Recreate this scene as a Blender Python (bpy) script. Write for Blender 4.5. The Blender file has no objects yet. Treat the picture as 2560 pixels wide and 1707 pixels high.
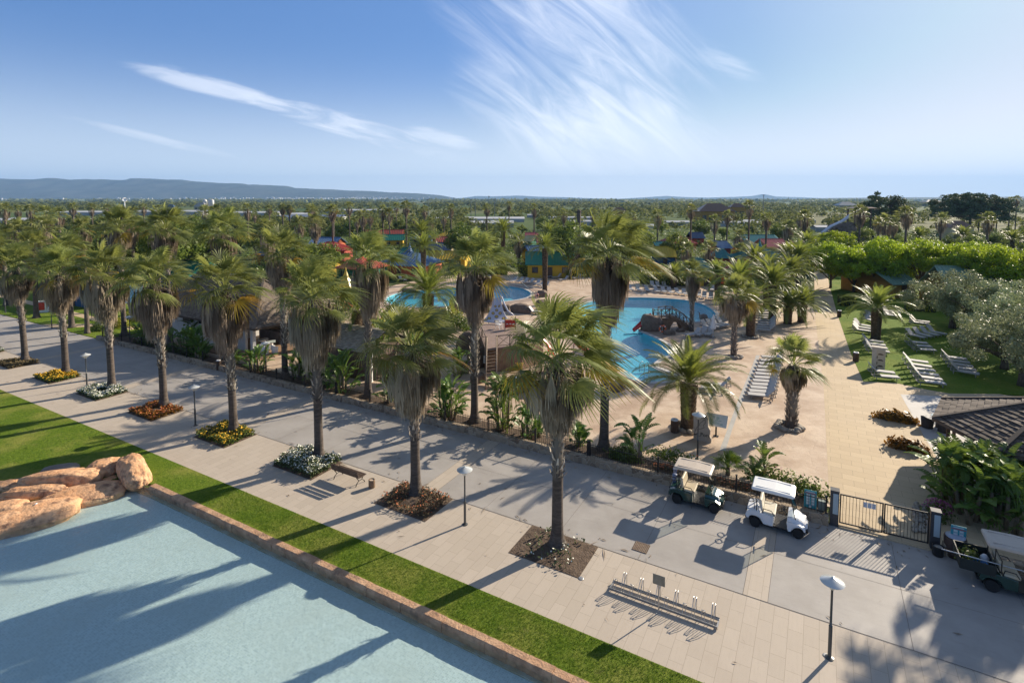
import bpy, math, random
import numpy as np
from mathutils import Vector, Matrix, noise
from mathutils.geometry import tessellate_polygon
R = math.radians
sc = bpy.context.scene
col = sc.collection

# ------------------------------------------------------------------ camera
FOC = 1361.0            # focal length in photograph pixels (2560 wide)
TH = math.atan(.0664)   # downward pitch
CY = 498 + FOC * math.tan(TH)
CAMH = 14.45
cam_d = bpy.data.cameras.new('camera')
cam = bpy.data.objects.new('camera', cam_d)
col.objects.link(cam)
cam.location = (0, 0, CAMH)
cam.rotation_euler = (math.pi / 2 - TH, 0, 0)
cam_d.sensor_width = 36
cam_d.lens = 36 * FOC / 2560
cam_d.shift_y = -(853.5 - CY) / 2560
cam_d.clip_start = .1
cam_d.clip_end = 60000
sc.camera = cam

# ------------------------------------------------------------------ world, sun, exposure
SUN_AZ, SUN_EL = R(54.5), R(23.5)      # azimuth measured from +Y towards +X
sc.view_settings.view_transform = 'Standard'
sc.view_settings.look = 'None'
sc.view_settings.gamma = 1
sc.view_settings.exposure = 0.90
sun_d = bpy.data.lights.new('sun', 'SUN')
sun_d.energy = 5.0
sun_d.angle = R(.53)
sun_d.color = (1, .875, .70)
sun = bpy.data.objects.new('sun', sun_d)
col.objects.link(sun)
sdir = Vector((math.sin(SUN_AZ) * math.cos(SUN_EL), math.cos(SUN_AZ) * math.cos(SUN_EL), math.sin(SUN_EL)))
sun.rotation_euler = sdir.to_track_quat('Z', 'Y').to_euler()
sun.location = sdir * 200

class NT:
    """small helper for node trees"""
    def __init__(s, tree): s.t = tree
    def n(s, typ, **kw):
        nd = s.t.nodes.new(typ)
        ins = kw.pop('ins', {})
        for k, v in kw.items(): setattr(nd, k, v)
        for k, v in ins.items(): s.set(nd, k, v)
        return nd
    def set(s, nd, k, v):
        sock = nd.inputs[k]
        if isinstance(v, bpy.types.NodeSocket): s.t.links.new(v, sock)
        elif isinstance(v, bpy.types.Node): s.t.links.new(v.outputs[0], sock)
        else: sock.default_value = v
    def m(s, op, a, b=0.0, c=0.0, clamp=False):
        nd = s.n('ShaderNodeMath', operation=op, use_clamp=clamp)
        for i, v in enumerate((a, b, c)): s.set(nd, i, v)
        return nd.outputs[0]
    def mix(s, f, a, b, typ='MIX'):
        nd = s.n('ShaderNodeMix', data_type='RGBA', blend_type=typ)
        s.set(nd, 0, f); s.set(nd, 6, a if not isinstance(a, tuple) else (*a[:3], 1)); s.set(nd, 7, b if not isinstance(b, tuple) else (*b[:3], 1))
        return nd.outputs[2]
    def ramp(s, f, stops):
        nd = s.n('ShaderNodeValToRGB')
        e = nd.color_ramp.elements
        while len(e) < len(stops): e.new(.5)
        for el, (p, c) in zip(e, stops): el.position = p; el.color = (*c[:3], 1) if isinstance(c, tuple) else (c, c, c, 1)
        s.set(nd, 0, f)
        return nd.outputs[0]
    def noise(s, vec, scale, detail=3, rough=.55, dist=0.0):
        nd = s.n('ShaderNodeTexNoise', ins={'Scale': scale, 'Detail': detail, 'Roughness': rough, 'Distortion': dist})
        s.set(nd, 'Vector', vec)
        return nd.outputs[0]
    def sm(s, x, a, b):
        nd = s.n('ShaderNodeMapRange', interpolation_type='SMOOTHSTEP')
        s.set(nd, 0, x); s.set(nd, 1, a); s.set(nd, 2, b)
        return nd.outputs[0]

w = bpy.data.worlds.new('World'); sc.world = w; w.use_nodes = True
w.node_tree.nodes.clear()
W = NT(w.node_tree)
sky = W.n('ShaderNodeTexSky', sky_type='NISHITA', sun_disc=False, sun_elevation=SUN_EL, sun_rotation=SUN_AZ,
          altitude=0, air_density=1.0, dust_density=.25, ozone_density=2.5)
tc = W.n('ShaderNodeTexCoord')
sep = W.n('ShaderNodeSeparateXYZ', ins={0: tc.outputs['Generated']})
dx, dy, dz = sep.outputs
yy = W.m('MAXIMUM', dy, .02)
U = W.m('DIVIDE', dx, yy); V = W.m('DIVIDE', dz, yy)     # direction as a slope to the north: fixed in the world
uv = W.n('ShaderNodeCombineXYZ', ins={0: U, 1: V, 2: 0.0}).outputs[0]
def streak(ang, sx, sy, seed, det, dist):
    mp = W.n('ShaderNodeMapping', ins={0: W.n('ShaderNodeVectorRotate', rotation_type='Z_AXIS', ins={0: uv, 3: -ang}).outputs[0], 1: (seed, seed * .7, seed), 3: (sx, sy, 1)})
    return W.noise(mp.outputs[0], 1.0, det, .64, dist)
N1 = streak(R(-38), 3.2, 19, 1.7, 7, 1.3)      # fibres of the broad fan
N2 = streak(R(-13), 7.0, 46, 4.1, 6, 1.1)       # fibres of the low streaks
NW = streak(R(-20), 2.2, 5.0, 9.4, 2, 0)       # slow waver of the outlines
wob = W.m('MULTIPLY', W.m('SUBTRACT', NW, .5), 1.5)
def wisp(N, cu, cv, ang, ln, wd, lo, hi, amt):
    """a drawn-out cloud round the direction (cu, cv), ln long and wd wide along the angle ang"""
    c, s_ = math.cos(ang), math.sin(ang)
    a = W.m('SUBTRACT', U, cu); b = W.m('SUBTRACT', V, cv)
    p = W.m('MULTIPLY_ADD', a, c / ln, W.m('MULTIPLY', b, s_ / ln))
    q_ = W.m('ADD', W.m('MULTIPLY_ADD', b, c / wd, W.m('MULTIPLY', a, -s_ / wd)), wob)
    rr = W.m('MULTIPLY_ADD', p, p, W.m('MULTIPLY', q_, q_))
    env = W.sm(rr, 1.0, 0.0)
    den = W.sm(W.m('MULTIPLY_ADD', W.m('SUBTRACT', env, 1), .42, N), lo, hi)
    return W.m('MULTIPLY', W.m('MULTIPLY', den, env), amt)
parts_ = [
    wisp(N1, .085, .225, R(-50), .42, .215, .20, 1.0, .9),
    wisp(N1, .190, .125, R(-14), .30, .135, .20, .98, .85),
    wisp(N1, .13, .36, R(-26), .42, .12, .22, .86, .6),
    wisp(N2, -.315, .135, R(-15.5), .36, .040, .30, .92, .95),
    wisp(N2, -.53, .198, R(-15), .22, .026, .14, .62, .6),
    wisp(N2, -.125, .110, R(-14), .10, .024, .16, .8, .8),
    wisp(N2, -.66, .112, R(-13), .22, .013, .2, .72, .45),
    wisp(N2, .39, .245, R(-22), .10, .030, .22, .95, .5),
]
cl = parts_[0]
for p_ in parts_[1:]: cl = W.m('MULTIPLY_ADD', W.m('SUBTRACT', 1, cl), p_, cl)
cl = W.m('MULTIPLY', cl, W.sm(dy, .05, .25))
# thin bright haze low down and round the sun
sd_ = W.n('ShaderNodeVectorMath', operation='DOT_PRODUCT', ins={0: tc.outputs['Generated'], 1: sdir}).outputs['Value']
low = W.m('POWER', W.sm(dz, .36, -.03), 2.5)
nish = W.n('ShaderNodeVectorMath', operation='MINIMUM', ins={0: W.n('ShaderNodeVectorMath', operation='MULTIPLY', ins={0: sky.outputs[0], 1: (.62, .78, 1.0)}).outputs[0], 1: (5.2, 5.3, 5.5)}).outputs[0]
base = W.ramp(W.m('MULTIPLY_ADD', sd_, .5, .5), [(.30, (.38 / 6, .96 / 6, 2.5 / 6)), (.5, (.43 / 6, 1.07 / 6, 2.66 / 6)), (.80, (.66 / 6, 1.38 / 6, 3.1 / 6)), (.93, (1.8 / 6, 2.45 / 6, 3.85 / 6)), (.99, (3.5 / 6, 3.85 / 6, 4.7 / 6))])
base = W.n('ShaderNodeVectorMath', operation='SCALE', ins={0: base, 'Scale': 5.0}).outputs[0]
base = W.mix(.22, base, nish)
base = W.mix(W.m('MULTIPLY', W.sm(dz, .44, .70), .9), base, (.80, .97, 1.35))     # unseen sky overhead, its tone set for the fill light
veil = W.m('MULTIPLY', low, W.m('MULTIPLY_ADD', W.sm(dy, -.35, .25), .62, .32))  # veil kept weaker behind the camera to lower the fill light
veilc = W.mix(W.sm(sd_, .0, .95), (4.7, 5.1, 5.4), (6.3, 6.25, 6.1))
skyc = W.mix(veil, base, veilc)
skyc = W.mix(W.m('MULTIPLY', cl, .85), skyc, (5.6, 5.75, 6.1))
bg = W.n('ShaderNodeBackground', ins={0: skyc, 1: .12})
out = W.n('ShaderNodeOutputWorld', ins={0: bg.outputs[0]})
w.cycles.sampling_method = 'MANUAL'; w.cycles.sample_map_resolution = 512

# ------------------------------------------------------------------ pixel -> place
ZR = {0: (0, 0, 2352 / 2560), 1: (0, 420, 2.735), 2: (700, 480, 3.3357), 3: (1300, 480, 3.3357), 4: (1900, 460, 3.5636), 5: (0, 860, 2.735),
      6: (800, 860, 2.735), 7: (1550, 860, 3.5631), 8: (2000, 900, 2.6127), 9: (1450, 1400, 3.136), 10: (0, 1080, 4.9), 11: (1660, 1130, 5.88),
      12: (1560, 700, 5.88), 13: (2130, 740, 5.47), 14: (0, 480, 4.704), 15: (1180, 640, 5.227), 16: (2260, 1240, 6.03), 17: (440, 650, 4.481), 18: (1270, 690, 3.826)}
def pix(r, x, y):
    x0, y0, s = ZR[r]
    return x0 + x / s, y0 + y / s
def ray(r, x, y):
    u, v = pix(r, x, y)
    a = (u - 1280) / FOC; b = (v - CY) / FOC
    return Vector((a, math.cos(TH) - b * math.sin(TH), -math.sin(TH) - b * math.cos(TH)))
def P(r, x, y, z=0.0):
    """the place at height z that the survey point (x, y) of photograph detail r shows"""
    d = ray(r, x, y); t = (z - CAMH) / d.z
    return Vector((d.x * t, d.y * t, z))
def PD(r, x, y, dist):
    """the place on that sight line dist metres to the north"""
    d = ray(r, x, y); t = dist / d.y
    return Vector((0, 0, CAMH)) + d * t
def HT(base, r, x, y):
    """height of the point seen at detail point (x, y) above the foot base"""
    d = ray(r, x, y)
    return CAMH + d.z * base.y / d.y
ROWV = Vector((.871, -.491, 0)); ROWV.normalize()      # along the promenade, towards the gate
CRS = Vector((-ROWV.y, ROWV.x, 0))                     # across it, away from the camera
ROWA = math.atan2(ROWV.y, ROWV.x)

# ------------------------------------------------------------------ objects
def tag(o, label=None, cat=None, group=None, kind=None):
    if label: o['label'] = label
    if cat: o['category'] = cat
    if group: o['group'] = group
    if kind: o['kind'] = kind
    return o
def thing(name, loc, label, cat, group=None, rz=0.0, scale=1.0):
    o = bpy.data.objects.new(name, None); col.objects.link(o)
    o.empty_display_size = .1
    o.location = loc; o.rotation_euler = (0, 0, rz); o.scale = (scale,) * 3
    return tag(o, label, cat, group)
def link(name, me, parent=None, loc=None, rz=0.0, scale=None):
    o = bpy.data.objects.new(name, me); col.objects.link(o)
    if parent: o.parent = parent
    if loc is not None: o.location = loc
    if rz: o.rotation_euler = (0, 0, rz)
    if scale is not None: o.scale = (scale,) * 3 if isinstance(scale, (int, float)) else scale
    return o
def dup(root, loc, rz=0.0, label=None, group=None, scale=None):
    r = root.copy(); col.objects.link(r); r.location = loc; r.rotation_euler = (0, 0, rz)
    if scale: r.scale = (scale,) * 3
    if label: r['label'] = label
    if group: r['group'] = group
    for ch in list(root.children):
        c = ch.copy(); col.objects.link(c); c.parent = r
        for g in list(ch.children):
            d = g.copy(); col.objects.link(d); d.parent = c
    return r

class MB:
    """collects faces for one mesh"""
    def __init__(s): s.v = []; s.f = []; s.mi = []; s.t = []; s.nv = 0
    def add(s, vs, fs, mi=0, tint=.5):
        b = s.nv
        s.v.extend([tuple(v) for v in vs]); s.nv += len(vs)
        if isinstance(tint, (int, float)): s.t.extend([tint] * len(vs))
        else: s.t.extend(list(tint))
        for f in fs: s.f.append([i + b for i in f]); s.mi.append(mi)
        return b
    def box(s, c, d, rz=0.0, mi=0, M=None, taper=1.0):
        x, y, z = d[0] / 2, d[1] / 2, d[2] / 2
        vs = [Vector((sx * x * (taper if sz > 0 else 1), sy * y * (taper if sz > 0 else 1), sz * z)) for sz in (-1, 1) for sy in (-1, 1) for sx in (-1, 1)]
        if rz: m = Matrix.Rotation(rz, 3, 'Z'); vs = [m @ v for v in vs]
        if M is not None: vs = [M @ v for v in vs]
        c = Vector(c)
        s.add([v + c for v in vs], [(0, 2, 3, 1), (4, 5, 7, 6), (0, 1, 5, 4), (1, 3, 7, 5), (3, 2, 6, 7), (2, 0, 4, 6)], mi)
    def bar(s, a, b, w, h=None, mi=0, up=(0, 0, 1)):
        a, b = Vector(a), Vector(b); h = h or w
        d = (b - a); L = d.length
        if L < 1e-6: return
        d /= L; u = Vector(up)
        if abs(d.dot(u)) > .98: u = Vector((1, 0, 0))
        sx = d.cross(u).normalized(); sy = sx.cross(d)
        vs = [p + sx * (i * w / 2) + sy * (j * h / 2) for p in (a, b) for j in (-1, 1) for i in (-1, 1)]
        s.add(vs, [(0, 1, 3, 2), (4, 6, 7, 5), (0, 4, 5, 1), (1, 5, 7, 3), (3, 7, 6, 2), (2, 6, 4, 0)], mi)
    def tube(s, pts, rad, seg=8, mi=0, cap=True, tint=.5):
        pts = [Vector(p) for p in pts]; n = len(pts)
        if isinstance(rad, (int, float)): rad = [rad] * n
        vs = []; prev = None
        for i, p in enumerate(pts):
            d = (pts[min(i + 1, n - 1)] - pts[max(i - 1, 0)]).normalized()
            if prev is None:
                u = Vector((0, 0, 1)) if abs(d.z) < .9 else Vector((1, 0, 0))
                sx = d.cross(u).normalized()
            else:
                sx = (prev - d * prev.dot(d)).normalized()
            prev = sx; sy = d.cross(sx)
            for k in range(seg):
                a = 2 * math.pi * k / seg
                vs.append(p + (sx * math.cos(a) + sy * math.sin(a)) * rad[i])
        fs = [(i * seg + k, i * seg + (k + 1) % seg, (i + 1) * seg + (k + 1) % seg, (i + 1) * seg + k) for i in range(n - 1) for k in range(seg)]
        if cap: fs += [tuple(range(seg))[::-1], tuple((n - 1) * seg + k for k in range(seg))]
        s.add(vs, fs, mi, tint)
    def lathe(s, prof, seg=20, c=(0, 0, 0), mi=0, fn=None):
        c = Vector(c); vs = []; n = len(prof)
        for i, (r, z) in enumerate(prof):
            for k in range(seg):
                a = 2 * math.pi * k / seg
                rr = r * (fn(i, k) if fn else 1)
                vs.append(c + Vector((rr * math.cos(a), rr * math.sin(a), z)))
        fs = [(i * seg + k, i * seg + (k + 1) % seg, (i + 1) * seg + (k + 1) % seg, (i + 1) * seg + k) for i in range(n - 1) for k in range(seg)]
        fs += [tuple(range(seg))[::-1], tuple((n - 1) * seg + k for k in range(seg))]
        s.add(vs, fs, mi)
    def prism(s, poly, z0, z1, mi=0, holes=(), bottom=False):
        """an upright prism on an outline of (x, y) points; the holes are outlines too"""
        loops = [[Vector((p[0], p[1], 0)) for p in poly]] + [[Vector((p[0], p[1], 0)) for p in h] for h in holes]
        tri = tessellate_polygon(loops)
        flat = [p for l in loops for p in l]
        top = [Vector((p.x, p.y, z1)) for p in flat]
        fs = []
        for t in tri:
            a, b, c = (flat[i] for i in t)
            fs.append(t if (b - a).cross(c - a).z > 0 else t[::-1])
        s.add(top, fs, mi)
        if z0 < z1:
            for l in loops:
                ar = sum(l[i].x * l[(i + 1) % len(l)].y - l[(i + 1) % len(l)].x * l[i].y for i in range(len(l)))
                for i in range(len(l)):
                    a, b = l[i], l[(i + 1) % len(l)]
                    if (ar < 0) != (l is not loops[0]): a, b = b, a
                    s.add([(a.x, a.y, z0), (b.x, b.y, z0), (b.x, b.y, z1), (a.x, a.y, z1)], [(0, 1, 2, 3)], mi)
    def mesh(s, name, mats, smooth=False):
        me = bpy.data.meshes.new(name)
        me.from_pydata(s.v, [], s.f)
        for m in (mats if isinstance(mats, (list, tuple)) else [mats]): me.materials.append(m)
        if any(s.mi): me.polygons.foreach_set('material_index', s.mi)
        if smooth: me.polygons.foreach_set('use_smooth', [True] * len(me.polygons))
        if s.t and (min(s.t) != .5 or max(s.t) != .5):
            at = me.attributes.new('tint', 'FLOAT', 'POINT'); at.data.foreach_set('value', s.t)
        me.update()
        return me
    def obj(s, name, mats, parent=None, smooth=False, loc=None, rz=0.0):
        return link(name, s.mesh(name, mats, smooth), parent, loc, rz)
def angle_smooth(me, deg=40):
    try: me.set_sharp_from_angle(angle=R(deg))
    except Exception: pass

# ------------------------------------------------------------------ materials
def mat(name, c1, c2=None, scale=4.0, rough=.75, bump=0.0, bscale=None, spec=.4, metal=0.0, world=False, stretch=None, c3=None, s3=.4, det=5, coat=0.0, lo=.3, hi=.7):
    m = bpy.data.materials.new(name); m.use_nodes = True
    T = NT(m.node_tree); m.node_tree.nodes.clear()
    b = T.n('ShaderNodeBsdfPrincipled', ins={'Roughness': rough, 'Metallic': metal})
    b.inputs['Specular IOR Level'].default_value = spec
    if coat: b.inputs['Coat Weight'].default_value = coat; b.inputs['Coat Roughness'].default_value = .08
    if world: vec = T.n('ShaderNodeNewGeometry').outputs['Position']
    else: vec = T.n('ShaderNodeTexCoord').outputs['Object']
    if stretch: vec = T.n('ShaderNodeMapping', ins={0: vec, 3: stretch}).outputs[0]
    if c2 is None: T.set(b, 'Base Color', (*c1, 1))
    else:
        f = T.noise(vec, scale, det, .6)
        c = T.mix(T.sm(f, lo, hi), c1, c2)
        if c3 is not None: c = T.mix(T.sm(T.noise(vec, s3, 3), .45, .75), c, c3)
        T.set(b, 'Base Color', c)
    if bump:
        bn = T.noise(vec, bscale or scale * 4, 4, .6)
        T.set(b, 'Normal', T.n('ShaderNodeBump', ins={'Strength': bump, 'Distance': .05, 'Height': bn}).outputs[0])
    T.n('ShaderNodeOutputMaterial', ins={0: b.outputs[0]})
    return m
def leafmat(name, c1, c2, rough=.42, trans=.28, spec=.5, tcol=None, c3=None):
    """green that runs from c1 to c2 leaf by leaf, lets some light through"""
    m = bpy.data.materials.new(name); m.use_nodes = True
    T = NT(m.node_tree); m.node_tree.nodes.clear()
    at = T.n('ShaderNodeAttribute', attribute_name='tint')
    c = T.mix(at.outputs['Fac'], c1, c2)
    if c3: c = T.mix(T.sm(at.outputs['Fac'], .93, .97), c, c3)
    oi = T.n('ShaderNodeObjectInfo')
    hs = T.n('ShaderNodeHueSaturation', ins={'Value': T.m('ADD', T.m('MULTIPLY', oi.outputs['Random'], .3), .85), 'Hue': T.m('ADD', T.m('MULTIPLY', oi.outputs['Random'], .022), .489), 'Color': c})
    c = hs.outputs[0]
    b = T.n('ShaderNodeBsdfPrincipled', ins={'Roughness': rough, 'Base Color': c})
    b.inputs['Specular IOR Level'].default_value = spec
    tr = T.n('ShaderNodeBsdfTranslucent', ins={0: T.mix(.5, c, tcol or c2)})
    mx = T.n('ShaderNodeMixShader', ins={0: trans, 1: b.outputs[0], 2: tr.outputs[0]})
    T.n('ShaderNodeOutputMaterial', ins={0: mx.outputs[0]})
    return m
def tilemat(name, c1, c2, mort, bw, rh, rot, msize=.008, rough=.7, dirt=None, c3=None, bump=.25):
    """laid slabs, running along the direction rot"""
    m = bpy.data.materials.new(name); m.use_nodes = True
    T = NT(m.node_tree); m.node_tree.nodes.clear()
    pos = T.n('ShaderNodeNewGeometry').outputs['Position']
    mp = T.n('ShaderNodeMapping', ins={0: pos, 2: (0, 0, -rot)}).outputs[0]
    br = T.n('ShaderNodeTexBrick', offset=.5, ins={'Vector': mp, 'Color1': (0, 0, 0, 1), 'Color2': (1, 1, 1, 1), 'Mortar': (.5, .5, .5, 1), 'Scale': 1.0, 'Mortar Size': msize, 'Mortar Smooth': .1, 'Bias': 0.0, 'Brick Width': bw, 'Row Height': rh})
    c = T.mix(br.outputs[0], c1, c2)
    st = T.noise(T.n('ShaderNodeMapping', ins={0: mp, 3: (1, 6, 1)}).outputs[0], 1.6, 6, .7)
    c = T.mix(T.m('MULTIPLY', T.sm(st, .4, .75), .3), c, c3 or tuple(x * .78 for x in c1))
    if dirt: c = T.mix(T.m('MULTIPLY', T.sm(T.noise(pos, .22, 5, .65), .5, .78), .6), c, dirt)
    c = T.mix(T.m('MULTIPLY', T.sm(T.noise(pos, 2.6, 5, .7), .60, .74), .28), c, tuple(x * .6 for x in c1))
    c = T.mix(br.outputs[1], c, mort)
    b = T.n('ShaderNodeBsdfPrincipled', ins={'Roughness': rough, 'Base Color': c})
    b.inputs['Specular IOR Level'].default_value = .3
    hgt = T.m('SUBTRACT', T.m('MULTIPLY', T.noise(pos, 26, 3), .35), br.outputs[1])
    T.set(b, 'Normal', T.n('ShaderNodeBump', ins={'Strength': bump, 'Distance': .01, 'Height': hgt}).outputs[0])
    T.n('ShaderNodeOutputMaterial', ins={0: b.outputs[0]})
    return m
def watermat(name, tint, bscale, bstr, rough=.03, refl=1.0):
    """clear water: lets light through with its colour, mirrors at grazing angles"""
    m = bpy.data.materials.new(name); m.use_nodes = True
    T = NT(m.node_tree); m.node_tree.nodes.clear()
    pos = T.n('ShaderNodeNewGeometry').outputs['Position']
    n = T.m('ADD', T.noise(pos, bscale, 3, .5, .6), T.m('MULTIPLY', T.noise(pos, bscale * 2.7, 2, .5, .3), .5))
    bp = T.n('ShaderNodeBump', ins={'Strength': bstr, 'Distance': .06, 'Height': n}).outputs[0]
    gl = T.n('ShaderNodeBsdfGlossy', ins={'Roughness': rough, 'Normal': bp})
    tp = T.n('ShaderNodeBsdfTransparent', ins={0: (*tint, 1)})
    lw = T.n('ShaderNodeLayerWeight', ins={'Blend': .5, 'Normal': bp})
    fr = T.m('MULTIPLY_ADD', T.m('POWER', lw.outputs['Facing'], 5), .95 * refl, .02)
    mx = T.n('ShaderNodeMixShader', ins={0: fr, 1: tp.outputs[0], 2: gl.outputs[0]})
    T.n('ShaderNodeOutputMaterial', ins={0: mx.outputs[0]})
    return m
# ------------------------------------------------------------------ plant materials
M = {}
M['fan'] = leafmat('fan_palm_leaf', (.070, .100, .022), (.32, .35, .110), rough=.44, trans=.42, spec=.38, tcol=(.36, .38, .08), c3=(.42, .25, .03))
M['fan_far'] = leafmat('fan_palm_leaf_far', (.095, .120, .030), (.36, .37, .13), rough=.42, trans=.44, spec=.5, tcol=(.20, .23, .05), c3=(.34, .22, .04))
M['date'] = leafmat('date_palm_leaf', (.055, .100, .020), (.25, .29, .060), rough=.40, trans=.42, spec=.45, tcol=(.34, .38, .06))
M['dead'] = leafmat('dead_frond', (.135, .102, .072), (.48, .39, .295), rough=.65, trans=.12, spec=.25, tcol=(.3, .2, .1))
M['boot'] = leafmat('leaf_base', (.13, .11, .09), (.60, .53, .44), rough=.8, trans=.0, spec=.2)
M['bark'] = mat('palm_bark', (.066, .052, .042), (.135, .108, .088), 3, .9, .6, 14, stretch=(1, 1, 4))
M['bark2'] = mat('tree_bark', (.07, .055, .042), (.16, .13, .10), 6, .9, .5, 20, stretch=(1, 1, .3))
M['datebark'] = leafmat('date_palm_bark', (.06, .042, .030), (.26, .19, .125), rough=.9, trans=0, spec=.2)
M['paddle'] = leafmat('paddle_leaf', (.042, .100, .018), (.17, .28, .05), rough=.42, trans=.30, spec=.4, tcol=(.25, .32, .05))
M['lime'] = leafmat('lime_green_leaf', (.120, .210, .014), (.43, .51, .036), rough=.5, trans=.46, spec=.3, tcol=(.46, .55, .04))
M['olive'] = leafmat('olive_leaf', (.160, .190, .085), (.41, .45, .240), rough=.5, trans=.2, spec=.3)
M['green'] = leafmat('green_leaf', (.052, .098, .018), (.185, .245, .050), rough=.5, trans=.42, spec=.35, tcol=(.16, .20, .04))
M['hedge'] = leafmat('hedge_leaf', (.110, .150, .012), (.42, .40, .035), rough=.5, trans=.3, spec=.3)
M['pine'] = leafmat('pine_needles', (.048, .074, .030), (.135, .165, .070), rough=.6, trans=.12, spec=.2)
M['white_fl'] = leafmat('white_flowers', (.055, .080, .030), (.13, .17, .07), rough=.6, trans=.2, spec=.2)
M['petal_w'] = mat('white_petals', (.72, .72, .62), rough=.7)
M['petal_y'] = mat('yellow_petals', (.72, .46, .03), (.62, .33, .02), 30, .7)
M['petal_r'] = mat('red_petals', (.42, .085, .03), (.5, .17, .05), 30, .7)
M['petal_m'] = mat('magenta_petals', (.30, .03, .16), (.4, .05, .22), 30, .7)
M['croton'] = leafmat('croton_leaf', (.05, .05, .012), (.42, .20, .025), rough=.45, trans=.25, spec=.3)
M['dry'] = leafmat('dry_groundcover', (.07, .055, .03), (.20, .15, .08), rough=.8, trans=.1, spec=.2)
M['stem'] = mat('plant_stem', (.16, .12, .075), (.26, .20, .13), 12, .8, .3, 30)

Z = Vector((0, 0, 1))
WIND = Vector((.62, -.10, -.12))

def fan_leaf(mb, rng, base, az, el, pet, L0, nseg, droop, tint, mi=0, wind=1.0):
    ca, sa = math.cos(az), math.sin(az)
    h = Vector((ca, sa, 0))
    d0 = h * math.cos(el) + Z * math.sin(el)
    # petiole: a curved flat stalk
    pts = []; p = Vector(base); d = d0.copy()
    for i in range(5):
        pts.append(p.copy()); p = p + d * (pet / 4)
        d = (d + Vector((0, 0, -.10 * droop)) + WIND * .03 * wind).normalized()
    side = d0.cross(Z); side = side.normalized() if side.length > .05 else Vector((-sa, ca, 0))
    vs = []
    for i, q in enumerate(pts):
        wdt = .035 - .012 * i / 4
        vs += [q - side * wdt, q + side * wdt]
    mb.add(vs, [(2 * i, 2 * i + 1, 2 * i + 3, 2 * i + 2) for i in range(4)], mi, min(.9, tint + .3))
    E_ = pts[-1]; A = (d + Vector((0, 0, -.22 * droop))).normalized()
    S = A.cross(Z); S = S.normalized() if S.length > .05 else side
    roll = rng.uniform(-.5, .5); S = (Matrix.Rotation(roll, 3, A) @ S).normalized()
    Nn = S.cross(A)
    span = R(rng.uniform(112, 132)); dph = 2 * span / nseg
    fs = []; vs = []; tn = []
    for k in range(nseg):
        ph = -span + dph * (k + .5)
        u = abs(ph) / span
        L = L0 * (1 - .38 * u * u) * rng.uniform(.86, 1.10)
        ph += rng.uniform(-.035, .035); st_ = rng.uniform(-.16, .16)
        dr = A * math.cos(ph) + S * math.sin(ph) + Nn * (.16 * u - .05)
        dr.normalize(); T_ = (S * math.cos(ph) - A * math.sin(ph)).normalized()
        b0 = len(vs)
        zig = .45
        for j, r in enumerate((.04, .36, .56, .80, 1.0)):
            wv = (math.tan(dph / 2) * .04 * L, math.tan(dph / 2) * .36 * L * 1.04, math.tan(dph / 2) * .33 * L, math.tan(dph / 2) * .17 * L, .003)[j]
            g = max(0, r - .30)
            pos = E_ + dr * (r * L) + Vector((0, 0, -1)) * (g * g * L * (.50 + .60 * droop)) + WIND * (g * g * L * .75 * wind * (.6 + .4 * droop))
            vs += [pos - T_ * wv + Nn * (wv * zig), pos + T_ * wv - Nn * (wv * zig)]
            tn += [min(.92, max(.02, tint + st_ + .085 * j - .08)) if tint < 1 else 1.2] * 2
        fs += [(b0 + 2 * j, b0 + 2 * j + 1, b0 + 2 * j + 3, b0 + 2 * j + 2) for j in range(4)]
    mb.add(vs, fs, mi, tn)

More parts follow.
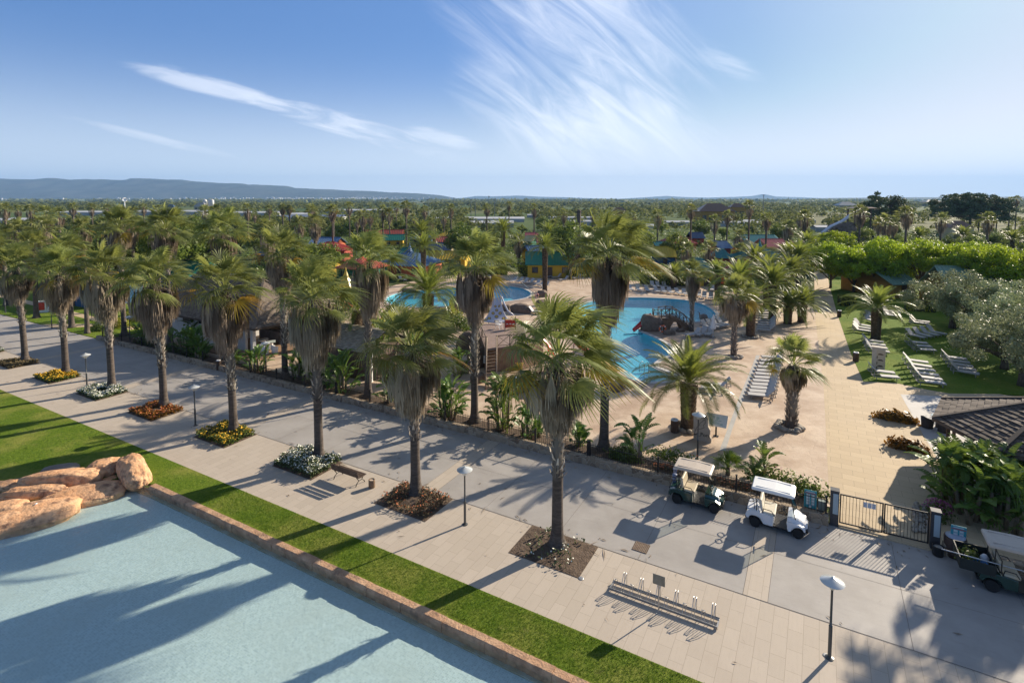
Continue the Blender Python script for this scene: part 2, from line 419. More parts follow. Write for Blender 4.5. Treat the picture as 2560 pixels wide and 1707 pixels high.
def fan_crown(seed, nleaf=40, nseg=26, L0=1.12, pet=1.08, wind=1.0, spread=1.0):
    rng = random.Random(seed); mb = MB()
    for i in range(nleaf):
        f = i / (nleaf - 1)
        el = R(82 - 78 * f ** .8 + rng.uniform(-13, 13))
        az = i * 2.39996 + rng.uniform(-.25, .25)
        droop = .08 + .36 * f * rng.uniform(.4, 1.5)
        base = (.10 * math.cos(az), .10 * math.sin(az), .45 - .62 * f)
        t = .58 - .40 * abs(f - .25) + rng.uniform(-.36, .34)
        if f > .93 and rng.random() < .35: t = 1.2
        fan_leaf(mb, rng, base, az, el, pet * spread * rng.uniform(.75, 1.2) * (.95 + .25 * f), L0 * rng.uniform(.68, 1.14), nseg, droop, t, 0, wind)
    return mb
def dead_skirt(seed, ht=2.4, r0=.55, n=95, strips=10, rtop=.66, rbot=.36):
    """the hanging beard of dead fans, ht long below the crown"""
    rng = random.Random(seed); mb = MB()
    for i in range(n):
        f = (i + rng.random()) / n
        az = i * 2.39996 + rng.uniform(-.3, .3)
        z0 = .02 - ht * .60 * f
        h = Vector((math.cos(az), math.sin(az), 0)); sd = Vector((-h.y, h.x, 0))
        bulge = (rtop * (1 - f) + rbot * f) * (.75 + .5 * math.sin(math.pi * min(1, f * 1.3 + .15))) * rng.uniform(.8, 1.25) * r0 / .55
        Ln = ht * (.44 + .14 * rng.random()) * (1 - .10 * f)
        base = h * .16 + Z * (z0 + .25)
        knee = h * bulge + Z * (z0 - .05) + sd * rng.uniform(-.12, .12)
        vs = [base - sd * .03, base + sd * .03, knee - sd * .02, knee + sd * .02]
        t0 = rng.uniform(.05, .8)
        mb.add(vs, [(0, 1, 3, 2)], 0, t0)
        for k in range(strips):
            o = (k - (strips - 1) / 2)
            a_, b_, c_ = rng.uniform(.8, 1.1), rng.uniform(-.05, .05), rng.uniform(-.12, .10)
            t = t0 + rng.uniform(-.22, .22)
            w0, w1, w2 = .014, .026, .006
            p1 = knee + sd * (o * .040) + h * (.05 + b_) - Z * (Ln * .45 * a_)
            p2 = knee + sd * (o * .052 + b_) + h * c_ - Z * (Ln * a_)
            mb.add([knee - sd * w0, knee + sd * w0, p1 - sd * w1 + h * .03, p1 + sd * w1 - h * .03, p2 - sd * w2, p2 + sd * w2],
                   [(0, 1, 3, 2), (2, 3, 5, 4)], 0, [t, t, t, t, t + .1, t + .1])
    return mb
def palm_trunk(seed, ht, rb=.24, rt=.19, flare=.48, lean=(0, 0)):
    rng = random.Random(seed); mb = MB()
    pts, rad = [], []
    for i, z in enumerate([0, .12, .3, .6, 1.0] + [1.0 + (ht - 1.0) * k / 7 for k in range(1, 8)]):
        f = z / ht
        pts.append((lean[0] * f * f + rng.uniform(-.008, .008), lean[1] * f * f, z))
        rad.append(rb + (rt - rb) * f + (flare - rb) * math.exp(-z / .28))
    mb.tube(pts, rad, 14)
    return mb
def boots(seed, z0, z1, rad, lean=(0, 0), ht=8.0, dens=26):
    """criss-cross stubs of cut leaf stalks between two heights"""
    rng = random.Random(seed); mb = MB()
    n = max(8, int((z1 - z0) * dens))
    mb.tube([(lean[0] * (z / ht) ** 2, lean[1] * (z / ht) ** 2, z) for z in (z0, (z0 + z1) / 2, z1)], [rad + .015] * 3, 12, 0, True, .12)
    for i in range(n):
        z = z0 + (z1 - z0) * (i + rng.random() * .7) / n
        az = i * 2.39996 + rng.uniform(-.25, .25)
        c = Vector((lean[0] * (z / ht) ** 2, lean[1] * (z / ht) ** 2, 0))
        h = Vector((math.cos(az), math.sin(az), 0)); sd = Vector((-h.y, h.x, 0))
        k = rng.uniform(-.10, .10); ln = rng.uniform(.22, .40); o = rng.uniform(.08, .20); t = rng.uniform(.1, 1.0)
        b = c + h * (rad - .02) + Z * (z - .1)
        w = rng.uniform(.045, .075)
        tip = c + h * (rad + o) + sd * k + Z * (z - .1 + ln)
        mid = c + h * (rad + o * .55 + .02) + sd * (k * .5) + Z * (z - .1 + ln * .5)
        mb.add([b - sd * w, b + sd * w, mid - sd * w * .7, mid + sd * w * .7, tip - sd * w * .35, tip + sd * w * .35, mid - h * .06], [(0, 1, 3, 2), (2, 3, 5, 4), (4, 5, 6), (0, 2, 6), (1, 6, 3)], 0, t)
    return mb

def date_crown(seed, n=46, L=2.9, nl=34, lo=4):
    rng = random.Random(seed); mb = MB()
    for i in range(n):
        f = i / (n - 1)
        az = i * 2.39996 + rng.uniform(-.2, .2)
        el = R(86 - (86 - lo) * f ** .9 + rng.uniform(-6, 6))
        Lf = L * rng.uniform(.85, 1.08) * (.78 + .3 * min(1, f * 2))
        h = Vector((math.cos(az), math.sin(az), 0)); sd = Vector((-h.y, h.x, 0))
        p = h * .12 + Z * (.25 - .35 * f); e = el
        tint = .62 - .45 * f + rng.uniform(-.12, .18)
        N = 13; pts = []; dirs = []
        bend = (.026 + .050 * math.cos(el)) * rng.uniform(.75, 1.25)
        az_sw = rng.uniform(-.03, .035)
        for k in range(N):
            pts.append(p.copy()); hd = h * math.cos(az_sw * k) + sd * math.sin(az_sw * k)
            d = hd * math.cos(e) + Z * math.sin(e); dirs.append(d)
            p = p + d * (Lf / (N - 1)) + WIND * .004 * k
            e -= bend * (1 + k * .13)
        w = .035
        vs = []
        for k, q in enumerate(pts):
            ww = w * (1 - .85 * k / (N - 1)); vs += [q - sd * ww, q + sd * ww]
        mb.add(vs, [(2 * k, 2 * k + 1, 2 * k + 3, 2 * k + 2) for k in range(N - 1)], 0, min(.95, tint + .3))
        for k in range(nl):
            t = .14 + .85 * (k + .5) / nl
            x = t * (N - 1); i0 = min(int(x), N - 2); fr = x - i0
            q = pts[i0].lerp(pts[i0 + 1], fr); d = dirs[i0]
            up = sd.cross(d).normalized()
            if up.z < 0: up = -up
            ll = .50 * math.sin(math.pi * min(1, .18 + .80 * t)) ** .6 * (Lf / 2.9)
            for s_ in (-1, 1):
                fw = .55 + .55 * t
                dd = (sd * s_ + d * fw + up * rng.uniform(.12, .40)).normalized()
                tip = q + dd * ll + Vector((0, 0, -.16 * ll)) + WIND * (.10 * ll)
                ww = d * .020
                md = q + dd * (ll * .5) + up * .015
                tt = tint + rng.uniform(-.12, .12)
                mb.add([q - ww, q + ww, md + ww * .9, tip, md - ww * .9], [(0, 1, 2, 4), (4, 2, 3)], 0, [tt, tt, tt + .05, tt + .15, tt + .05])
    return mb
def date_trunk(seed, ht, rb=.34, rt=.40):
    rng = random.Random(seed); mb = MB()
    pts = [(0, 0, ht * k / 8) for k in range(9)]
    mb.tube(pts, [rb * 1.18] + [rb + (rt - rb) * (k / 8) ** 2 for k in range(1, 8)] + [rt * .9], 16, 0, True, .1)
    rows = int(ht / .13)
    for r in range(rows):
        z = ht * (r + .5) / rows; f = z / ht; rad = rb + (rt - rb) * f * f
        nn = 13
        for k in range(nn):
            az = 2 * math.pi * (k + .5 * (r % 2) + rng.uniform(-.12, .12)) / nn
            h = Vector((math.cos(az), math.sin(az), 0)); sd = Vector((-h.y, h.x, 0))
            w = math.pi * rad / nn * .98; o = .02 + .07 * f * rng.uniform(.6, 1.3)
            c = h * rad + Z * z; t = rng.uniform(.15, 1.0) * (.35 + .65 * f)
            mb.add([c - sd * w, c - Z * .10, c + sd * w, c + h * o + Z * .07 - sd * w * .45, c + h * o + Z * .07 + sd * w * .45, c + Z * .1], [(0, 1, 3), (1, 4, 3), (1, 2, 4), (3, 4, 5)], 0, t)
    return mb

def paddle(mb, rng, base, az, el, pet, L, W_, tint, mi=0, torn=True):
    """one banana-like leaf on its stalk"""
    h = Vector((math.cos(az), math.sin(az), 0)); sd = Vector((-h.y, h.x, 0))
    p = Vector(base); e = el; pts = []
    for k in range(4):
        pts.append(p.copy()); p = p + (h * math.cos(e) + Z * math.sin(e)) * (pet / 3); e -= .05
    vs = []
    for k, q in enumerate(pts): ww = .035 - .006 * k; vs += [q - sd * ww, q + sd * ww]
    mb.add(vs, [(2 * k, 2 * k + 1, 2 * k + 3, 2 * k + 2) for k in range(3)], mi, .75)
    n = 9; p = pts[-1]; mids = []; ups = []; e0 = e
    drp = rng.uniform(.05, .16)
    for k in range(n + 1):
        d = h * math.cos(e) + Z * math.sin(e); u = -h * math.sin(e) + Z * math.cos(e)
        mids.append(p.copy()); ups.append(u); p = p + d * (L / n); e -= drp
    for s_ in (-1, 1):
        tilt = rng.uniform(.25, .7)
        for k in range(n):
            t0, t1 = k / n, (k + 1) / n
            wa = W_ * .5 * (math.sin(math.pi * min(1, t0 * .86 + .12)) ** .55) if t0 > 0 else W_ * .12
            wb = W_ * .5 * (math.sin(math.pi * min(1, t1 * .86 + .12)) ** .55) if t1 < 1 else .01
            dz = rng.uniform(-.10, .06) if torn else 0
            gap = rng.uniform(.75, 1.0) if torn else 1.0
            oa = sd * s_ * math.cos(tilt) + ups[k] * (math.sin(tilt) + dz)
            ob = sd * s_ * math.cos(tilt) + ups[k + 1] * (math.sin(tilt) + dz)
            e2 = mids[k].lerp(mids[k + 1], gap)
            tt = tint + rng.uniform(-.06, .06)
            f = [(0, 1, 2, 3)] if s_ > 0 else [(3, 2, 1, 0)]
            mb.add([mids[k], mids[k] + oa * wa, e2 + ob * wb - Z * .02, mids[k + 1]], f, mi, [tt + .12, tt, tt, tt + .12])
def paddle_clump(seed, n=14, ht=2.2, L=1.1, W_=.42, stems=3, rad=.35, fan=False):
    """returns (leaves, stalks) of a strelitzia-like clump"""
    rng = random.Random(seed); mb = MB(); st = MB()
    heads = []
    for s_ in range(stems):
        a = rng.uniform(0, 6.28); r = rad * rng.uniform(.2, 1)
        hz = ht * rng.uniform(.22, .55); b = Vector((r * math.cos(a), r * math.sin(a), 0))
        top = b * 1.25 + Z * hz
        st.tube([b, b.lerp(top, .5) + Vector((rng.uniform(-.04, .04), 0, 0)), top], [.10, .085, .07], 8)
        heads.append((top, a))
    for i in range(int(n * .8)):
        a = rng.uniform(0, 6.28); b = Vector((math.cos(a), math.sin(a), 0)) * rad * rng.uniform(.3, 1.1)
        paddle(mb, rng, b + Z * rng.uniform(0, ht * .15), a + rng.uniform(-.9, .9), R(rng.uniform(45, 85)), ht * rng.uniform(.12, .36), L * rng.uniform(.55, .9), W_ * rng.uniform(.8, 1.1), rng.uniform(.0, .7))
    for i in range(n):
        top, a = heads[i % stems]
        az = i * 2.39996 + rng.uniform(-.4, .4)
        el = R(rng.uniform(48, 86)) if i >= stems else R(84)
        Lx = L * rng.uniform(.75, 1.1)
        paddle(mb, rng, top, az, el, (ht - top.z) * rng.uniform(.35, .62), Lx, W_ * rng.uniform(.8, 1.1), rng.uniform(.1, .85))
    return mb, st

def leaf_cards(mb, rng, pts, size, mi=0, tints=None, outs=None, asp=.55):
    """one leaf-shaped face at every point"""
    n = len(pts)
    for i in range(n):
        p = pts[i]
        a = Vector((rng.gauss(0, 1), rng.gauss(0, 1), rng.gauss(0, .8)))
        if outs is not None: a = a * .55 + outs[i] * 1.1
        nrm = a.normalized() if a.length > 1e-3 else Z
        u = nrm.cross(Vector((rng.gauss(0, 1), rng.gauss(0, 1), rng.gauss(0, 1)))).normalized()
        v = nrm.cross(u); s = size * rng.uniform(.65, 1.3)
        t = tints[i] if tints is not None else rng.random()
        mb.add([p - u * s, p + v * s * asp, p + u * s, p - v * s * asp], [(0, 1, 2, 3)], mi, t)
def clump_points(rng, c, r, n, flat=.8, shell=.55):
    ps, os_ = [], []
    for i in range(n):
        d = Vector((rng.gauss(0, 1), rng.gauss(0, 1), rng.gauss(0, 1))).normalized()
        k = r * (shell + (1 - shell) * rng.random() ** .6) * rng.uniform(.85, 1.18)
        ps.append(c + Vector((d.x * k, d.y * k, d.z * k * flat))); os_.append(d)
    return ps, os_
def broad_tree(seed, ht, cr, cz, nclump, nleaf, lsize, leafm, cflat=.55, trunk_r=.2, rc=(.8, 1.3), nlimb=7, lo=.0, fork=.35):
    """(trunk mesh, crown mesh): limbs reach to clumps of small leaves spread through a domed crown"""
    rng = random.Random(seed); tk = MB(); cw = MB()
    cs = []
    for i in range(nclump):
        for _ in range(20):
            d = Vector((rng.uniform(-1, 1), rng.uniform(-1, 1), rng.uniform(-.6, 1)))
            if .25 < d.length < 1: break
        cs.append(Vector((d.x * cr, d.y * cr, cz + d.z * cr * cflat)))
    zf = max(.4, cz * fork)
    tk.tube([(0, 0, 0), (.03, .02, zf * .5), (0, 0, zf)], [trunk_r * 1.25, trunk_r, trunk_r * .9], 9)
    for i in range(min(nlimb, nclump)):
        c = cs[i]; a = Vector((0, 0, zf - .05))
        m1 = a.lerp(c, .45) + Vector((rng.uniform(-.2, .2), rng.uniform(-.2, .2), rng.uniform(0, .35)))
        tk.tube([a, m1, c], [trunk_r * .55, trunk_r * .36, trunk_r * .12], 6)
        for q in range(2):
            c2 = cs[rng.randrange(nclump)]
            if (c2 - m1).length < cr * 1.0: tk.tube([m1, m1.lerp(c2, .5) + Vector((0, 0, .1)), c2], [trunk_r * .28, trunk_r * .18, trunk_r * .07], 5)
    per = nleaf // nclump
    for c in cs:
        r = rng.uniform(*rc); bt = rng.uniform(-.18, .18)
        ps, os_ = clump_points(rng, c, r, per)
        leaf_cards(cw, rng, ps, lsize, 0, [min(1, max(0, .5 + bt + rng.uniform(-.35, .35))) for _ in ps], os_)
    return tk.mesh('trunk', M['bark2'], True), cw.mesh('crown', leafm)
def bush_mesh(seed, rx, ry, h, n, lsize, leafm, name='foliage', box=False):
    rng = random.Random(seed); mb = MB(); ps = []; os_ = []
    for i in range(n):
        if box:
            p = Vector((rng.uniform(-rx, rx), rng.uniform(-ry, ry), h * rng.random() ** .6)); fa = rng.random()
            if fa < .45: p.z = h * rng.uniform(.86, 1.06)
            elif fa < .85: p.y = -ry * rng.uniform(.88, 1.08)
            else: p.y = ry * rng.uniform(.88, 1.08)
            ps.append(p); os_.append(Vector((0, -1 if p.y < -ry * .8 else 0, 1 if p.z > h * .8 else .2)))
        else:
            d = Vector((rng.gauss(0, 1), rng.gauss(0, 1), abs(rng.gauss(0, 1)))).normalized()
            k = rng.uniform(.45, 1.08) * (1 + .22 * math.sin(d.x * 7 + seed) * math.cos(d.y * 6))
            ps.append(Vector((d.x * rx * k, d.y * ry * k, d.z * h * k + .02))); os_.append(d)
    leaf_cards(mb, rng, ps, lsize, 0, None, os_)
    return mb.mesh(name, leafm)
# ------------------------------------------------------------------ ground materials
M['tile'] = tilemat('promenade_slabs', (.50, .430, .350), (.455, .390, .315), (.34, .285, .225), .92, .46, ROWA + math.pi / 2, .007, .75, dirt=(.42, .35, .28))
M['tile2'] = tilemat('path_slabs', (.56, .435, .275), (.49, .375, .235), (.33, .25, .16), 1.0, .62, ROWA, .010, .75, dirt=(.50, .40, .28))
def roadmat():
    m = bpy.data.materials.new('smooth_concrete'); m.use_nodes = True
    T = NT(m.node_tree); m.node_tree.nodes.clear()
    pos = T.n('ShaderNodeNewGeometry').outputs['Position']
    mp = T.n('ShaderNodeMapping', ins={0: pos, 2: (0, 0, -ROWA)}).outputs[0]
    c = T.mix(T.sm(T.noise(pos, .55, 8, .62), .3, .7), (.325, .300, .272), (.395, .368, .338))
    sw = T.noise(T.n('ShaderNodeMapping', ins={0: mp, 3: (1.2, 5, 1)}).outputs[0], 1.0, 6, .7, .5)          # trowel sweeps
    c = T.mix(T.m('MULTIPLY', T.sm(sw, .5, .8), .35), c, (.25, .235, .215))
    sp = T.n('ShaderNodeMapping', ins={0: mp, 3: (.5, 1.6, 1)}).outputs[0]
    c = T.mix(T.m('MULTIPLY', T.sm(T.noise(sp, 1.1, 7, .72, .8), .63, .74), .55), c, (.15, .14, .13))       # drips and dirty trails
    c = T.mix(T.m('MULTIPLY', T.sm(T.noise(pos, 7, 3, .6), .72, .78), .6), c, (.12, .11, .10))
    b = T.n('ShaderNodeBsdfPrincipled', ins={'Roughness': .6, 'Base Color': c}); b.inputs['Specular IOR Level'].default_value = .3
    T.set(b, 'Normal', T.n('ShaderNodeBump', ins={'Strength': .25, 'Distance': .01, 'Height': T.noise(pos, 55, 3)}).outputs[0])
    T.n('ShaderNodeOutputMaterial', ins={0: b.outputs[0]})
    return m
M['road'] = roadmat()
M['joint'] = mat('joint_filler', (.16, .14, .125), rough=.9)
M['kerbstone'] = mat('kerb_sandstone', (.44, .25, .145), (.60, .385, .235), 2.2, .85, .8, 14, world=True, c3=(.27, .17, .11), s3=3.0)
M['rock'] = mat('sandstone_boulder', (.58, .300, .145), (.74, .46, .265), 1.3, .88, 1.0, 7, c3=(.22, .12, .075), s3=2.3, det=8)
M['rock2'] = mat('brown_rock', (.14, .10, .075), (.25, .185, .135), 1.2, .85, .8, 7, c3=(.09, .07, .055), s3=1.3, det=8)
M['stonegrey'] = mat('grey_stone', (.20, .165, .14), (.30, .25, .21), 2, .9, .5, 12)
M['soil'] = mat('planter_soil', (.075, .050, .034), (.155, .108, .074), 3, .95, 1.0, 14, world=True)
def stampmat():
    m = bpy.data.materials.new('stamped_concrete'); m.use_nodes = True
    T = NT(m.node_tree); m.node_tree.nodes.clear()
    pos = T.n('ShaderNodeNewGeometry').outputs['Position']
    wp = T.n('ShaderNodeVectorMath', operation='ADD', ins={0: pos, 1: T.n('ShaderNodeVectorMath', operation='SCALE', ins={0: T.n('ShaderNodeTexNoise', ins={'Vector': pos, 'Scale': .9, 'Detail': 4.0}).outputs['Color'], 'Scale': .9}).outputs[0]}).outputs[0]
    c = T.mix(T.sm(T.noise(pos, .5, 9, .65), .32, .68), (.46, .335, .235), (.61, .485, .365))
    c = T.mix(T.m('MULTIPLY', T.sm(T.noise(wp, .33, 5, .6), .48, .7), .8), c, (.37, .255, .175))
    c = T.mix(T.m('MULTIPLY', T.sm(T.noise(wp, 2.2, 6, .7), .55, .72), .5), c, (.33, .24, .17))
    ve = T.n('ShaderNodeTexVoronoi', feature='DISTANCE_TO_EDGE', ins={'Scale': .8, 'Vector': wp})
    v2 = T.n('ShaderNodeTexVoronoi', feature='DISTANCE_TO_EDGE', ins={'Scale': 2.1, 'Vector': wp})
    c = T.mix(T.m('MULTIPLY', T.sm(ve.outputs['Distance'], .022, .004), .16), c, (.27, .19, .135))
    c = T.mix(T.m('MULTIPLY', T.sm(v2.outputs['Distance'], .03, .005), .08), c, (.29, .20, .14))
    b = T.n('ShaderNodeBsdfPrincipled', ins={'Roughness': .68, 'Base Color': c}); b.inputs['Specular IOR Level'].default_value = .3
    T.set(b, 'Normal', T.n('ShaderNodeBump', ins={'Strength': .4, 'Distance': .03, 'Height': T.m('ADD', T.noise(wp, 6, 5), T.m('MULTIPLY', T.sm(ve.outputs['Distance'], 0, .05), .3))}).outputs[0])
    T.n('ShaderNodeOutputMaterial', ins={0: b.outputs[0]})
    return m
M['sand'] = stampmat()
M['blueline'] = mat('pale_blue_strip', (.36, .35, .33), (.43, .42, .40), 1.2, .7, world=True)
M['pale'] = mat('pale_concrete', (.44, .415, .38), (.52, .495, .46), 1, .7, world=True)
M['metal_dk'] = mat('dark_iron', (.022, .021, .022), rough=.5, metal=.3)
M['metal_grey'] = mat('grey_steel', (.20, .20, .195), (.27, .27, .26), 4, .45, metal=.6)
M['galv'] = mat('galvanised_steel', (.42, .41, .39), (.52, .50, .47), 9, .4, metal=.75)
M['white'] = mat('white_paint', (.78, .78, .76), rough=.5)
M['whitep'] = mat('white_plastic', (.74, .74, .74), rough=.4)
M['black'] = mat('black_plastic', (.016, .016, .017), rough=.45)
M['wood'] = mat('weathered_timber', (.18, .135, .10), (.30, .235, .18), 3, .85, .4, 30, stretch=(6, 6, 1))
M['wood_d'] = mat('dark_timber', (.07, .045, .03), (.12, .08, .055), 4, .7, .3, 30)

def lawnmat(name, c1, c2, c3):
    m = bpy.data.materials.new(name); m.use_nodes = True
    T = NT(m.node_tree); m.node_tree.nodes.clear()
    pos = T.n('ShaderNodeNewGeometry').outputs['Position']
    c = T.mix(T.sm(T.noise(pos, 7, 6, .75), .3, .7), c1, c2)
    c = T.mix(T.m('MULTIPLY', T.sm(T.noise(pos, .28, 5, .65), .42, .68), .85), c, c3)
    c = T.mix(T.m('MULTIPLY', T.sm(T.noise(pos, 1.9, 6, .7), .56, .72), .55), c, tuple(x * .55 for x in c1))
    c = T.mix(T.m('MULTIPLY', T.sm(T.noise(pos, .9, 6, .7), .60, .75), .6), c, (.26, .23, .085))
    b = T.n('ShaderNodeBsdfPrincipled', ins={'Roughness': .9, 'Base Color': c}); b.inputs['Specular IOR Level'].default_value = .1
    hgt = T.m('ADD', T.noise(pos, 34, 4, .7), T.m('MULTIPLY', T.noise(pos, 6, 3), 1.2))
    T.set(b, 'Normal', T.n('ShaderNodeBump', ins={'Strength': .8, 'Distance': .06, 'Height': hgt}).outputs[0])
    T.n('ShaderNodeOutputMaterial', ins={0: b.outputs[0]})
    return m
M['lawn'] = lawnmat('mown_lawn', (.070, .130, .010), (.150, .215, .020), (.27, .27, .060))
M['lawn2'] = lawnmat('shaded_lawn', (.075, .140, .012), (.150, .225, .022), (.19, .23, .035))  # second lawn tone, with less yellow in its patches
def fieldmat():
    m = bpy.data.materials.new('plain_fields'); m.use_nodes = True
    T = NT(m.node_tree); m.node_tree.nodes.clear()
    pos = T.n('ShaderNodeNewGeometry').outputs['Position']
    vo = T.n('ShaderNodeTexVoronoi', feature='F1', ins={'Scale': 1.0, 'Vector': T.n('ShaderNodeMapping', ins={0: pos, 3: (.006, .003, 0)}).outputs[0]})
    c = T.ramp(T.n('ShaderNodeSeparateColor', ins={0: vo.outputs['Color']}).outputs[0], [(0, (.06, .10, .03)), (.5, (.09, .13, .04)), (.85, (.13, .15, .06)), (1, (.22, .19, .11))])
    c = T.mix(T.m('MULTIPLY', T.sm(T.noise(pos, .9, 5, .7), .35, .7), .5), c, (.05, .08, .025))
    near = T.sm(T.n('ShaderNodeVectorMath', operation='LENGTH', ins={0: pos}).outputs['Value'], 260, 130)
    c = T.mix(near, c, T.mix(T.noise(pos, .5, 4), (.05, .085, .02), (.12, .12, .05)))
    b = T.n('ShaderNodeBsdfPrincipled', ins={'Roughness': .95, 'Base Color': c}); b.inputs['Specular IOR Level'].default_value = .1
    T.n('ShaderNodeOutputMaterial', ins={0: b.outputs[0]})
    return m
def mosaic(name, c1, c2, grout, s, c3, s3=.5):
    """small ceramic tiles on a pool floor"""
    m = bpy.data.materials.new(name); m.use_nodes = True
    T = NT(m.node_tree); m.node_tree.nodes.clear()
    pos = T.n('ShaderNodeNewGeometry').outputs['Position']
    mp = T.n('ShaderNodeMapping', ins={0: pos, 2: (0, 0, -ROWA)}).outputs[0]
    br = T.n('ShaderNodeTexBrick', offset=0, ins={'Vector': mp, 'Color1': (0, 0, 0, 1), 'Color2': (1, 1, 1, 1), 'Mortar': (.5, .5, .5, 1), 'Scale': 1.0, 'Mortar Size': s * .06, 'Brick Width': s, 'Row Height': s})
    c = T.mix(br.outputs[0], c1, c2); c = T.mix(br.outputs[1], c, grout)
    c = T.mix(T.m('MULTIPLY', T.sm(T.noise(pos, s3, 5, .65), .4, .75), .7), c, c3)
    vo = T.n('ShaderNodeTexVoronoi', feature='SMOOTH_F1', ins={'Scale': 2.6, 'Vector': T.n('ShaderNodeVectorMath', operation='ADD', ins={0: mp, 1: T.n('ShaderNodeTexNoise', ins={'Vector': mp, 'Scale': 1.3}).outputs['Color']}).outputs[0]})
    b = T.n('ShaderNodeBsdfPrincipled', ins={'Roughness': .6, 'Base Color': c})
    T.n('ShaderNodeOutputMaterial', ins={0: b.outputs[0]})
    return m
M['floor_shallow'] = mosaic('pale_mosaic', (.41, .50, .495), (.54, .635, .63), (.60, .67, .65), .07, (.47, .53, .50), .35)
M['floor_blue'] = mosaic('blue_mosaic', (.13, .50, .60), (.18, .57, .66), (.30, .62, .66), .12, (.09, .42, .55), .4)
M['water1'] = watermat('shallow_water', (.90, .965, .97), 4.5, .55, .05)
M['water2'] = watermat('pool_water', (.62, .89, .95), 2.6, .8, .05)

# ------------------------------------------------------------------ outlines, surveyed from the photograph
def pts(*a): return [P(*q) for q in a]
LAWN_E = pts((5, 0, 298), (5, 860, 652), (5, 1600, 962), (5, 2352, 1292), (0, 1560, 1568))
LAWN_E = [LAWN_E[0] - ROWV * 60] + LAWN_E + [LAWN_E[-1] + ROWV * 22]
KA, KB = P(0, 366, 1112, .1), P(0, 1365, 1568, .1)
KD = (KB - KA).normalized(); KN = Vector((-KD.y, KD.x, 0))
KB = KB + KD * 14
for q in (KA, KB): q.z = 0
KW = .31
K0i, K1i = KA - KN * KW, KB - KN * KW
SHORE = pts((10, 1480, 560), (10, 1180, 640), (10, 720, 800), (10, 380, 900), (10, 0, 1120))
SHORE += [SHORE[-1] + Vector((-6, -4, 0)), SHORE[-1] + Vector((-16, -12, 0))]
POOL1 = [K1i, K0i] + SHORE + [SHORE[-1] - KN * 26, K1i - KN * 24]
POOL1 = [Vector((p.x, p.y, 0)) for p in POOL1]
LAWN = LAWN_E + [KB + KN * .0] + [KA] + SHORE + [SHORE[-1] + Vector((-60, 20, 0))]
ROAD_N = pts((1, 0, 1235), (1, 320, 1330), (5, 965, 337), (5, 1830, 628), (6, 885, 1052), (6, 1480, 1257), (6, 1925, 1410), (9, 1265, 298), (9, 2352, 690))
ROAD_N = [ROAD_N[0] - ROWV * 60] + ROAD_N + [ROAD_N[-1] + ROWV * 25]
WALL = pts((1, 640, 1172), (17, 440, 1215), (6, 0, 400), (6, 1100, 652), (6, 2352, 962), (8, 185, 1062))

def q(s, t, z=0.0):
    """plan frame of the resort: s along the promenade, t across it"""
    p = ROWV * s + CRS * t
    return Vector((p.x, p.y, z))
def qq(*a): return [q(*p) for p in a]
def st(p): return p.dot(ROWV), p.dot(CRS)
def structure(name, mb, mats, smooth=False):
    return tag(mb.obj(name, mats, None, smooth), kind='structure')
def sheet(name, poly, z, m, holes=(), z0=None):
    mb = MB(); mb.prism(poly, z if z0 is None else z0, z, 0, holes)
    return structure(name, mb, m)
def rect(s0, s1, t0, t1): return qq((s0, t0), (s1, t0), (s1, t1), (s0, t1))
def smooth_loop(ps, n=3):
    for _ in range(n):
        o = []
        for i in range(len(ps)):
            a, b = ps[i], ps[(i + 1) % len(ps)]
            o += [a.lerp(b, .25), a.lerp(b, .75)]
        ps = o
    return ps
def ccw(l):
    ar = sum(l[i].x * l[(i + 1) % len(l)].y - l[(i + 1) % len(l)].x * l[i].y for i in range(len(l)))
    return l if ar > 0 else l[::-1]
def offset(l, d):
    """outline l (counter-clockwise) pushed outwards by d"""
    o = []; n = len(l)
    for i in range(n):
        a, b, c = l[i - 1], l[i], l[(i + 1) % n]
        e = ((b - a).normalized() + (c - b).normalized())
        nn = Vector((e.y, -e.x, 0)); nn = nn.normalized() if nn.length > 1e-6 else Vector((1, 0, 0))
        o.append(b + nn * d)
    return o

MAINP = ccw(smooth_loop(qq((-28.3, 70), (-26.4, 75.5), (-23, 78.2), (-19.3, 79.6), (-15.9, 79.6), (-13.2, 77.2), (-11.5, 73.7), (-10.7, 70.8), (-11.2, 66.6),
                           (-13.4, 65.2), (-16.4, 64.6), (-17.5, 61), (-17.0, 58.2), (-15.6, 57.2), (-13.6, 55.2), (-11.9, 52.8), (-11.5, 51.2), (-12.2, 48.6), (-12.3, 46.4),
                           (-10.4, 45.2), (-9.4, 43.6), (-12.2, 41.4), (-14.2, 43.5), (-17, 46.6), (-21, 52), (-25.2, 60), (-27.4, 65)), 2))
ROUNDP = ccw(smooth_loop(qq((-55.5, 60.5), (-56.3, 64.6), (-53.8, 68.6), (-51, 72.6), (-48, 76.6), (-44.6, 78.2), (-40.6, 76.6), (-37.4, 72.8), (-37, 68.6), (-39, 64.6),
                            (-42.6, 59.6), (-47.6, 55.6), (-52, 56.6)), 2))
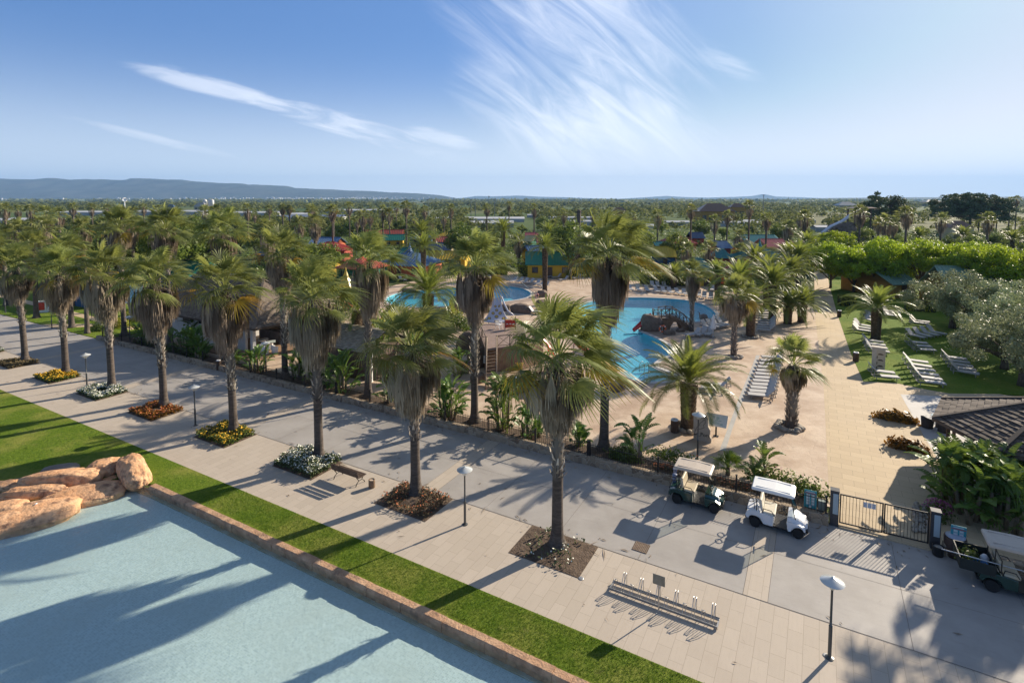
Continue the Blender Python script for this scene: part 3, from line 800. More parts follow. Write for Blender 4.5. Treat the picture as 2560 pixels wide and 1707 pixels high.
# ------------------------------------------------------------------ ground and paving
SZ = 16000
POOL1 = ccw(POOL1)
sheet('ground', [Vector((-SZ, -400, 0)), Vector((SZ, -400, 0)), Vector((SZ, SZ + 4000, 0)), Vector((-SZ, SZ + 4000, 0))], -.03, fieldmat(), [POOL1, MAINP, ROUNDP])
sheet('pavement', qq((-130, 16.2), (45, 16.2), (45, 20.8), (-130, 20.8)), .0, M['tile'], z0=-.03)
sheet('road', qq((-130, 20.75), (45, 20.75), (45, 27.3), (-130, 27.3)), .004, M['road'])
mb = MB()
for s0 in (-1.98, -16.9, -31.7, -46.5, -61.3): mb.prism(rect(s0, s0 + .82, 20.75, 27.12), .008, .008)
structure('paving_strip', mb, M['tile'])
mb = MB()
for s0 in (-1.98, -16.9, -31.7, -46.5, -61.3):
    for ds in (-.012, .82): mb.prism(rect(s0 + ds, s0 + ds + .014, 20.76, 27.1), .0105, .0105)
for s0 in (-5.9, -9.4, -13.2, -20.6, -24.3, -28, -35.4, -39, -42.8, 3.1, 6.8, 10.5): mb.prism(rect(s0, s0 + .012, 20.76, 27.1), .0105, .0105)
mb.prism(rect(-90, 40, 20.745, 20.765), .0105, .0105); mb.prism(rect(-90, 40, 23.9, 23.912), .0105, .0105)
structure('road_joints', mb, M['joint'])
lawn_poly = ccw([Vector((p.x, p.y, 0)) for p in qq((-130, 16.2), (45, 16.2)) + [q(45, 14.55), KA.copy()] + SHORE + [q(-75, 2), q(-130, 2)]])
sheet('lawn', lawn_poly, .025, M['lawn'], z0=-.02)
# shallow pool in front
mb = MB(); mb.prism(offset(POOL1, .8), -.33, -.33); structure('pool_floor', mb, M['floor_shallow'])
mb = MB()
for i in range(len(POOL1)):
    a, b = POOL1[i], POOL1[(i + 1) % len(POOL1)]
    mb.add([(a.x, a.y, -.64), (b.x, b.y, -.64), (b.x, b.y, -.03), (a.x, a.y, -.03)], [(0, 1, 2, 3)])
structure('pool_wall', mb, M['kerbstone'])
mb = MB(); mb.prism(offset(POOL1, .15), -.085, -.085); structure('water', mb, M['water1'])
in_ = offset(POOL1, -.20); mb = MB(); mb.prism(offset(POOL1, .3), -.325, -.27, 0, [in_]); structure('pool_ledge', mb, mat('algae_ledge', (.36, .30, .18), (.46, .45, .36), 1.6, .8, .3, 12, world=True))
rng = random.Random(3)
mb = MB(); L_ = (KB - KA).length; x = -.3
while x < L_:
    ln = rng.uniform(.62, 1.05); c = KA + KD * (x + ln / 2) - KN * (KW / 2)
    hz = .085 + rng.uniform(-.010, .012); o = rng.uniform(-.015, .015)
    prof = [(-KW / 2 - .03 + o, -.5), (-KW / 2 - .03 + o, hz - .05), (-KW / 2 + .02 + o, hz), (KW / 2 - .03, hz + .008), (KW / 2, hz - .035), (KW / 2, -.5)]
    vs = []; fs = []
    for e in (-1, 1):
        for (a, z_) in prof: vs.append(c + KD * (e * (ln / 2 - .006)) + KN * a + Z * (z_ - (.0 if e < 0 else rng.uniform(-.006, .006))))
    n = len(prof)
    fs = [(i, i + 1, n + i + 1, n + i) for i in range(n - 1)] + [tuple(range(n))[::-1], tuple(range(n, 2 * n))]
    mb.add(vs, fs); x += ln
structure('kerb', mb, M['kerbstone'])
# terrace, beds, paths beyond the wall
sheet('terrace', ccw(qq((-62, 28.9), (.9, 28.9), (.75, 47), (-.1, 80), (-1.2, 94), (-62, 94))), .006, M['sand'], [MAINP, ROUNDP], z0=-.03)
sheet('planting_bed', rect(-63.8, .7, 27.4, 29.3), .02, M['soil'], z0=-.03)
sheet('path', ccw(qq((.9, 27.3), (14, 27.3), (14, 52), (12.1, 52.3), (8.9, 50.6), (7.6, 50.8), (5.6, 51.5), (3.5, 50.6), (3.0, 60), (2.4, 80), (1.9, 105), (1.6, 175), (-.9, 175), (-.3, 105), (-.1, 80), (.75, 47))), .010, M['tile2'], z0=-.03)
sheet('pale_paving', ccw(qq((5.7, 48.6), (6.1, 39), (6.6, 33), (16, 33), (16, 49.5), (8, 49.5))), .014, M['pale'])
sheet('blue_strip', ccw(pts((7, 885, 950), (7, 940, 950), (7, 990, 790), (7, 1100, 480), (7, 1215, 210), (7, 1245, 100), (7, 1212, 100), (7, 1172, 210), (7, 1060, 480), (7, 950, 780))), .011, M['blueline'])
sheet('side_lawn', ccw(qq((3.5, 50.6), (5.6, 51.5), (7.6, 50.8), (8.9, 50.6), (12.1, 52.3), (14, 53), (40, 55), (40, 130), (2.0, 130), (1.9, 105), (2.4, 80), (3.0, 60))), .02, M['lawn2'], z0=-.03)
sheet('far_lawn', ccw(qq((-130, 27.4), (-64, 27.4), (-64, 50), (-130, 50))), .02, M['lawn2'], z0=-.03)
sheet('garden_path', ccw(qq((-130, 33.0), (-66, 31.0), (-66, 32.0), (-130, 34.2))), .026, M['tile2'])
sheet('side_path', ccw(qq((-78, 27.35), (-74, 27.35), (-70, 31.2), (-71.5, 31.4))), .027, M['tile2'])
# main pool, round pool
M['decksand'] = mat('brown_shade_concrete', (.30, .215, .155), (.41, .31, .235), .7, .65, .35, 12, world=True, c3=(.23, .165, .12), s3=.5, det=8)  # browner stamped concrete, mostly palm shade put into the colour
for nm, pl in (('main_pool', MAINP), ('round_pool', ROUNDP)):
    mb = MB(); mb.prism(pl, -1.15, -1.15)
    for i in range(len(pl)):
        a, b = pl[i], pl[(i + 1) % len(pl)]
        mb.add([(a.x, a.y, -1.15), (b.x, b.y, -1.15), (b.x, b.y, .0), (a.x, a.y, .0)], [(0, 1, 2, 3)])
    structure(nm + '_basin', mb, M['floor_blue'])
    mb = MB(); mb.prism(offset(pl, .02), -.13, -.13); structure(nm + '_water', mb, M['water2'])
    o = offset(pl, .42); mb = MB(); mb.prism(o, -.03, .05, 0, [pl])
    structure('pool_coping', mb, M['pale'])
    mb = MB(); mb.prism(offset(pl, 1.9), .013, .013, 0, [offset(pl, .40)]); structure('pool_deck', mb, M['decksand'])  # ring laid round the pool, stands mostly for palm shadow
sheet('pool_step', ccw(qq((-12.6, 46.6), (-11.6, 47.4), (-9.5, 44.6), (-9.2, 43.7))), .0, M['pale'], z0=-1.1)

# ------------------------------------------------------------------ stone wall with the iron fence
def wallmat(name):
    m = bpy.data.materials.new(name); m.use_nodes = True
    T = NT(m.node_tree); m.node_tree.nodes.clear()
    pos = T.n('ShaderNodeNewGeometry').outputs['Position']
    wv = T.n('ShaderNodeVectorMath', operation='ADD', ins={0: pos, 1: T.n('ShaderNodeVectorMath', operation='SCALE', ins={0: T.n('ShaderNodeTexNoise', ins={'Vector': pos, 'Scale': 3.0}).outputs['Color'], 'Scale': .12}).outputs[0]}).outputs[0]
    vo = T.n('ShaderNodeTexVoronoi', feature='F1', ins={'Scale': 3.2, 'Vector': wv})
    ve = T.n('ShaderNodeTexVoronoi', feature='DISTANCE_TO_EDGE', ins={'Scale': 3.2, 'Vector': wv})
    g = T.n('ShaderNodeSeparateColor', ins={0: vo.outputs['Color']}).outputs[0]
    c = T.ramp(g, [(0, (.20, .145, .10)), (.5, (.34, .265, .185)), (1, (.44, .35, .25))])
    c = T.mix(T.m('MULTIPLY', T.noise(pos, 9, 5), .4), c, (.16, .12, .085))
    c = T.mix(T.sm(ve.outputs['Distance'], .05, .02), c, (.40, .33, .25))
    b = T.n('ShaderNodeBsdfPrincipled', ins={'Roughness': .88, 'Base Color': c}); b.inputs['Specular IOR Level'].default_value = .2
    T.set(b, 'Normal', T.n('ShaderNodeBump', ins={'Strength': .8, 'Distance': .04, 'Height': T.m('ADD', T.sm(ve.outputs['Distance'], 0, .12), T.m('MULTIPLY', T.noise(pos, 20, 4), .4))}).outputs[0])
    T.n('ShaderNodeOutputMaterial', ins={0: b.outputs[0]})
    return m
M['stonewall'] = wallmat('rubble_wall')
def low_wall(s0, s1, label, seed):
    rng = random.Random(seed); n = int((s1 - s0) / .45); mb = MB(); vs = []
    for i in range(n + 1):
        s = s0 + (s1 - s0) * i / n
        hz = .44 + .02 * math.sin(s * 1.7) + rng.uniform(-.015, .015); o = rng.uniform(-.02, .02)
        for (t, z_) in ((27.08 + o, -.02), (27.1 + o, hz - .04), (27.15 + o, hz), (27.42, hz), (27.46, hz - .05), (27.46, -.02)): vs.append(q(s, t, z_))
    fs = [(i * 6 + k, i * 6 + k + 1, i * 6 + 7 + k, i * 6 + 6 + k) for i in range(n) for k in range(5)]
    fs = [f[::-1] for f in fs] + [tuple(range(6)), tuple(range(n * 6, n * 6 + 6))[::-1]]
    mb.add(vs, fs)
    return tag(mb.obj('stone_wall', M['stonewall']), label, 'wall')
low_wall(-64.5, .82, 'long low rubble stone wall between the promenade and the pool terrace', 1)
low_wall(4.85, 16, 'short low stone wall under the big paddle leaves beside the gate', 2)
def iron_fence(s0, s1, label):
    f = thing('iron_fence', q(s0, 27.28, .43), label, 'fence', 'iron fences on the stone wall', ROWA)
    L = s1 - s0
    mb = MB()
    for z_ in (.10, .66): mb.box((L / 2, 0, z_), (L, .03, .022))
    mb.obj('rail', M['metal_dk'], f)
    mb = MB(); n = int(L / .125)
    for i in range(n):
        mb.box(((i + .5) * L / n, 0, .40), (.014, .014, .74))
    mb.obj('pickets', M['metal_dk'], f)
    np_ = max(1, round(L / 3.4))
    for i in range(np_ + 1):
        mb = MB(); mb.box((i * L / np_, 0, .42), (.075, .075, .84)); mb.box((i * L / np_, 0, .85), (.095, .095, .03))
        mb.obj('post', M['metal_dk'], f)
iron_fence(-63.5, -48.6, 'dark iron fence on the wall in front of the white hut wall')
iron_fence(-46.2, -30.0, 'dark iron fence on the wall before the tables and the slatted gate')
iron_fence(-29.9, -10.6, 'dark iron fence on the wall across from the two red flower squares')
iron_fence(-10.5, .7, 'dark iron fence on the wall behind the parked golf carts')

# ------------------------------------------------------------------ boulders
import bmesh
def rock_mesh(seed, d, rough=.16, sub=4, flat=.0, name='boulder', m='rock'):
    bm = bmesh.new(); bmesh.ops.create_icosphere(bm, subdivisions=sub, radius=1)
    off = Vector((seed * 7.3, seed * 3.1, seed * 1.7))
    for v in bm.verts:
        p = v.co.copy()
        # squarish body
        e = .72
        p = Vector([math.copysign(abs(c) ** e, c) for c in p])
        n1 = noise.noise(p * .9 + off); n2 = noise.noise(p * 2.3 + off); n3 = noise.noise(p * 6 + off)
        n4 = 1 - 2 * abs(noise.noise(p * 1.7 + off * 2)); n5 = noise.noise(p * 13 + off)
        k = 1 + rough * (1.3 * n1 + .8 * n2 + .30 * n3 + .12 * n5 - .55 * max(0, n4 - .62))
        vd = noise.voronoi(p * 1.25 + off)[0]; k -= .07 * max(0, 1 - (vd[1] - vd[0]) / .07) * min(1, rough * 8)
        v.co = Vector((p.x * d[0] / 2 * k, p.y * d[1] / 2 * k, p.z * d[2] / 2 * k))
    me = bpy.data.meshes.new(name); bm.to_mesh(me); bm.free()
    me.materials.append(M[m]); me.polygons.foreach_set('use_smooth', [True] * len(me.polygons))
    return me
def boulder(loc, d, rz, seed, label, group, tilt=(0, 0), m='rock', rough=.14, name='boulder'):
    o = link(name, rock_mesh(seed, d, rough, 5 if m == 'rock' else 4, m=m, name=name), None, loc)
    o.rotation_euler = (tilt[0], tilt[1], rz)
    return tag(o, label, 'rock', group)
G1 = 'orange sandstone boulders at the pool corner'
def b10(x, y, d, rzdeg, seed, label, z=.1, tilt=(0, 0), m='rock', rough=.13):
    p = P(10, x, y, z); return boulder(p, d, R(rzdeg), seed, label, G1, tilt, m, rough)
b10(1630, 490, (2.9, 1.25, 1.15), -42, 1, 'tallest blunt boulder of the corner, ending at the pool kerb', .30, (0, R(10)), rough=.10)
b10(1270, 440, (1.5, 1.15, .85), 20, 2, 'boulder wedged behind the blunt one, half in palm shade', .28)
b10(760, 590, (3.7, 1.3, 1.05), 14, 3, 'long rolling boulder with dark pitted front above the slab', .22, (R(-8), 0), rough=.10)
b10(1000, 810, (3.6, 1.75, .75), 27, 5, 'broad flat slab rock sloping into the water', -.20, (R(10), 0), rough=.10)
b10(420, 760, (2.75, .95, .75), 14, 6, 'knobbly boulder in front of the long rolling one', .08, rough=.17)
b10(330, 1060, (4.0, 2.05, .85), 32, 7, 'largest smooth boulder with white scrap on it at the waterline', -.12, (R(6), 0), rough=.08)
b10(60, 980, (1.9, 1.4, .8), 10, 8, 'pale flat topped boulder cut by the picture edge', .0, rough=.08)
b10(270, 712, (1.25, .7, .55), 0, 9, 'small rounded boulder above the knobbly one', .10)
b10(70, 680, (1.3, .9, .6), 12, 10, 'mottled boulder next to a tuft of grass', .10)
b10(740, 455, (1.7, .9, .4), 20, 11, 'flat grey brown stone lying on the shaded lawn', .10, m='stonegrey', rough=.10)
b10(520, 560, (.9, .4, .25), 15, 12, 'thin grey stone in the grass behind the long boulder', .06, m='stonegrey')
b10(200, 600, (.6, .3, .22), 10, 13, 'smallest grey stone in the grass', .05, m='stonegrey')
b10(40, 835, (.7, .5, .42), 0, 14, 'small orange stone stuck between two boulders', .06)
b10(1330, 620, (1.1, .8, .5), 40, 15, 'low wet boulder in the shaded water nook', -.2)
b10(-120, 1150, (3.0, 2.0, .8), 40, 16, 'boulder mostly outside the picture beside the largest one', -.1)
mb = MB(); rng = random.Random(5)
vs = [(rng.uniform(.05, .08) * math.cos(a * .9), rng.uniform(.05, .08) * math.sin(a * .9), rng.uniform(0, .07)) for a in range(7)]
mb.add(vs + [(0, 0, .09)], [(i, (i + 1) % 7, 7) for i in range(7)])
tag(mb.obj('litter', M['white'], None, loc=P(10, 440, 890, .30)), 'small white scrap lying on the largest boulder', 'litter')

# fallen palm fibres and leaf scraps blown on the paving
rng = random.Random(14); mb = MB()
for i in range(900):
    u = rng.random(); s = rng.uniform(-66, 12)
    t = 27.05 - abs(rng.gauss(0, .5)) if u < .5 else rng.uniform(16.4, 27) if u < .72 else 20.7 + rng.gauss(0, .35)
    if u >= .72: s = -9.1 - 7.35 * rng.randrange(9) + rng.gauss(0, 1.6)
    if not 16.3 < t < 27.06: continue
    p = q(s, t, .022); a = rng.uniform(0, 6.28); L_2 = rng.uniform(.03, .20) if u < .9 else rng.uniform(.2, .5); w_2 = rng.uniform(.006, .022)
    dx, dy_ = Vector((math.cos(a), math.sin(a), 0)), Vector((-math.sin(a), math.cos(a), 0))
    mb.add([p - dx * L_2 - dy_ * w_2, p + dy_ * rng.uniform(-.04, .04) - dy_ * w_2 + Z * .012, p + dx * L_2 + dy_ * w_2 * .4, p + dy_ * w_2 + Z * .014], [(0, 1, 2, 3)], 0, rng.random())
tag(mb.obj('fallen_leaves', M['dead']), 'scraps of dry palm leaf scattered on the paving', 'fallen leaves', kind='stuff')

# short grass blades on the nearest lawn
rng = random.Random(11); mb = MB()
for i in range(42000):
    s = -26 + 34 * rng.random() ** .8; t = rng.uniform(14.6, 16.18)
    p = q(s, t, .02); a = rng.uniform(0, 6.28); h = rng.uniform(.03, .065); dx = Vector((math.cos(a), math.sin(a), 0))
    lean = Vector((rng.uniform(-1, 1), rng.uniform(-1, 1), 0)) * h * .7
    mb.add([p - dx * .010, p + dx * .010, p + lean + Z * h], [(0, 1, 2)], 0, rng.random())
M['blade'] = leafmat('grass_blade', (.055, .115, .008), (.150, .235, .020), rough=.55, trans=.35, spec=.25)
tag(mb.obj('grass', M['blade']), 'short mown grass along the pool kerb', 'grass', kind='stuff')
# ------------------------------------------------------------------ fan palms near the promenade
CROWN = [fan_crown(21 + k, 40, 26, L0=1.10).mesh('crown', M['fan']) for k in range(5)]
CROWN_W = [fan_crown(61 + k, 40, 34, L0=1.16, wind=1.7, spread=1.0).mesh('crown', M['fan']) for k in range(2)]
SKIRT = {}
def skirt_mesh(k, ht, r0):
    key = (k, round(ht, 1), r0)
    if key not in SKIRT: SKIRT[key] = dead_skirt(100 + k, ht, r0, int(60 + 28 * ht)).mesh('dead_fronds', M['dead'])
    return SKIRT[key]
def fan_palm(base, hc, hs, hb, k, label, group, scale=1.0, r0=.62, rb=.24, rt=.19, lean=(0, 0), crown=None, rz=0.0, flare=.5):
    """base place, crown height, foot of the skirt, foot of the cut leaf bases"""
    o = thing('fan_palm', base, label, 'palm tree', group)
    link('trunk', palm_trunk(k, hc, rb, rt, flare, lean).mesh('trunk', M['bark'], True), o)
    link('leaf_bases', boots(k + 40, hb, max(hs + .5, hb + .4), rt + .015, lean, hc).mesh('leaf_bases', M['boot']), o)
    big = 1.0 if group == G3 else 1.06
    link('dead_fronds', skirt_mesh(k % 4, (hc - hs) * 1.05, round(r0 * (1.0 if group == G3 else 1.02), 2)), o, (lean[0], lean[1], hc), rz)
    link('crown', crown or CROWN[k % 5], o, (lean[0], lean[1], hc), rz, scale * big)
    return o
G3 = 'fan palms on the pool terrace'
GR = 'fan palms in flower squares along the promenade'
def row_palm(x, y, yc, ys, yb, k, label, dx=0, **kw):
    b = P(0, x, y); return fan_palm(b, HT(b, 0, x, yc), HT(b, 0, x, ys), HT(b, 0, x, yb), k, label, GR, lean=(dx, 0), **kw)
row_palm(1280, 1255, 832, 985, 1092, 0, 'nearest fan palm, standing in a square of bare soil by the bicycle rack', .0, scale=1.22, crown=CROWN_W[0], r0=.82)
row_palm(955, 1135, 812, 945, 1008, 1, 'fan palm in the dry red lantana square behind the bench end', -.1, scale=1.12, crown=CROWN_W[1], r0=.78)
row_palm(733, 1055, 688, 835, 925, 2, 'fan palm in the lush white daisy square next to the bench', -.1, scale=1.1, r0=.80)
row_palm(537, 995, 672, 800, 895, 3, 'fan palm in the square of yellow and dark green flowers', -.25, scale=1.1, r0=.80)
row_palm(377, 935, 652, 765, 845, 4, 'fan palm in the square of orange red flowers', -.3, scale=1.12, r0=.85)
row_palm(257, 895, 632, 735, 800, 5, 'fan palm in the square of small white flowers', -.1, scale=1.1, r0=.85, rz=.5)
row_palm(152, 862, 632, 712, 775, 6, 'fan palm in the square of bright yellow flowers', -.2, scale=1.12, r0=.80, rz=-.4)
row_palm(58, 830, 622, 692, 745, 7, 'fan palm in the brownish square near the left edge', -.4, scale=1.15, r0=.80, rz=.4)
b = q(-68.6, 20.3); fan_palm(b, 9.2, 6.9, 5.2, 8, 'fan palm at the left edge above pale white flowers', GR, 1.1)
for k, s in enumerate((-76, -83.3)): fan_palm(q(s, 20.3), 9.2, 6.9, 5.2, 9 + k, ('fan palm just beyond the left picture edge', 'last fan palm of the row outside the picture')[k], GR, 1.1)
# fan palms out of the frame whose shadows reach the promenade
G2 = 'fan palms behind the stone wall'
def wall_palm(x, y, xc, yc, ys, yb, k, label, r=0, rg=G2, **kw):
    b = P(r, x, y)
    # place of the crown straight above the foot, leaning to where the photograph has it
    d = ray(0, xc, yc) if r == 0 else ray(r, xc, yc)
    lx = d.x / d.y * b.y - b.x
    H_ = HT(b, r, xc, yc)
    return fan_palm(b, H_, HT(b, r, xc, ys), HT(b, r, xc, yb), k, label, rg, lean=(lx, 0), **kw)
wall_palm(1387, 1030, 1400, 592, 740, 918, 10, 'tall dark trunked fan palm directly behind the nearest one', crown=CROWN_W[0], scale=1.2, r0=.62, rb=.26, rt=.2)
wall_palm(1090, 968, 1092, 618, 735, 864, 11, 'tall fan palm in front of the wooden stairs', scale=1.1, r0=.75)
wall_palm(846, 912, 848, 605, 722, 818, 12, 'tall fan palm at the slatted gate of the tiled shed', scale=1.1, r0=.75)
wall_palm(655, 868, 648, 588, 672, 796, 13, 'tall fan palm in front of the white tables', scale=1.05, r0=.7)
b = q(-46.3, 29.6); fan_palm(b, 11.2, 8.6, 6.6, 14, 'fan palm at the hut corner, mostly hidden by the row in front', G2, 1.15)
b = q(-55.3, 29.5); fan_palm(b, 11.4, 8.8, 6.6, 15, 'fan palm before the white hut wall, its crown above the roof', G2, 1.15)
b = q(-64.0, 29.5); fan_palm(b, 11.2, 8.8, 6.6, 16, 'fan palm at the far end of the stone wall', G2, 1.15)
for (x, y, yc, k, l) in ((250, 1025, 560, 17, 'dark trunked fan palm on the lawn beside the red and white cabinet'), (490, 1090, 590, 18, 'dark trunked fan palm on the lawn beside the cut stump'), (45, 940, 520, 19, 'dark trunked fan palm on the lawn at the left edge')):
    b = P(1, x, y); h = HT(b, 1, x, yc); fan_palm(b, h, h - 2.3, h - 3.8, k, l, 'fan palms on the far lawn', 1.12, rb=.27)
# cut stump
b = P(1, 597, 1130); mb = MB(); h = HT(b, 1, 597, 955)
mb.tube([(0, 0, 0), (0, 0, .2), (.02, 0, h * .5), (.03, 0, h)], [.36, .26, .22, .21], 12)
tag(mb.obj('palm_stump', M['bark2'], None, True, b), 'tall cut palm stump with pale top on the far lawn', 'stump')
# younger fan palms on the terrace
G3 = 'fan palms on the pool terrace'
def terr_palm(r, x, y, yc, ys, k, label, scale=.85, r0=.55, rb=.26, boots_=True, lean=0, crown=None):
    b = P(r, x, y); hc = HT(b, r, x, yc); hs = HT(b, r, x, ys)
    return fan_palm(b, hc, hs, .25, k, label, G3, scale, r0, rb, rb - .03, (lean, 0), crown, flare=rb + .08)
terr_palm(7, 1525, 735, 200, 440, 20, 'small fan palm with pineapple trunk in a ring of boulders by the path', .92, .42, .33)
terr_palm(3, 1780, 1380, 870, 1090, 21, 'fan palm with wide brown beard between parasol and sunbeds', .95, .75, .24)
terr_palm(3, 1430, 1160, 690, 900, 22, 'slim fan palm standing at the pool bridge', .85, .42, .20)

# ------------------------------------------------------------------ date palms
DATE = [date_crown(7 + k, 52, 3.4, 52).mesh('crown', M['date']) for k in range(3)]
G4 = 'feather leaved date palms around the pool terrace'
def date_palm(base, ht, k, label, scale=1.0, rz=0.0, rb=.34, group=G4):
    o = thing('date_palm', base, label, 'palm tree', group)
    link('trunk', date_trunk(k, ht, rb, rb * 1.18).mesh('trunk', M['datebark']), o)
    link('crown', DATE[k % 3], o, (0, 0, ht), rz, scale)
    return o
def dp(r, x, y, yt, k, label, scale=1.0, rz=0.0, rb=.34):
    b = P(r, x, y); return date_palm(b, HT(b, r, x, yt), k, label, scale, rz, rb)
dp(7, 605, 750, 350, 0, 'nearest date palm, arching over the round bin and the lettered stone', 1.05, .2, .42)
dp(3, 1920, 1210, 940, 1, 'date palm with thick studded trunk beside the stacked sunbeds', 1.0, 1.1, .42)
dp(4, 1030, 1380, 1110, 2, 'date palm alone on the sunbed lawn right of the path', .95, .5, .42)
dp(4, 245, 1245, 1090, 3, 'date palm by the path, left one of the close pair', .95, 2.0, .42)
dp(4, 370, 1230, 1080, 4, 'date palm by the path, right one of the close pair', .95, .0, .42)
dp(3, 1280, 800, 700, 5, 'squat date palm in the hedge behind the row of sunbeds', .85, .6, .45)
for (r, x, yc, dist, h, k, sc_, l) in (
    (2, 1235, 850, 44.0, 3.4, 6, .85, 'date palm whose fronds rise in front of the round pool'),
    (2, 640, 990, 47.0, 3.0, 13, .72, 'date palm rising right behind the tiled shed roof'),
    (2, 300, 900, 52.0, 3.4, 14, .8, 'date palm between the white tables and the red roofed cabin'),
    (2, 1195, 470, 92, 4.2, 7, .95, 'date palm between the blue roofs and the yellow porch roof'),
    (2, 1175, 350, 108, 5.2, 8, .95, 'date palm under the small blue spire'),
    (2, 1860, 330, 110, 5.0, 9, .95, 'date palm below the far dark trees, left of the striped red roof'),
    (2, 2210, 470, 84, 3.8, 10, .8, 'small date palm in front of the green roofed yellow cabin'),
    (2, 2240, 350, 105, 4.2, 0, .8, 'date palm standing above the striped red roofs'),
    (3, 1960, 590, 80, 3.4, 1, .95, 'date palm in front of the teal spired roof'),
    (3, 2060, 690, 72, 3.4, 2, .95, 'date palm between teal spires and the stacked sunbeds'),
    (3, 2260, 680, 74, 3.2, 3, .95, 'date palm at the path edge below the red hip roof'),
    (3, 2250, 560, 86, 3.6, 4, .95, 'date palm beside the far bend of the path'),
    (3, 1830, 760, 66, 3.0, 11, 1.0, 'date palm leaning over the stacked sunbeds from behind'),
    (3, 2110, 780, 64, 3.0, 12, 1.0, 'date palm hiding the bend of the path, nearest of the cluster'),
    (3, 1650, 700, 78, 3.2, 5, .8, 'date palm behind the last sunbeds of the pool row'),
    (4, 420, 540, 104, 4.0, 6, .9, 'date palm at the left end of the lime green trees'),
    (4, 350, 660, 84, 3.6, 7, .95, 'date palm whose fronds touch the red hip roof'),
    (4, 1810, 470, 130, 4.5, 8, .9, 'date palm behind the lime green trees, left of two tall fan palms'),
    (4, 2250, 500, 132, 4.5, 9, .9, 'date palm behind the lime green trees at the right edge'),
    (4, 1420, 470, 140, 4.6, 10, .9, 'date palm behind the middle of the lime green trees'),
):
    c = PD(r, x, yc, dist); date_palm(Vector((c.x, c.y, 0)), max(1.6, c.z), k, l, sc_ * 1.2, k * .7, .36)
# ring stones at two palm feet
def stone_ring(c, rad, n, seed, label):
    rng = random.Random(seed); mb = MB()
    for i in range(n):
        a = 2 * math.pi * i / n + rng.uniform(-.1, .1); r = rad * rng.uniform(.78, 1.08)
        d = rng.uniform(.13, .22); cc = Vector((r * math.cos(a), r * math.sin(a), d * .6))
        bm = bmesh.new(); bmesh.ops.create_icosphere(bm, subdivisions=2, radius=1)
        vs = [Vector((v.co.x * d, v.co.y * d * rng.uniform(.95, 1.0), v.co.z * d * .75)) * (1 + .15 * noise.noise(v.co * 1.5 + Vector((i, 0, 0)))) + cc for v in bm.verts]
        mb.add(vs, [[v.index for v in f.verts] for f in bm.faces]); bm.free()
    return tag(mb.obj('stone_ring', M['pebble'], None, True, c), label, 'stones', 'stone rings round palm feet')
M['pebble'] = mat('ring_stones', (.26, .225, .18), (.40, .35, .285), 1.5, .85, .4, 9)
stone_ring(P(7, 1500, 745), .78, 26, 3, 'ring of rounded stones at the foot of the small fan palm')
stone_ring(P(7, 605, 750), .85, 24, 4, 'ring of rounded stones at the foot of the nearest date palm')
stone_ring(P(3, 1790, 1380), .55, 16, 5, 'ring of stones at the foot of the bearded terrace palm')
stone_ring(P(3, 1920, 1210), .8, 20, 6, 'ring of stones at the foot of the studded date palm')

# ------------------------------------------------------------------ flower squares
def flower_bed(s, label, leafm, petal, n_leaf, n_fl, seed, hgt=.22, lsize=.07, fsize=.035, soil_show=.0, t0=18.58):
    rng = random.Random(seed)
    o = thing('flower_bed', q(s, t0 + 1.08, 0), label, 'flower bed', 'square flower beds round the palms', ROWA)
    W_, D_ = 3.1, 2.16
    mb = MB(); n = 14
    vs = [Vector((-W_ / 2 + W_ * i / n, -D_ / 2 + D_ * j / n, .012 + (.05 * rng.random() + .10 * math.exp(-((i - n / 2) ** 2 + (j - n / 2) ** 2) / 8) if 0 < i < n and 0 < j < n else 0))) for j in range(n + 1) for i in range(n + 1)]
    mb.add(vs, [(j * (n + 1) + i, j * (n + 1) + i + 1, (j + 1) * (n + 1) + i + 1, (j + 1) * (n + 1) + i) for j in range(n) for i in range(n)])
    mb.obj('soil', M['soil'], o, True)
    def spot():
        while True:
            x, y = rng.uniform(-W_ / 2 + .05, W_ / 2 - .05), rng.uniform(-D_ / 2 + .05, D_ / 2 - .05)
            v = noise.noise(Vector((x * 1.1 + seed * 3, y * 1.1, 0))) + .5 * noise.noise(Vector((x * 3 + seed, y * 3, 2)))
            if v > soil_show - .6 and x * x + y * y > .12: return x, y, v
    if n_leaf:
        ps = []; 
        for i in range(n_leaf):
            x, y, v = spot(); ps.append(Vector((x, y, .04 + hgt * rng.random() ** .7 * (.6 + .9 * max(0, v + .4)))))
        mb = MB(); leaf_cards(mb, rng, ps, lsize, 0, None, [Vector((0, 0, .6))] * len(ps)); mb.obj('foliage', leafm, o)
    if n_fl:
        mb = MB()
        for i in range(n_fl):
            x, y, v = spot(); z_ = .06 + hgt * (.55 + .5 * rng.random()) * (.6 + .9 * max(0, v + .4))
            nrm = Vector((rng.gauss(0, .5), rng.gauss(0, .5), 1)).normalized(); u = nrm.cross(Vector((1, 0, 0))).normalized(); w_ = nrm.cross(u)
            r = fsize * rng.uniform(.7, 1.25)
            mb.add([Vector((x, y, z_)) + (u * math.cos(a) + w_ * math.sin(a)) * r for a in (0, 1.2566, 2.513, 3.77, 5.027)], [(0, 1, 2, 3, 4)])
        tag(mb.obj('flowers', petal, o), kind='stuff')
    return o
flower_bed(-9.1, 'square of bare raked soil with a few white daisies', M['white_fl'], M['petal_w'], 150, 34, 1, .22, .07, .04, .62)
flower_bed(-16.5, 'square of dry red lantana over brown soil', M['dry'], M['petal_r'], 1500, 260, 2, .24, .06, .035, .28)
flower_bed(-23.9, 'square overflowing with tall white daisies beside the bench', M['white_fl'], M['petal_w'], 3600, 1500, 3, .45, .075, .04, -.4)
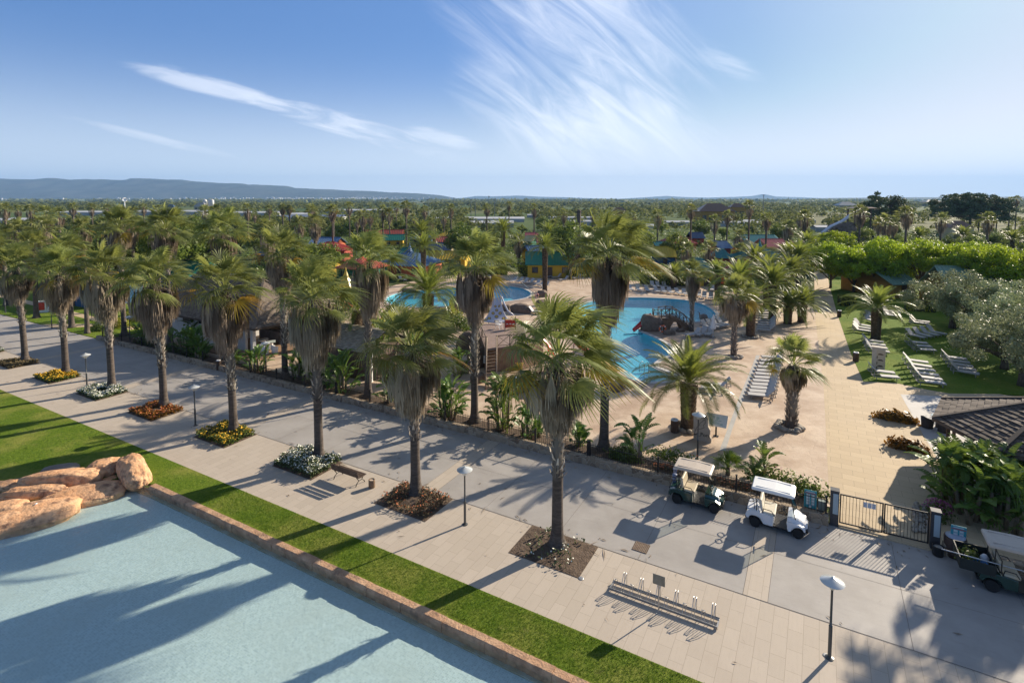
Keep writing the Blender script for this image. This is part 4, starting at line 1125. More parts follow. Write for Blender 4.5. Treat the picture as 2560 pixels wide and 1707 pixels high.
flower_bed(-31.25, 'square of dark shrubs and yellow flowers', M['green'], M['petal_y'], 3000, 800, 4, .34, .075, .045, .1)
flower_bed(-39.0, 'square of orange red flowers over brown leaves', M['croton'], M['petal_r'], 3000, 800, 5, .24, .07, .045, .05)
flower_bed(-46.3, 'square of low white flowers in the middle of the row', M['white_fl'], M['petal_w'], 3000, 1500, 6, .32, .075, .05, -.3)
flower_bed(-53.6, 'square of bright yellow flowers behind a lamp', M['green'], M['petal_y'], 3000, 1500, 7, .30, .075, .055, -.3)
flower_bed(-61.2, 'square of brown dried groundcover', M['dry'], None, 3000, 0, 8, .22, .08, .04, -.2)
flower_bed(-68.6, 'square of pale white flowers at the left edge', M['white_fl'], M['petal_w'], 2500, 1100, 9, .32, .08, .05, -.3)

# ------------------------------------------------------------------ big paddle leaved plants along the wall
def paddle_plant(base, seed, label, n=14, ht=2.4, L=1.1, W_=.42, stems=3, rad=.35, rz=0.0, group='paddle leaved plants along the stone wall', m='paddle'):
    o = thing('paddle_plant', base, label, 'plant', group, rz)
    lv, stk = paddle_clump(seed, n, ht, L, W_, stems, rad)
    lv.obj('leaves', M[m], o); stk.obj('stalks', M['stem'], o, True)
    return o
def pp(r, x, y, yt, seed, label, n=16, L=1.1, **kw):
    b = P(r, x, y); paddle_plant(b, seed, label, n, HT(b, r, x, yt) * .92, L, **kw)
pp(6, 1250, 590, 170, 1, 'dense bushy paddle leaved plant at the fence, below the stairs', 60, .85, stems=5, rad=.55)
pp(6, 880, 500, 170, 2, 'paddle leaved plant with bare brown stems, behind the second palm', 26, .9, stems=4, rad=.45)
pp(6, 150, 330, 20, 3, 'broad bright paddle leaved plant below the tiled shed roof', 44, 1.0, stems=6, rad=.9)
pp(6, 470, 400, 190, 4, 'small glossy paddle leaved plant before the slatted gate', 22, .7, stems=4)
pp(6, 2190, 800, 430, 5, 'slender paddle leaved plant with three stalks by the date palm', 9, 1.05, stems=2, rad=.15)
pp(7, 1270, 1150, 900, 6, 'young paddle leaved plant behind the white golf cart', 9, .95, stems=2, rad=.12)
pp(7, 1210, 1250, 1060, 7, 'low yellowish paddle leaved plant beside the young one', 10, .75, stems=2, rad=.2)
pp(17, 1350, 1330, 1000, 8, 'paddle leaved plant right of the white tables', 26, .95, stems=4, rad=.5)
pp(17, 250, 1080, 700, 9, 'dark paddle leaved plant against the white hut wall', 24, 1.2, stems=4, rad=.6)
pp(17, 200, 900, 590, 10, 'bright leaved plant above the dark one at the white wall', 14, .8, stems=2, rad=.3)
pp(17, 690, 1160, 1000, 11, 'small leafy plant beside the hut floor edge', 14, .6, stems=3, rad=.2)
pp(6, 1480, 640, 530, 12, 'spiky low plant at the fence behind the nearest palm', 34, .75, stems=5, rad=.25, W_=.14)
pp(6, 1770, 700, 560, 13, 'low dark plant half hidden by the nearest trunk', 20, .7, stems=3, rad=.3)
pp(7, 100, 960, 760, 14, 'pair of upright paddle leaves left of the slender plant', 5, 1.0, stems=1, rad=.05)
for (x, y, h, sd_, l) in ((1030, 925, 2.9, 20, 'tall paddle leaved clump left of the bar roof, right of the gate'), (1130, 905, 2.7, 21, 'tall paddle leaved clump under the bar eave'), (1270, 960, 2.9, 22, 'tall paddle leaved clump above the utility cart'),
                          (1400, 1010, 2.9, 23, 'tall dark paddle leaved clump at the right edge'), (1180, 1060, 2.5, 24, 'shaded paddle leaved clump behind the teal sign'), (1070, 1010, 2.5, 25, 'low paddle leaved clump beside the teal sign'),
                          (1340, 1120, 2.8, 26, 'shaded paddle leaved clump over the cart roof'), (1480, 930, 2.9, 27, 'paddle leaved clump cut by the right edge')):
    paddle_plant(P(8, x, y), sd_, l, 26, h, 1.15, .46, 6, .8, sd_, 'tall paddle leaved clumps beside the gate')
for k, (s_, t_) in enumerate(((12.6, 38.6), (16.5, 36.5), (13.5, 31.5))): fan_palm(q(s_, t_), 8.6, 6.4, 4.4, 30 + k, ('fan palm beside the bar, just outside the right picture edge', 'fan palm behind the bar outside the picture', 'fan palm above the utility cart outside the picture')[k], 'fan palms by the bar', 1.15)
for k, (s_, t_, n_, h_, l) in enumerate(((-33.5, 28.6, 30, 2.4, 'bushy paddle leaved plant left of the tall palm at the tiled shed'), (-24.6, 28.5, 30, 2.3, 'bushy paddle leaved plant midway between two tall wall palms'), (-21.0, 28.4, 24, 2.0, 'paddle leaved plant just left of the palm before the stairs'), (-14.8, 28.5, 24, 2.0, 'paddle leaved plant right of the palm before the stairs'),
        (-27.6, 33.8, 30, 2.6, 'paddle leaved plant behind the slatted gate'), (-25.2, 36.0, 26, 2.4, 'paddle leaved plant beside the play deck wall'), (-30.0, 37.2, 36, 3.0, 'big paddle leaved plant behind the tiled shed'), (-36.5, 39.5, 36, 3.0, 'big paddle leaved plant behind the straw porch roof'), (-40.5, 28.4, 26, 2.0, 'paddle leaved plant left of the palm at the white tables'),
        (-48.2, 28.3, 26, 2.2, 'paddle leaved plant in front of the porch wall'), (-51.6, 28.5, 26, 2.4, 'dark paddle leaved plant under the hut eave'), (-57.8, 28.5, 26, 2.4, 'paddle leaved plant near the far end of the white hut'))):
    paddle_plant(q(s_, t_), 70 + k, l, n_, h_, .95, .38, 5, .6, k * 1.1)
# the bright dwarf fan palm behind the green cart
b = P(7, 960, 1165); mb = MB(); rng = random.Random(8)
for i in range(15):
    fan_leaf(mb, rng, (0, 0, .35), i * 2.4, R(80 - 65 * i / 15), .55, .62, 22, .3, rng.uniform(.3, .8), 0, .3)
o = thing('dwarf_palm', b, 'bright green dwarf fan palm behind the green golf cart', 'palm tree')
mb.obj('crown', leafmat('dwarf_palm_leaf', (.05, .11, .012), (.16, .24, .03), tcol=(.3, .38, .04)), o)
mb = MB(); mb.tube([(0, 0, 0), (0, 0, .4)], [.13, .10], 8); mb.obj('trunk', M['bark2'], o, True)
# shrubs in the wall bed
def shrub(base, rx, ry, h, n, ls, seed, leafm, label, rz=ROWA, fl=None, nfl=0, name='shrub', group='low shrubs in the bed behind the fence', box=False):
    o = thing(name, base, label, 'shrub' if name != 'hedge' else 'hedge', group, rz)
    link('foliage', bush_mesh(seed, rx, ry, h, n, ls, leafm, box=box), o)
    if fl:
        rng = random.Random(seed + 5); mb = MB()
        for i in range(nfl):
            a = rng.uniform(0, 6.28); k = rng.random() ** .5
            p = Vector((rx * k * math.cos(a), ry * k * math.sin(a), h * (1.02 - .4 * k * k) + rng.uniform(-.05, .05)))
            mb.add([p + Vector((math.cos(t) * .04, math.sin(t) * .04, rng.uniform(-.01, .01))) for t in (0, 1.26, 2.5, 3.8, 5)], [(0, 1, 2, 3, 4)])
        tag(mb.obj('flowers', fl, o), kind='stuff')
    return o
shrub(P(6, 2060, 790), 1.0, .5, .75, 700, .07, 1, M['green'], 'dark rounded shrub at the foot of the slender paddle plant')
shrub(P(7, 480, 1045), 1.5, .35, .75, 900, .07, 2, M['green'], 'trailing hedge shrub on the fence left of the green cart', fl=M['petal_r'], nfl=10)
shrub(P(7, 60, 1010), 1.0, .5, .7, 600, .07, 3, M['green'], 'small dark shrub behind the wall, near the two upright leaves')
shrub(P(7, 1420, 1265), 1.6, .35, .95, 1000, .075, 4, M['green'], 'loose shrub over the fence behind the white cart', fl=M['petal_m'], nfl=12)
shrub(P(7, 1660, 1350), 1.3, .35, .95, 900, .075, 5, M['green'], 'loose shrub over the fence left of the teal sign')
shrub(P(7, 400, 1120), .7, .25, .3, 240, .05, 6, M['dry'], 'patch of red flowered groundcover by the wall', fl=M['petal_r'], nfl=70)
shrub(P(7, 1010, 1270), 1.3, .3, .3, 420, .05, 7, M['dry'], 'dry red dotted groundcover behind the fence between the carts', fl=M['petal_r'], nfl=60)
shrub(P(8, 900, 1040), .6, .5, .9, 420, .07, 8, M['green'], 'magenta flowering bush beside the right gate pillar', fl=M['petal_m'], nfl=120)
shrub(P(17, 900, 1230), .9, .4, .35, 300, .07, 9, M['green'], 'low dark shrub under the fence at the tables')
shrub(P(1, 800, 1080), 2.6, .9, 1.1, 1500, .10, 10, M['hedge'], 'clipped yellow green hedge bush at the end of the wall')
shrub(P(1, 930, 1040), 2.4, .8, 1.3, 1300, .10, 11, M['hedge'], 'bright yellow green bush beside the white hut wall')
shrub(P(1, 680, 1105), 1.5, .7, 1.0, 800, .10, 12, M['green'], 'dark bush behind the cut palm stump')
for i, s in enumerate((-58, -52.5, -49.5)): shrub(q(s, 28.4), 1.6, .6, .9, 700, .09, 20 + i, M['green'], ('dark undergrowth bush by the wall, farthest from the tables', 'dark undergrowth bush under the white hut wall', 'dark undergrowth bush next to the fence opening')[i])
shrub(P(8, 625, 395), 1.25, .42, .62, 900, .13, 30, M['croton'], 'orange croton hedge nearer the sunbed lawn', rz=ROWA - .03, group='croton hedges on the path')
shrub(P(8, 700, 585), 1.1, .40, .62, 850, .13, 31, M['croton'], 'orange croton hedge nearer the gate', rz=ROWA - .12, group='croton hedges on the path')
# ------------------------------------------------------------------ street lamps
GL = 'mushroom street lamps along the promenade'
M['lampmetal'] = mat('lamp_post_paint', (.10, .105, .105), rough=.4, metal=.5)
M['lampcap'] = mat('lamp_cap', (.60, .62, .60), (.68, .69, .67), 4, .18, spec=.6, metal=.25)
M['lampglass'] = mat('lamp_glass', (.72, .73, .70), rough=.25)
def lamp_meshes():
    mb = MB(); mb.lathe([(.13, 0), (.13, .02), (.055, .05), (.055, 1.05), (.058, 1.07), (.036, 1.1), (.034, 2.26), (.045, 2.28)], 14)
    pole = mb.mesh('pole', M['lampmetal'], True); angle_smooth(pole)
    mb = MB(); mb.lathe([(.05, 2.26), (.10, 2.33), (.26, 2.46), (.33, 2.50)], 22); bowl = mb.mesh('glass_bowl', M['lampglass'], True)
    mb = MB(); mb.lathe([(.335, 2.495), (.35, 2.515), (.30, 2.55), (.10, 2.63), (.035, 2.655), (.035, 2.68), (.012, 2.69)], 22); cap = mb.mesh('cap', M['lampcap'], True); angle_smooth(cap, 30)
    return pole, bowl, cap
LM = lamp_meshes()
def lamp(base, label, sc_=1.0):
    o = thing('street_lamp', base, label, 'street lamp', GL, 0, sc_)
    for m_, n_ in zip(LM, ('pole', 'glass_bowl', 'cap')): link(n_, m_, o)
lamp(P(0, 1905, 1510), 'nearest street lamp, its shiny cap seen from above on the right')
lamp(P(0, 1068, 1204), 'street lamp between the two nearest palms')
lamp(P(0, 449, 977), 'street lamp between the orange red and the dark yellow flower squares')
lamp(P(0, 200, 889), 'street lamp behind the bright yellow flower square')
lamp(P(7, 690, 1020), 'street lamp behind the wall, before the lettered stone')
lamp(P(1, 355, 1095), 'thin street lamp on the far lawn in front of the dark trunks', .95)
lamp(P(1, 890, 1185), 'street lamp in front of the bright hedge at the wall end')
lamp(P(1, 1820, 1400), 'slim street lamp before the white tables')
lamp(P(1, 38, 990), 'white street lamp at the left edge on the far lawn')

# ------------------------------------------------------------------ bench and its bin
def bench(base, rz, label):
    o = thing('park_bench', base, label, 'bench', None, rz)
    mb = MB()
    for k, y in enumerate((-.22, -.11, 0, .11, .22)): mb.box((0, y, .44 + .012 * abs(k - 2)), (1.9, .085, .035))
    mb.obj('seat', M['wood_d'], o)
    mb = MB()
    for z_ in (.56, .67, .78): mb.box((0, .29 + (z_ - .5) * .22, z_), (1.9, .03, .085))
    mb.obj('backrest', M['wood_d'], o)
    for x in (-.78, .78):
        mb = MB()
        mb.tube([(x, -.30, 0), (x, -.24, .12), (x, -.10, .22), (x, -.2, .36), (x, -.24, .42)], .022, 6)
        mb.tube([(x, .32, 0), (x, .24, .14), (x, .10, .22), (x, .2, .36), (x, .28, .5), (x, .36, .84)], .022, 6)
        mb.tube([(x, -.25, .41), (x, .25, .41)], .02, 6); mb.tube([(x, -.10, .22), (x, .10, .22)], .018, 6)
        mb.obj('leg', M['metal_dk'], o)
bench(q(-20.65, 19.55), ROWA + math.pi, 'slatted wooden bench with curled iron legs beside the daisies')
M['binbrown'] = mat('bin_brown', (.17, .11, .07), (.23, .16, .10), 6, .7)
o = thing('litter_bin', P(6, 355, 978), 'short round brown ashtray bin at the bench end', 'litter bin')
mb = MB(); mb.lathe([(.15, 0), (.165, .02), (.165, .40), (.13, .41), (.12, .34)], 18); me = mb.mesh('body', M['binbrown'], True); angle_smooth(me); link('body', me, o)
mb = MB(); mb.lathe([(.118, .33), (.118, .375), (.02, .38)], 16); mb.obj('sand_tray', M['sand'], o)
def slat_bin(base, label, h=.75, r=.22):
    o = thing('litter_bin', base, label, 'litter bin', 'round slatted litter bins')
    mb = MB(); n = 18
    for k in range(n):
        a = 2 * math.pi * k / n; mb.box((r * math.cos(a), r * math.sin(a), h * .5 + .04), (.03, 2 * r * math.pi / n * .8, h), a)
    mb.lathe([(r * .92, .05), (r * .92, h * .9)], 18)
    mb.obj('slatted_body', M['wood_d'], o)
    mb = MB(); mb.lathe([(r * 1.04, h + .03), (r * 1.08, h + .05), (r * .9, h + .10), (r * .5, h + .11), (r * .45, h + .08)], 20); mb.obj('lid', M['whitep'], o, True)
slat_bin(P(7, 485, 785), 'round slatted bin with white lid beside the nearest date palm')
slat_bin(P(7, 2100, 155), 'round slatted bin on the path edge by the sunbed lawn')
slat_bin(P(4, 705, 1185), 'far slatted bin where path and lawn meet, behind the solitary date palm')
slat_bin(P(17, 480, 1235), 'brown post bin at the fence opening by the far end of the tables', .8, .17)
o = thing('dark_pot', P(16, 510, 890), 'small glossy black pot beside the gate pillar', 'pot')
mb = MB(); mb.lathe([(.17, 0), (.19, .05), (.20, .36), (.21, .40), (.17, .41), (.16, .36)], 20); mb.obj('body', M['black'], o, True)
mb = MB(); mb.lathe([(.155, .33), (.155, .37), (.02, .375)], 16); mb.obj('ash_tray', M['galv'], o)

# ------------------------------------------------------------------ bicycle rack with its sign
o = thing('bicycle_rack', q(-4.42, 18.75), 'long empty galvanised bicycle rack with loops on two rails', 'bicycle rack', None, ROWA)
for y in (-.20, .20):
    mb = MB(); mb.box((0, y, .075), (3.8, .07, .05)); mb.box((0, y + math.copysign(.032, y), .11), (3.8, .006, .05)); mb.obj('base_rail', M['galv'], o)
mb = MB()
for x in (-1.88, 1.88): mb.box((x, 0, .06), (.05, .46, .05))
mb.obj('end_bar', M['galv'], o)
for k in range(12):
    x = -1.72 + k * 3.44 / 11; hi = .62 if k % 2 else .42
    mb = MB()
    for dx in (-.045, .045):
        y1 = .20 if k % 2 else -.02
        mb.tube([(x + dx, -.20, .09), (x + dx, -.12, hi * .6), (x + dx, y1 - .08, hi), (x + dx, y1 - .02, hi)], .011, 6)
        mb.tube([(x + dx, y1 - .02, hi), (x + dx, y1, hi - .02), (x + dx, .20, .09)], .011, 6)
    mb.tube([(x - .045, (.20 if k % 2 else -.02) - .05, hi), (x + .045, (.20 if k % 2 else -.02) - .05, hi)], .011, 6)
    mb.obj('wheel_loop', M['galv'], o)
o = thing('metal_sign', q(-4.44, 18.32), 'small grey metal sign seen from behind on a thin post at the bicycle rack', 'sign', None, ROWA)
mb = MB(); mb.tube([(0, 0, 0), (0, 0, 1.40)], .024, 8); mb.box((0, 0, .006), (.16, .16, .012)); mb.obj('post', M['galv'], o)
mb = MB(); mb.box((0, -.03, 1.23), (.42, .012, .36)); mb.box((0, -.02, 1.23), (.36, .012, .03)); mb.obj('plate', M['metal_grey'], o)
# drain grate and covers
o = thing('drain_grate', q(-6.0, 21.58, .006), 'square rusty drain grate in the smooth grey paving', 'drain', None, ROWA)
M['rust'] = mat('rusty_iron', (.17, .12, .09), (.25, .19, .14), 8, .7, metal=.3)
mb = MB(); mb.box((0, 0, .004), (.62, .62, .012)); mb.obj('frame', M['soil'], o)
mb = MB()
for k in range(9): mb.box((-.26 + k * .065, 0, .014), (.035, .58, .012))
for y in (-.29, .29): mb.box((0, y, .015), (.60, .03, .012))
mb.obj('bars', M['rust'], o)
def cover(p, r, label, m):
    mb = MB(); mb.lathe([(r, 0), (r, .014), (r * .8, .016), (.02, .018)], 18); o = mb.obj('manhole_cover', m, None, True, p)
    tag(o, label, 'manhole cover')
cover(P(9, 8, 142, .0), .10, 'small round pale metal cover at the corner of the bare soil square', M['galv'])
cover(P(9, 1928, 745, .0), .09, 'small round metal cover next to the nearest lamp foot', M['galv'])

# ------------------------------------------------------------------ gate, pillars and teal signs
def pillar(s, t, label):
    o = thing('gate_pillar', q(s, t), label, 'pillar', 'gate pillars', ROWA)
    mb = MB(); mb.box((0, 0, .78), (.34, .34, 1.56)); mb.box((0, 0, 1.585), (.36, .36, .05)); mb.obj('body', M['pillar'], o)
    mb = MB(); mb.box((.035, -.178, 1.02), (.20, .02, .92)); mb.obj('glass_panel', M['frost'], o)
M['pillar'] = mat('anthracite_panel', (.045, .045, .05), (.065, .065, .07), 5, .5)
M['frost'] = mat('frosted_panel', (.36, .45, .49), rough=.3)
pillar(1.02, 27.42, 'dark gate pillar with pale glass strip, nearest the white cart')
pillar(4.62, 27.58, 'dark gate pillar with pale glass strip in the shade by the black pot')
def gate_leaf(a, b, label, paper=None):
    d = (b - a); L = d.length; rz = math.atan2(d.y, d.x)
    o = thing('metal_gate', a, label, 'gate', 'double gate of black bars', rz)
    mb = MB(); z0, z1 = .14, 1.42
    for z_ in (z0, z1): mb.box((L / 2, 0, z_), (L, .045, .05))
    for x in (.025, L - .025): mb.box((x, 0, (z0 + z1) / 2), (.05, .045, z1 - z0))
    mb.obj('gate_frame', M['metal_dk'], o)
    mb = MB(); n = 13
    for k in range(1, n): mb.box((L * k / n, 0, (z0 + z1) / 2), (.016, .016, z1 - z0))
    mb.obj('bars', M['metal_dk'], o)
    if paper:
        mb = MB()
        for k in range(3): mb.box((paper + k * .155, -.03, 1.20), (.145, .006, .24))
        pn = mb.obj('notice', M['white'], o)
        mb = MB(); rng = random.Random(2)
        for k in range(3):
            for j in range(6): mb.box((paper + k * .155 - .01, -.0345, 1.29 - j * .034), (.10 + .02 * rng.random(), .002, .010))
        mb.obj('text_lines', M['inkblue'], pn)
M['inkblue'] = mat('print_blue', (.12, .16, .34), rough=.6)
ga, gm, gb = q(1.22, 27.45), q(2.83, 27.50), q(4.42, 27.55)
gate_leaf(ga, gm, 'black barred gate leaf with three white notices', .95)
gate_leaf(gm + ROWV * .02, gb, 'black barred gate leaf without notices, next to the shaded pillar')
sheet('gate_sill', ccw(qq((1.2, 27.2), (4.45, 27.2), (4.45, 27.75), (1.2, 27.75))), .06, M['tile2'], z0=-.03)
M['teal'] = mat('teal_board', (.05, .30, .36), (.06, .33, .39), 4, .4)
M['whiteink'] = mat('white_print', (.62, .66, .66), rough=.6)
M['redink'] = mat('red_print', (.45, .06, .08), rough=.6)
def teal_sign(p, label, rz):
    o = thing('rules_sign', p, label, 'sign', 'teal rules boards', rz)
    mb = MB(); mb.box((0, 0, .42), (.50, .02, .84)); b_ = mb.obj('board', M['teal'], o)
    mb = MB(); mb.box((0, -.012, .70), (.46, .004, .03)); mb.obj('red_band', M['redink'], b_)
    mb = MB(); rng = random.Random(4)
    mb.box((0, -.012, .765), (.34, .004, .035))
    for cx in (-.095, .095):
        for j in range(4):
            z_ = .62 - j * .13
            mb.box((cx, -.012, z_), (.13, .004, .075))
            for k in range(2): mb.box((cx, -.012, z_ - .052 - k * .016), (.15, .004, .008))
    mb.box((0, -.012, .085), (.10, .004, .09))
    mb.obj('pictograms', M['whiteink'], b_)
    mb = MB()
    for x in (-.2, .2): mb.box((x, .03, .2), (.04, .04, .9))
    mb.obj('post', M['galv'], o)
teal_sign(q(.08, 27.5, .42), 'teal rules board with red band in the sun, left of the gate', ROWA)
teal_sign(q(5.35, 27.4, .40), 'teal rules board with red band in the shade, right of the gate', ROWA)
mb = MB(); mb.box((0, 0, .22), (.30, .16, .44)); mb.box((0, -.083, .22), (.24, .01, .36)); mb.box((0, 0, .45), (.32, .18, .02))
tag(mb.obj('utility_box', mat('grey_green_box', (.17, .22, .20), (.21, .26, .24), 5, .5), None, loc=q(.55, 27.55, .42), rz=ROWA), 'small grey green utility box between teal board and gate pillar', 'utility box')

# lettered stone and the map desk
def text_mesh(body, size, name, m, parent, loc, rot, depth=.004, shear=0):
    cu = bpy.data.curves.new(name, 'FONT'); cu.body = body; cu.size = size; cu.extrude = depth; cu.shear = shear; cu.offset = .003
    o = bpy.data.objects.new(name, cu); col.objects.link(o)
    dg = bpy.context.evaluated_depsgraph_get(); me = bpy.data.meshes.new_from_object(o.evaluated_get(dg)); bpy.data.objects.remove(o)
    me.materials.clear(); me.materials.append(m)
    t = link(name, me, parent, loc); t.rotation_euler = rot
    return t
o = thing('lettered_stone', q(-5.75, 33.35), 'beige standing slab with dark line drawing and the word Port', 'monument', None, ROWA - .08)
mb = MB()
out_ = [(-.42, 0), (.62, 0), (.62, .22), (.50, .40), (.55, .75), (.42, .95), (.40, 1.45), (.28, 1.62), (-.30, 1.60), (-.44, 1.52)]
v0 = [(x, -.09, z_) for x, z_ in out_]; v1 = [(x, .09, z_) for x, z_ in out_]; n = len(out_)
mb.add(v0 + v1, [tuple(range(n)), tuple(range(n, 2 * n))[::-1]] + [(i, n + i, n + (i + 1) % n, (i + 1) % n) for i in range(n)])
slab = mb.obj('slab', mat('beige_stone', (.42, .36, .28), (.50, .43, .34), 3, .85, .4, 20), o)
M['ink'] = mat('dark_print', (.03, .035, .035), rough=.7)
text_mesh('Port', .30, 'lettering', M['ink'], slab, (-.02, -.094, .30), (R(90), 0, 0))
mb = MB()
crv = [(-.30, .60), (-.22, .78), (-.10, .90), (-.05, 1.08), (.06, 1.16), (.16, 1.30), (.24, 1.36)]
for i in range(len(crv) - 1): mb.bar((crv[i][0], -.093, crv[i][1]), (crv[i + 1][0], -.093, crv[i + 1][1]), .012, .02)
crv = [(.24, 1.36), (.26, 1.12), (.14, .98), (.20, .84), (.02, .74), (-.12, .66), (-.30, .60)]
for i in range(len(crv) - 1): mb.bar((crv[i][0], -.093, crv[i][1]), (crv[i + 1][0], -.093, crv[i + 1][1]), .012, .02)
mb.bar((-.30, -.093, .60), (-.40, -.093, .27), .012, .02); mb.bar((-.40, -.093, .28), (-.12, -.093, .42), .012, .05); mb.bar((-.40, -.093, .26), (.0, -.093, .27), .012, .02)
mb.obj('line_drawing', M['ink'], slab)
o = thing('map_desk', q(-5.05, 34.35), 'tilted white map desk on one dark leg behind the lettered stone', 'information board', None, ROWA)
mb = MB(); mb.box((0, 0, .45), (.09, .09, .9)); mb.box((0, 0, .01), (.3, .3, .02)); mb.obj('leg', M['metal_dk'], o)
Mx = Matrix.Rotation(R(38), 3, 'X')
mb = MB(); mb.box((0, 0, 1.0), (1.25, .85, .03), M=Mx); bd = mb.obj('board', M['white'], o)
mb = MB(); rng = random.Random(9)
for k in range(14): mb.box(Mx @ Vector((rng.uniform(-.4, .4), rng.uniform(-.28, .28), .0185 + .0004 * k)) + Vector((0, 0, 1.0)), (rng.uniform(.08, .35), rng.uniform(.05, .2), .002), M=Mx)
mb.obj('map_print', mat('map_print_green', (.45, .56, .50), (.55, .64, .66), 6, .5), bd)
# panelled pillar on the lawn
o = thing('painted_pillar', P(8, 510, 60), 'cream square pillar with worn brown drawings on the sunbed lawn', 'pillar', None, ROWA - .1)
mb = MB(); mb.box((0, 0, .95), (.95, .5, 1.9)); mb.box((0, 0, 1.92), (1.05, .6, .06)); mb.obj('body', mat('cream_render', (.50, .44, .36), (.58, .52, .44), 3, .8, .3, 12), o)
mb = MB(); mb.box((.14, -.262, .95), (.58, .02, 1.6)); pn = mb.obj('panel', mat('cream_panel', (.52, .43, .31), (.58, .48, .35), 4, .8), o)
mb = MB(); rng = random.Random(3)
for zc in (.35, .85, 1.35):
    mb.box((.14, -.275, zc), (.40, .006, .07)); mb.box((.14, -.275, zc + .06), (.25, .006, .05))
for zc in (.2, .6, 1.1): mb.box((-.1, -.275, zc), (.06, .006, .22))
mb.obj('drawing', M['wood_d'], pn)

# ------------------------------------------------------------------ golf carts
M['tyre'] = mat('tyre_rubber', (.018, .018, .018), rough=.85)
M['rimw'] = mat('wheel_rim', (.55, .53, .48), rough=.4, metal=.4)
M['seatb'] = mat('beige_vinyl', (.50, .43, .30), (.56, .48, .35), 6, .5)
M['seatw'] = mat('cream_vinyl', (.60, .56, .46), (.66, .62, .52), 6, .5)
M['winds'] = watermat('clear_screen', (.80, .84, .84), 1, 0, .02)
def wheel(parent, x, y, r=.225, w_=.19):
    wh = bpy.data.objects.new('wheel', None); col.objects.link(wh); wh.parent = parent; wh.location = (x, y, r)
    side = -1 if y < 0 else 1
    def rot(me): return me
    mb = MB(); prof = [(r * .60, -w_ / 2), (r * .93, -w_ / 2), (r, -w_ * .32), (r, w_ * .32), (r * .93, w_ / 2), (r * .60, w_ / 2)]
    mb.lathe(prof, 24); t = mb.obj('tyre', M['tyre'], wh, True); t.rotation_euler = (R(90), 0, 0); angle_smooth(t.data)
    mb = MB(); mb.lathe([(r * .60, -w_ * .45), (r * .55, -w_ * .35), (r * .36, -w_ * .25), (r * .30, -w_ * .38), (r * .16, -w_ * .40), (.02, -w_ * .40)], 20)
    mb.lathe([(r * .60, w_ * .45), (r * .55, w_ * .35), (r * .36, w_ * .25), (r * .30, w_ * .38), (r * .16, w_ * .40), (.02, w_ * .40)][::-1], 20)
    t = mb.obj('rim', M['rimw'], wh, True); t.rotation_euler = (R(90), 0, 0); angle_smooth(t.data)
def loft(mb, secs, mi=0):
    """closed skin through equal sections (lists of points)"""
    n = len(secs[0]); vs = [p for s_ in secs for p in s_]
    fs = [(i * n + k, i * n + (k + 1) % n, (i + 1) * n + (k + 1) % n, (i + 1) * n + k) for i in range(len(secs) - 1) for k in range(n)]
    fs += [tuple(range(n))[::-1], tuple((len(secs) - 1) * n + k for k in range(n))]
    mb.add(vs, fs, mi)
def section(x, hw, z0, z1, r=.08):
    return [Vector((x, sy, sz)) for sy, sz in ((-hw, z0), (hw, z0), (hw, z1 - r), (hw - r * .4, z1 - r * .25), (hw - r, z1), (-hw + r, z1), (-hw + r * .4, z1 - r * .25), (-hw, z1 - r))]
def bevel_mod(o, w_=.012, seg=2):
    m = o.modifiers.new('bevel', 'BEVEL'); m.width = w_; m.segments = seg; m.limit_method = 'ANGLE'
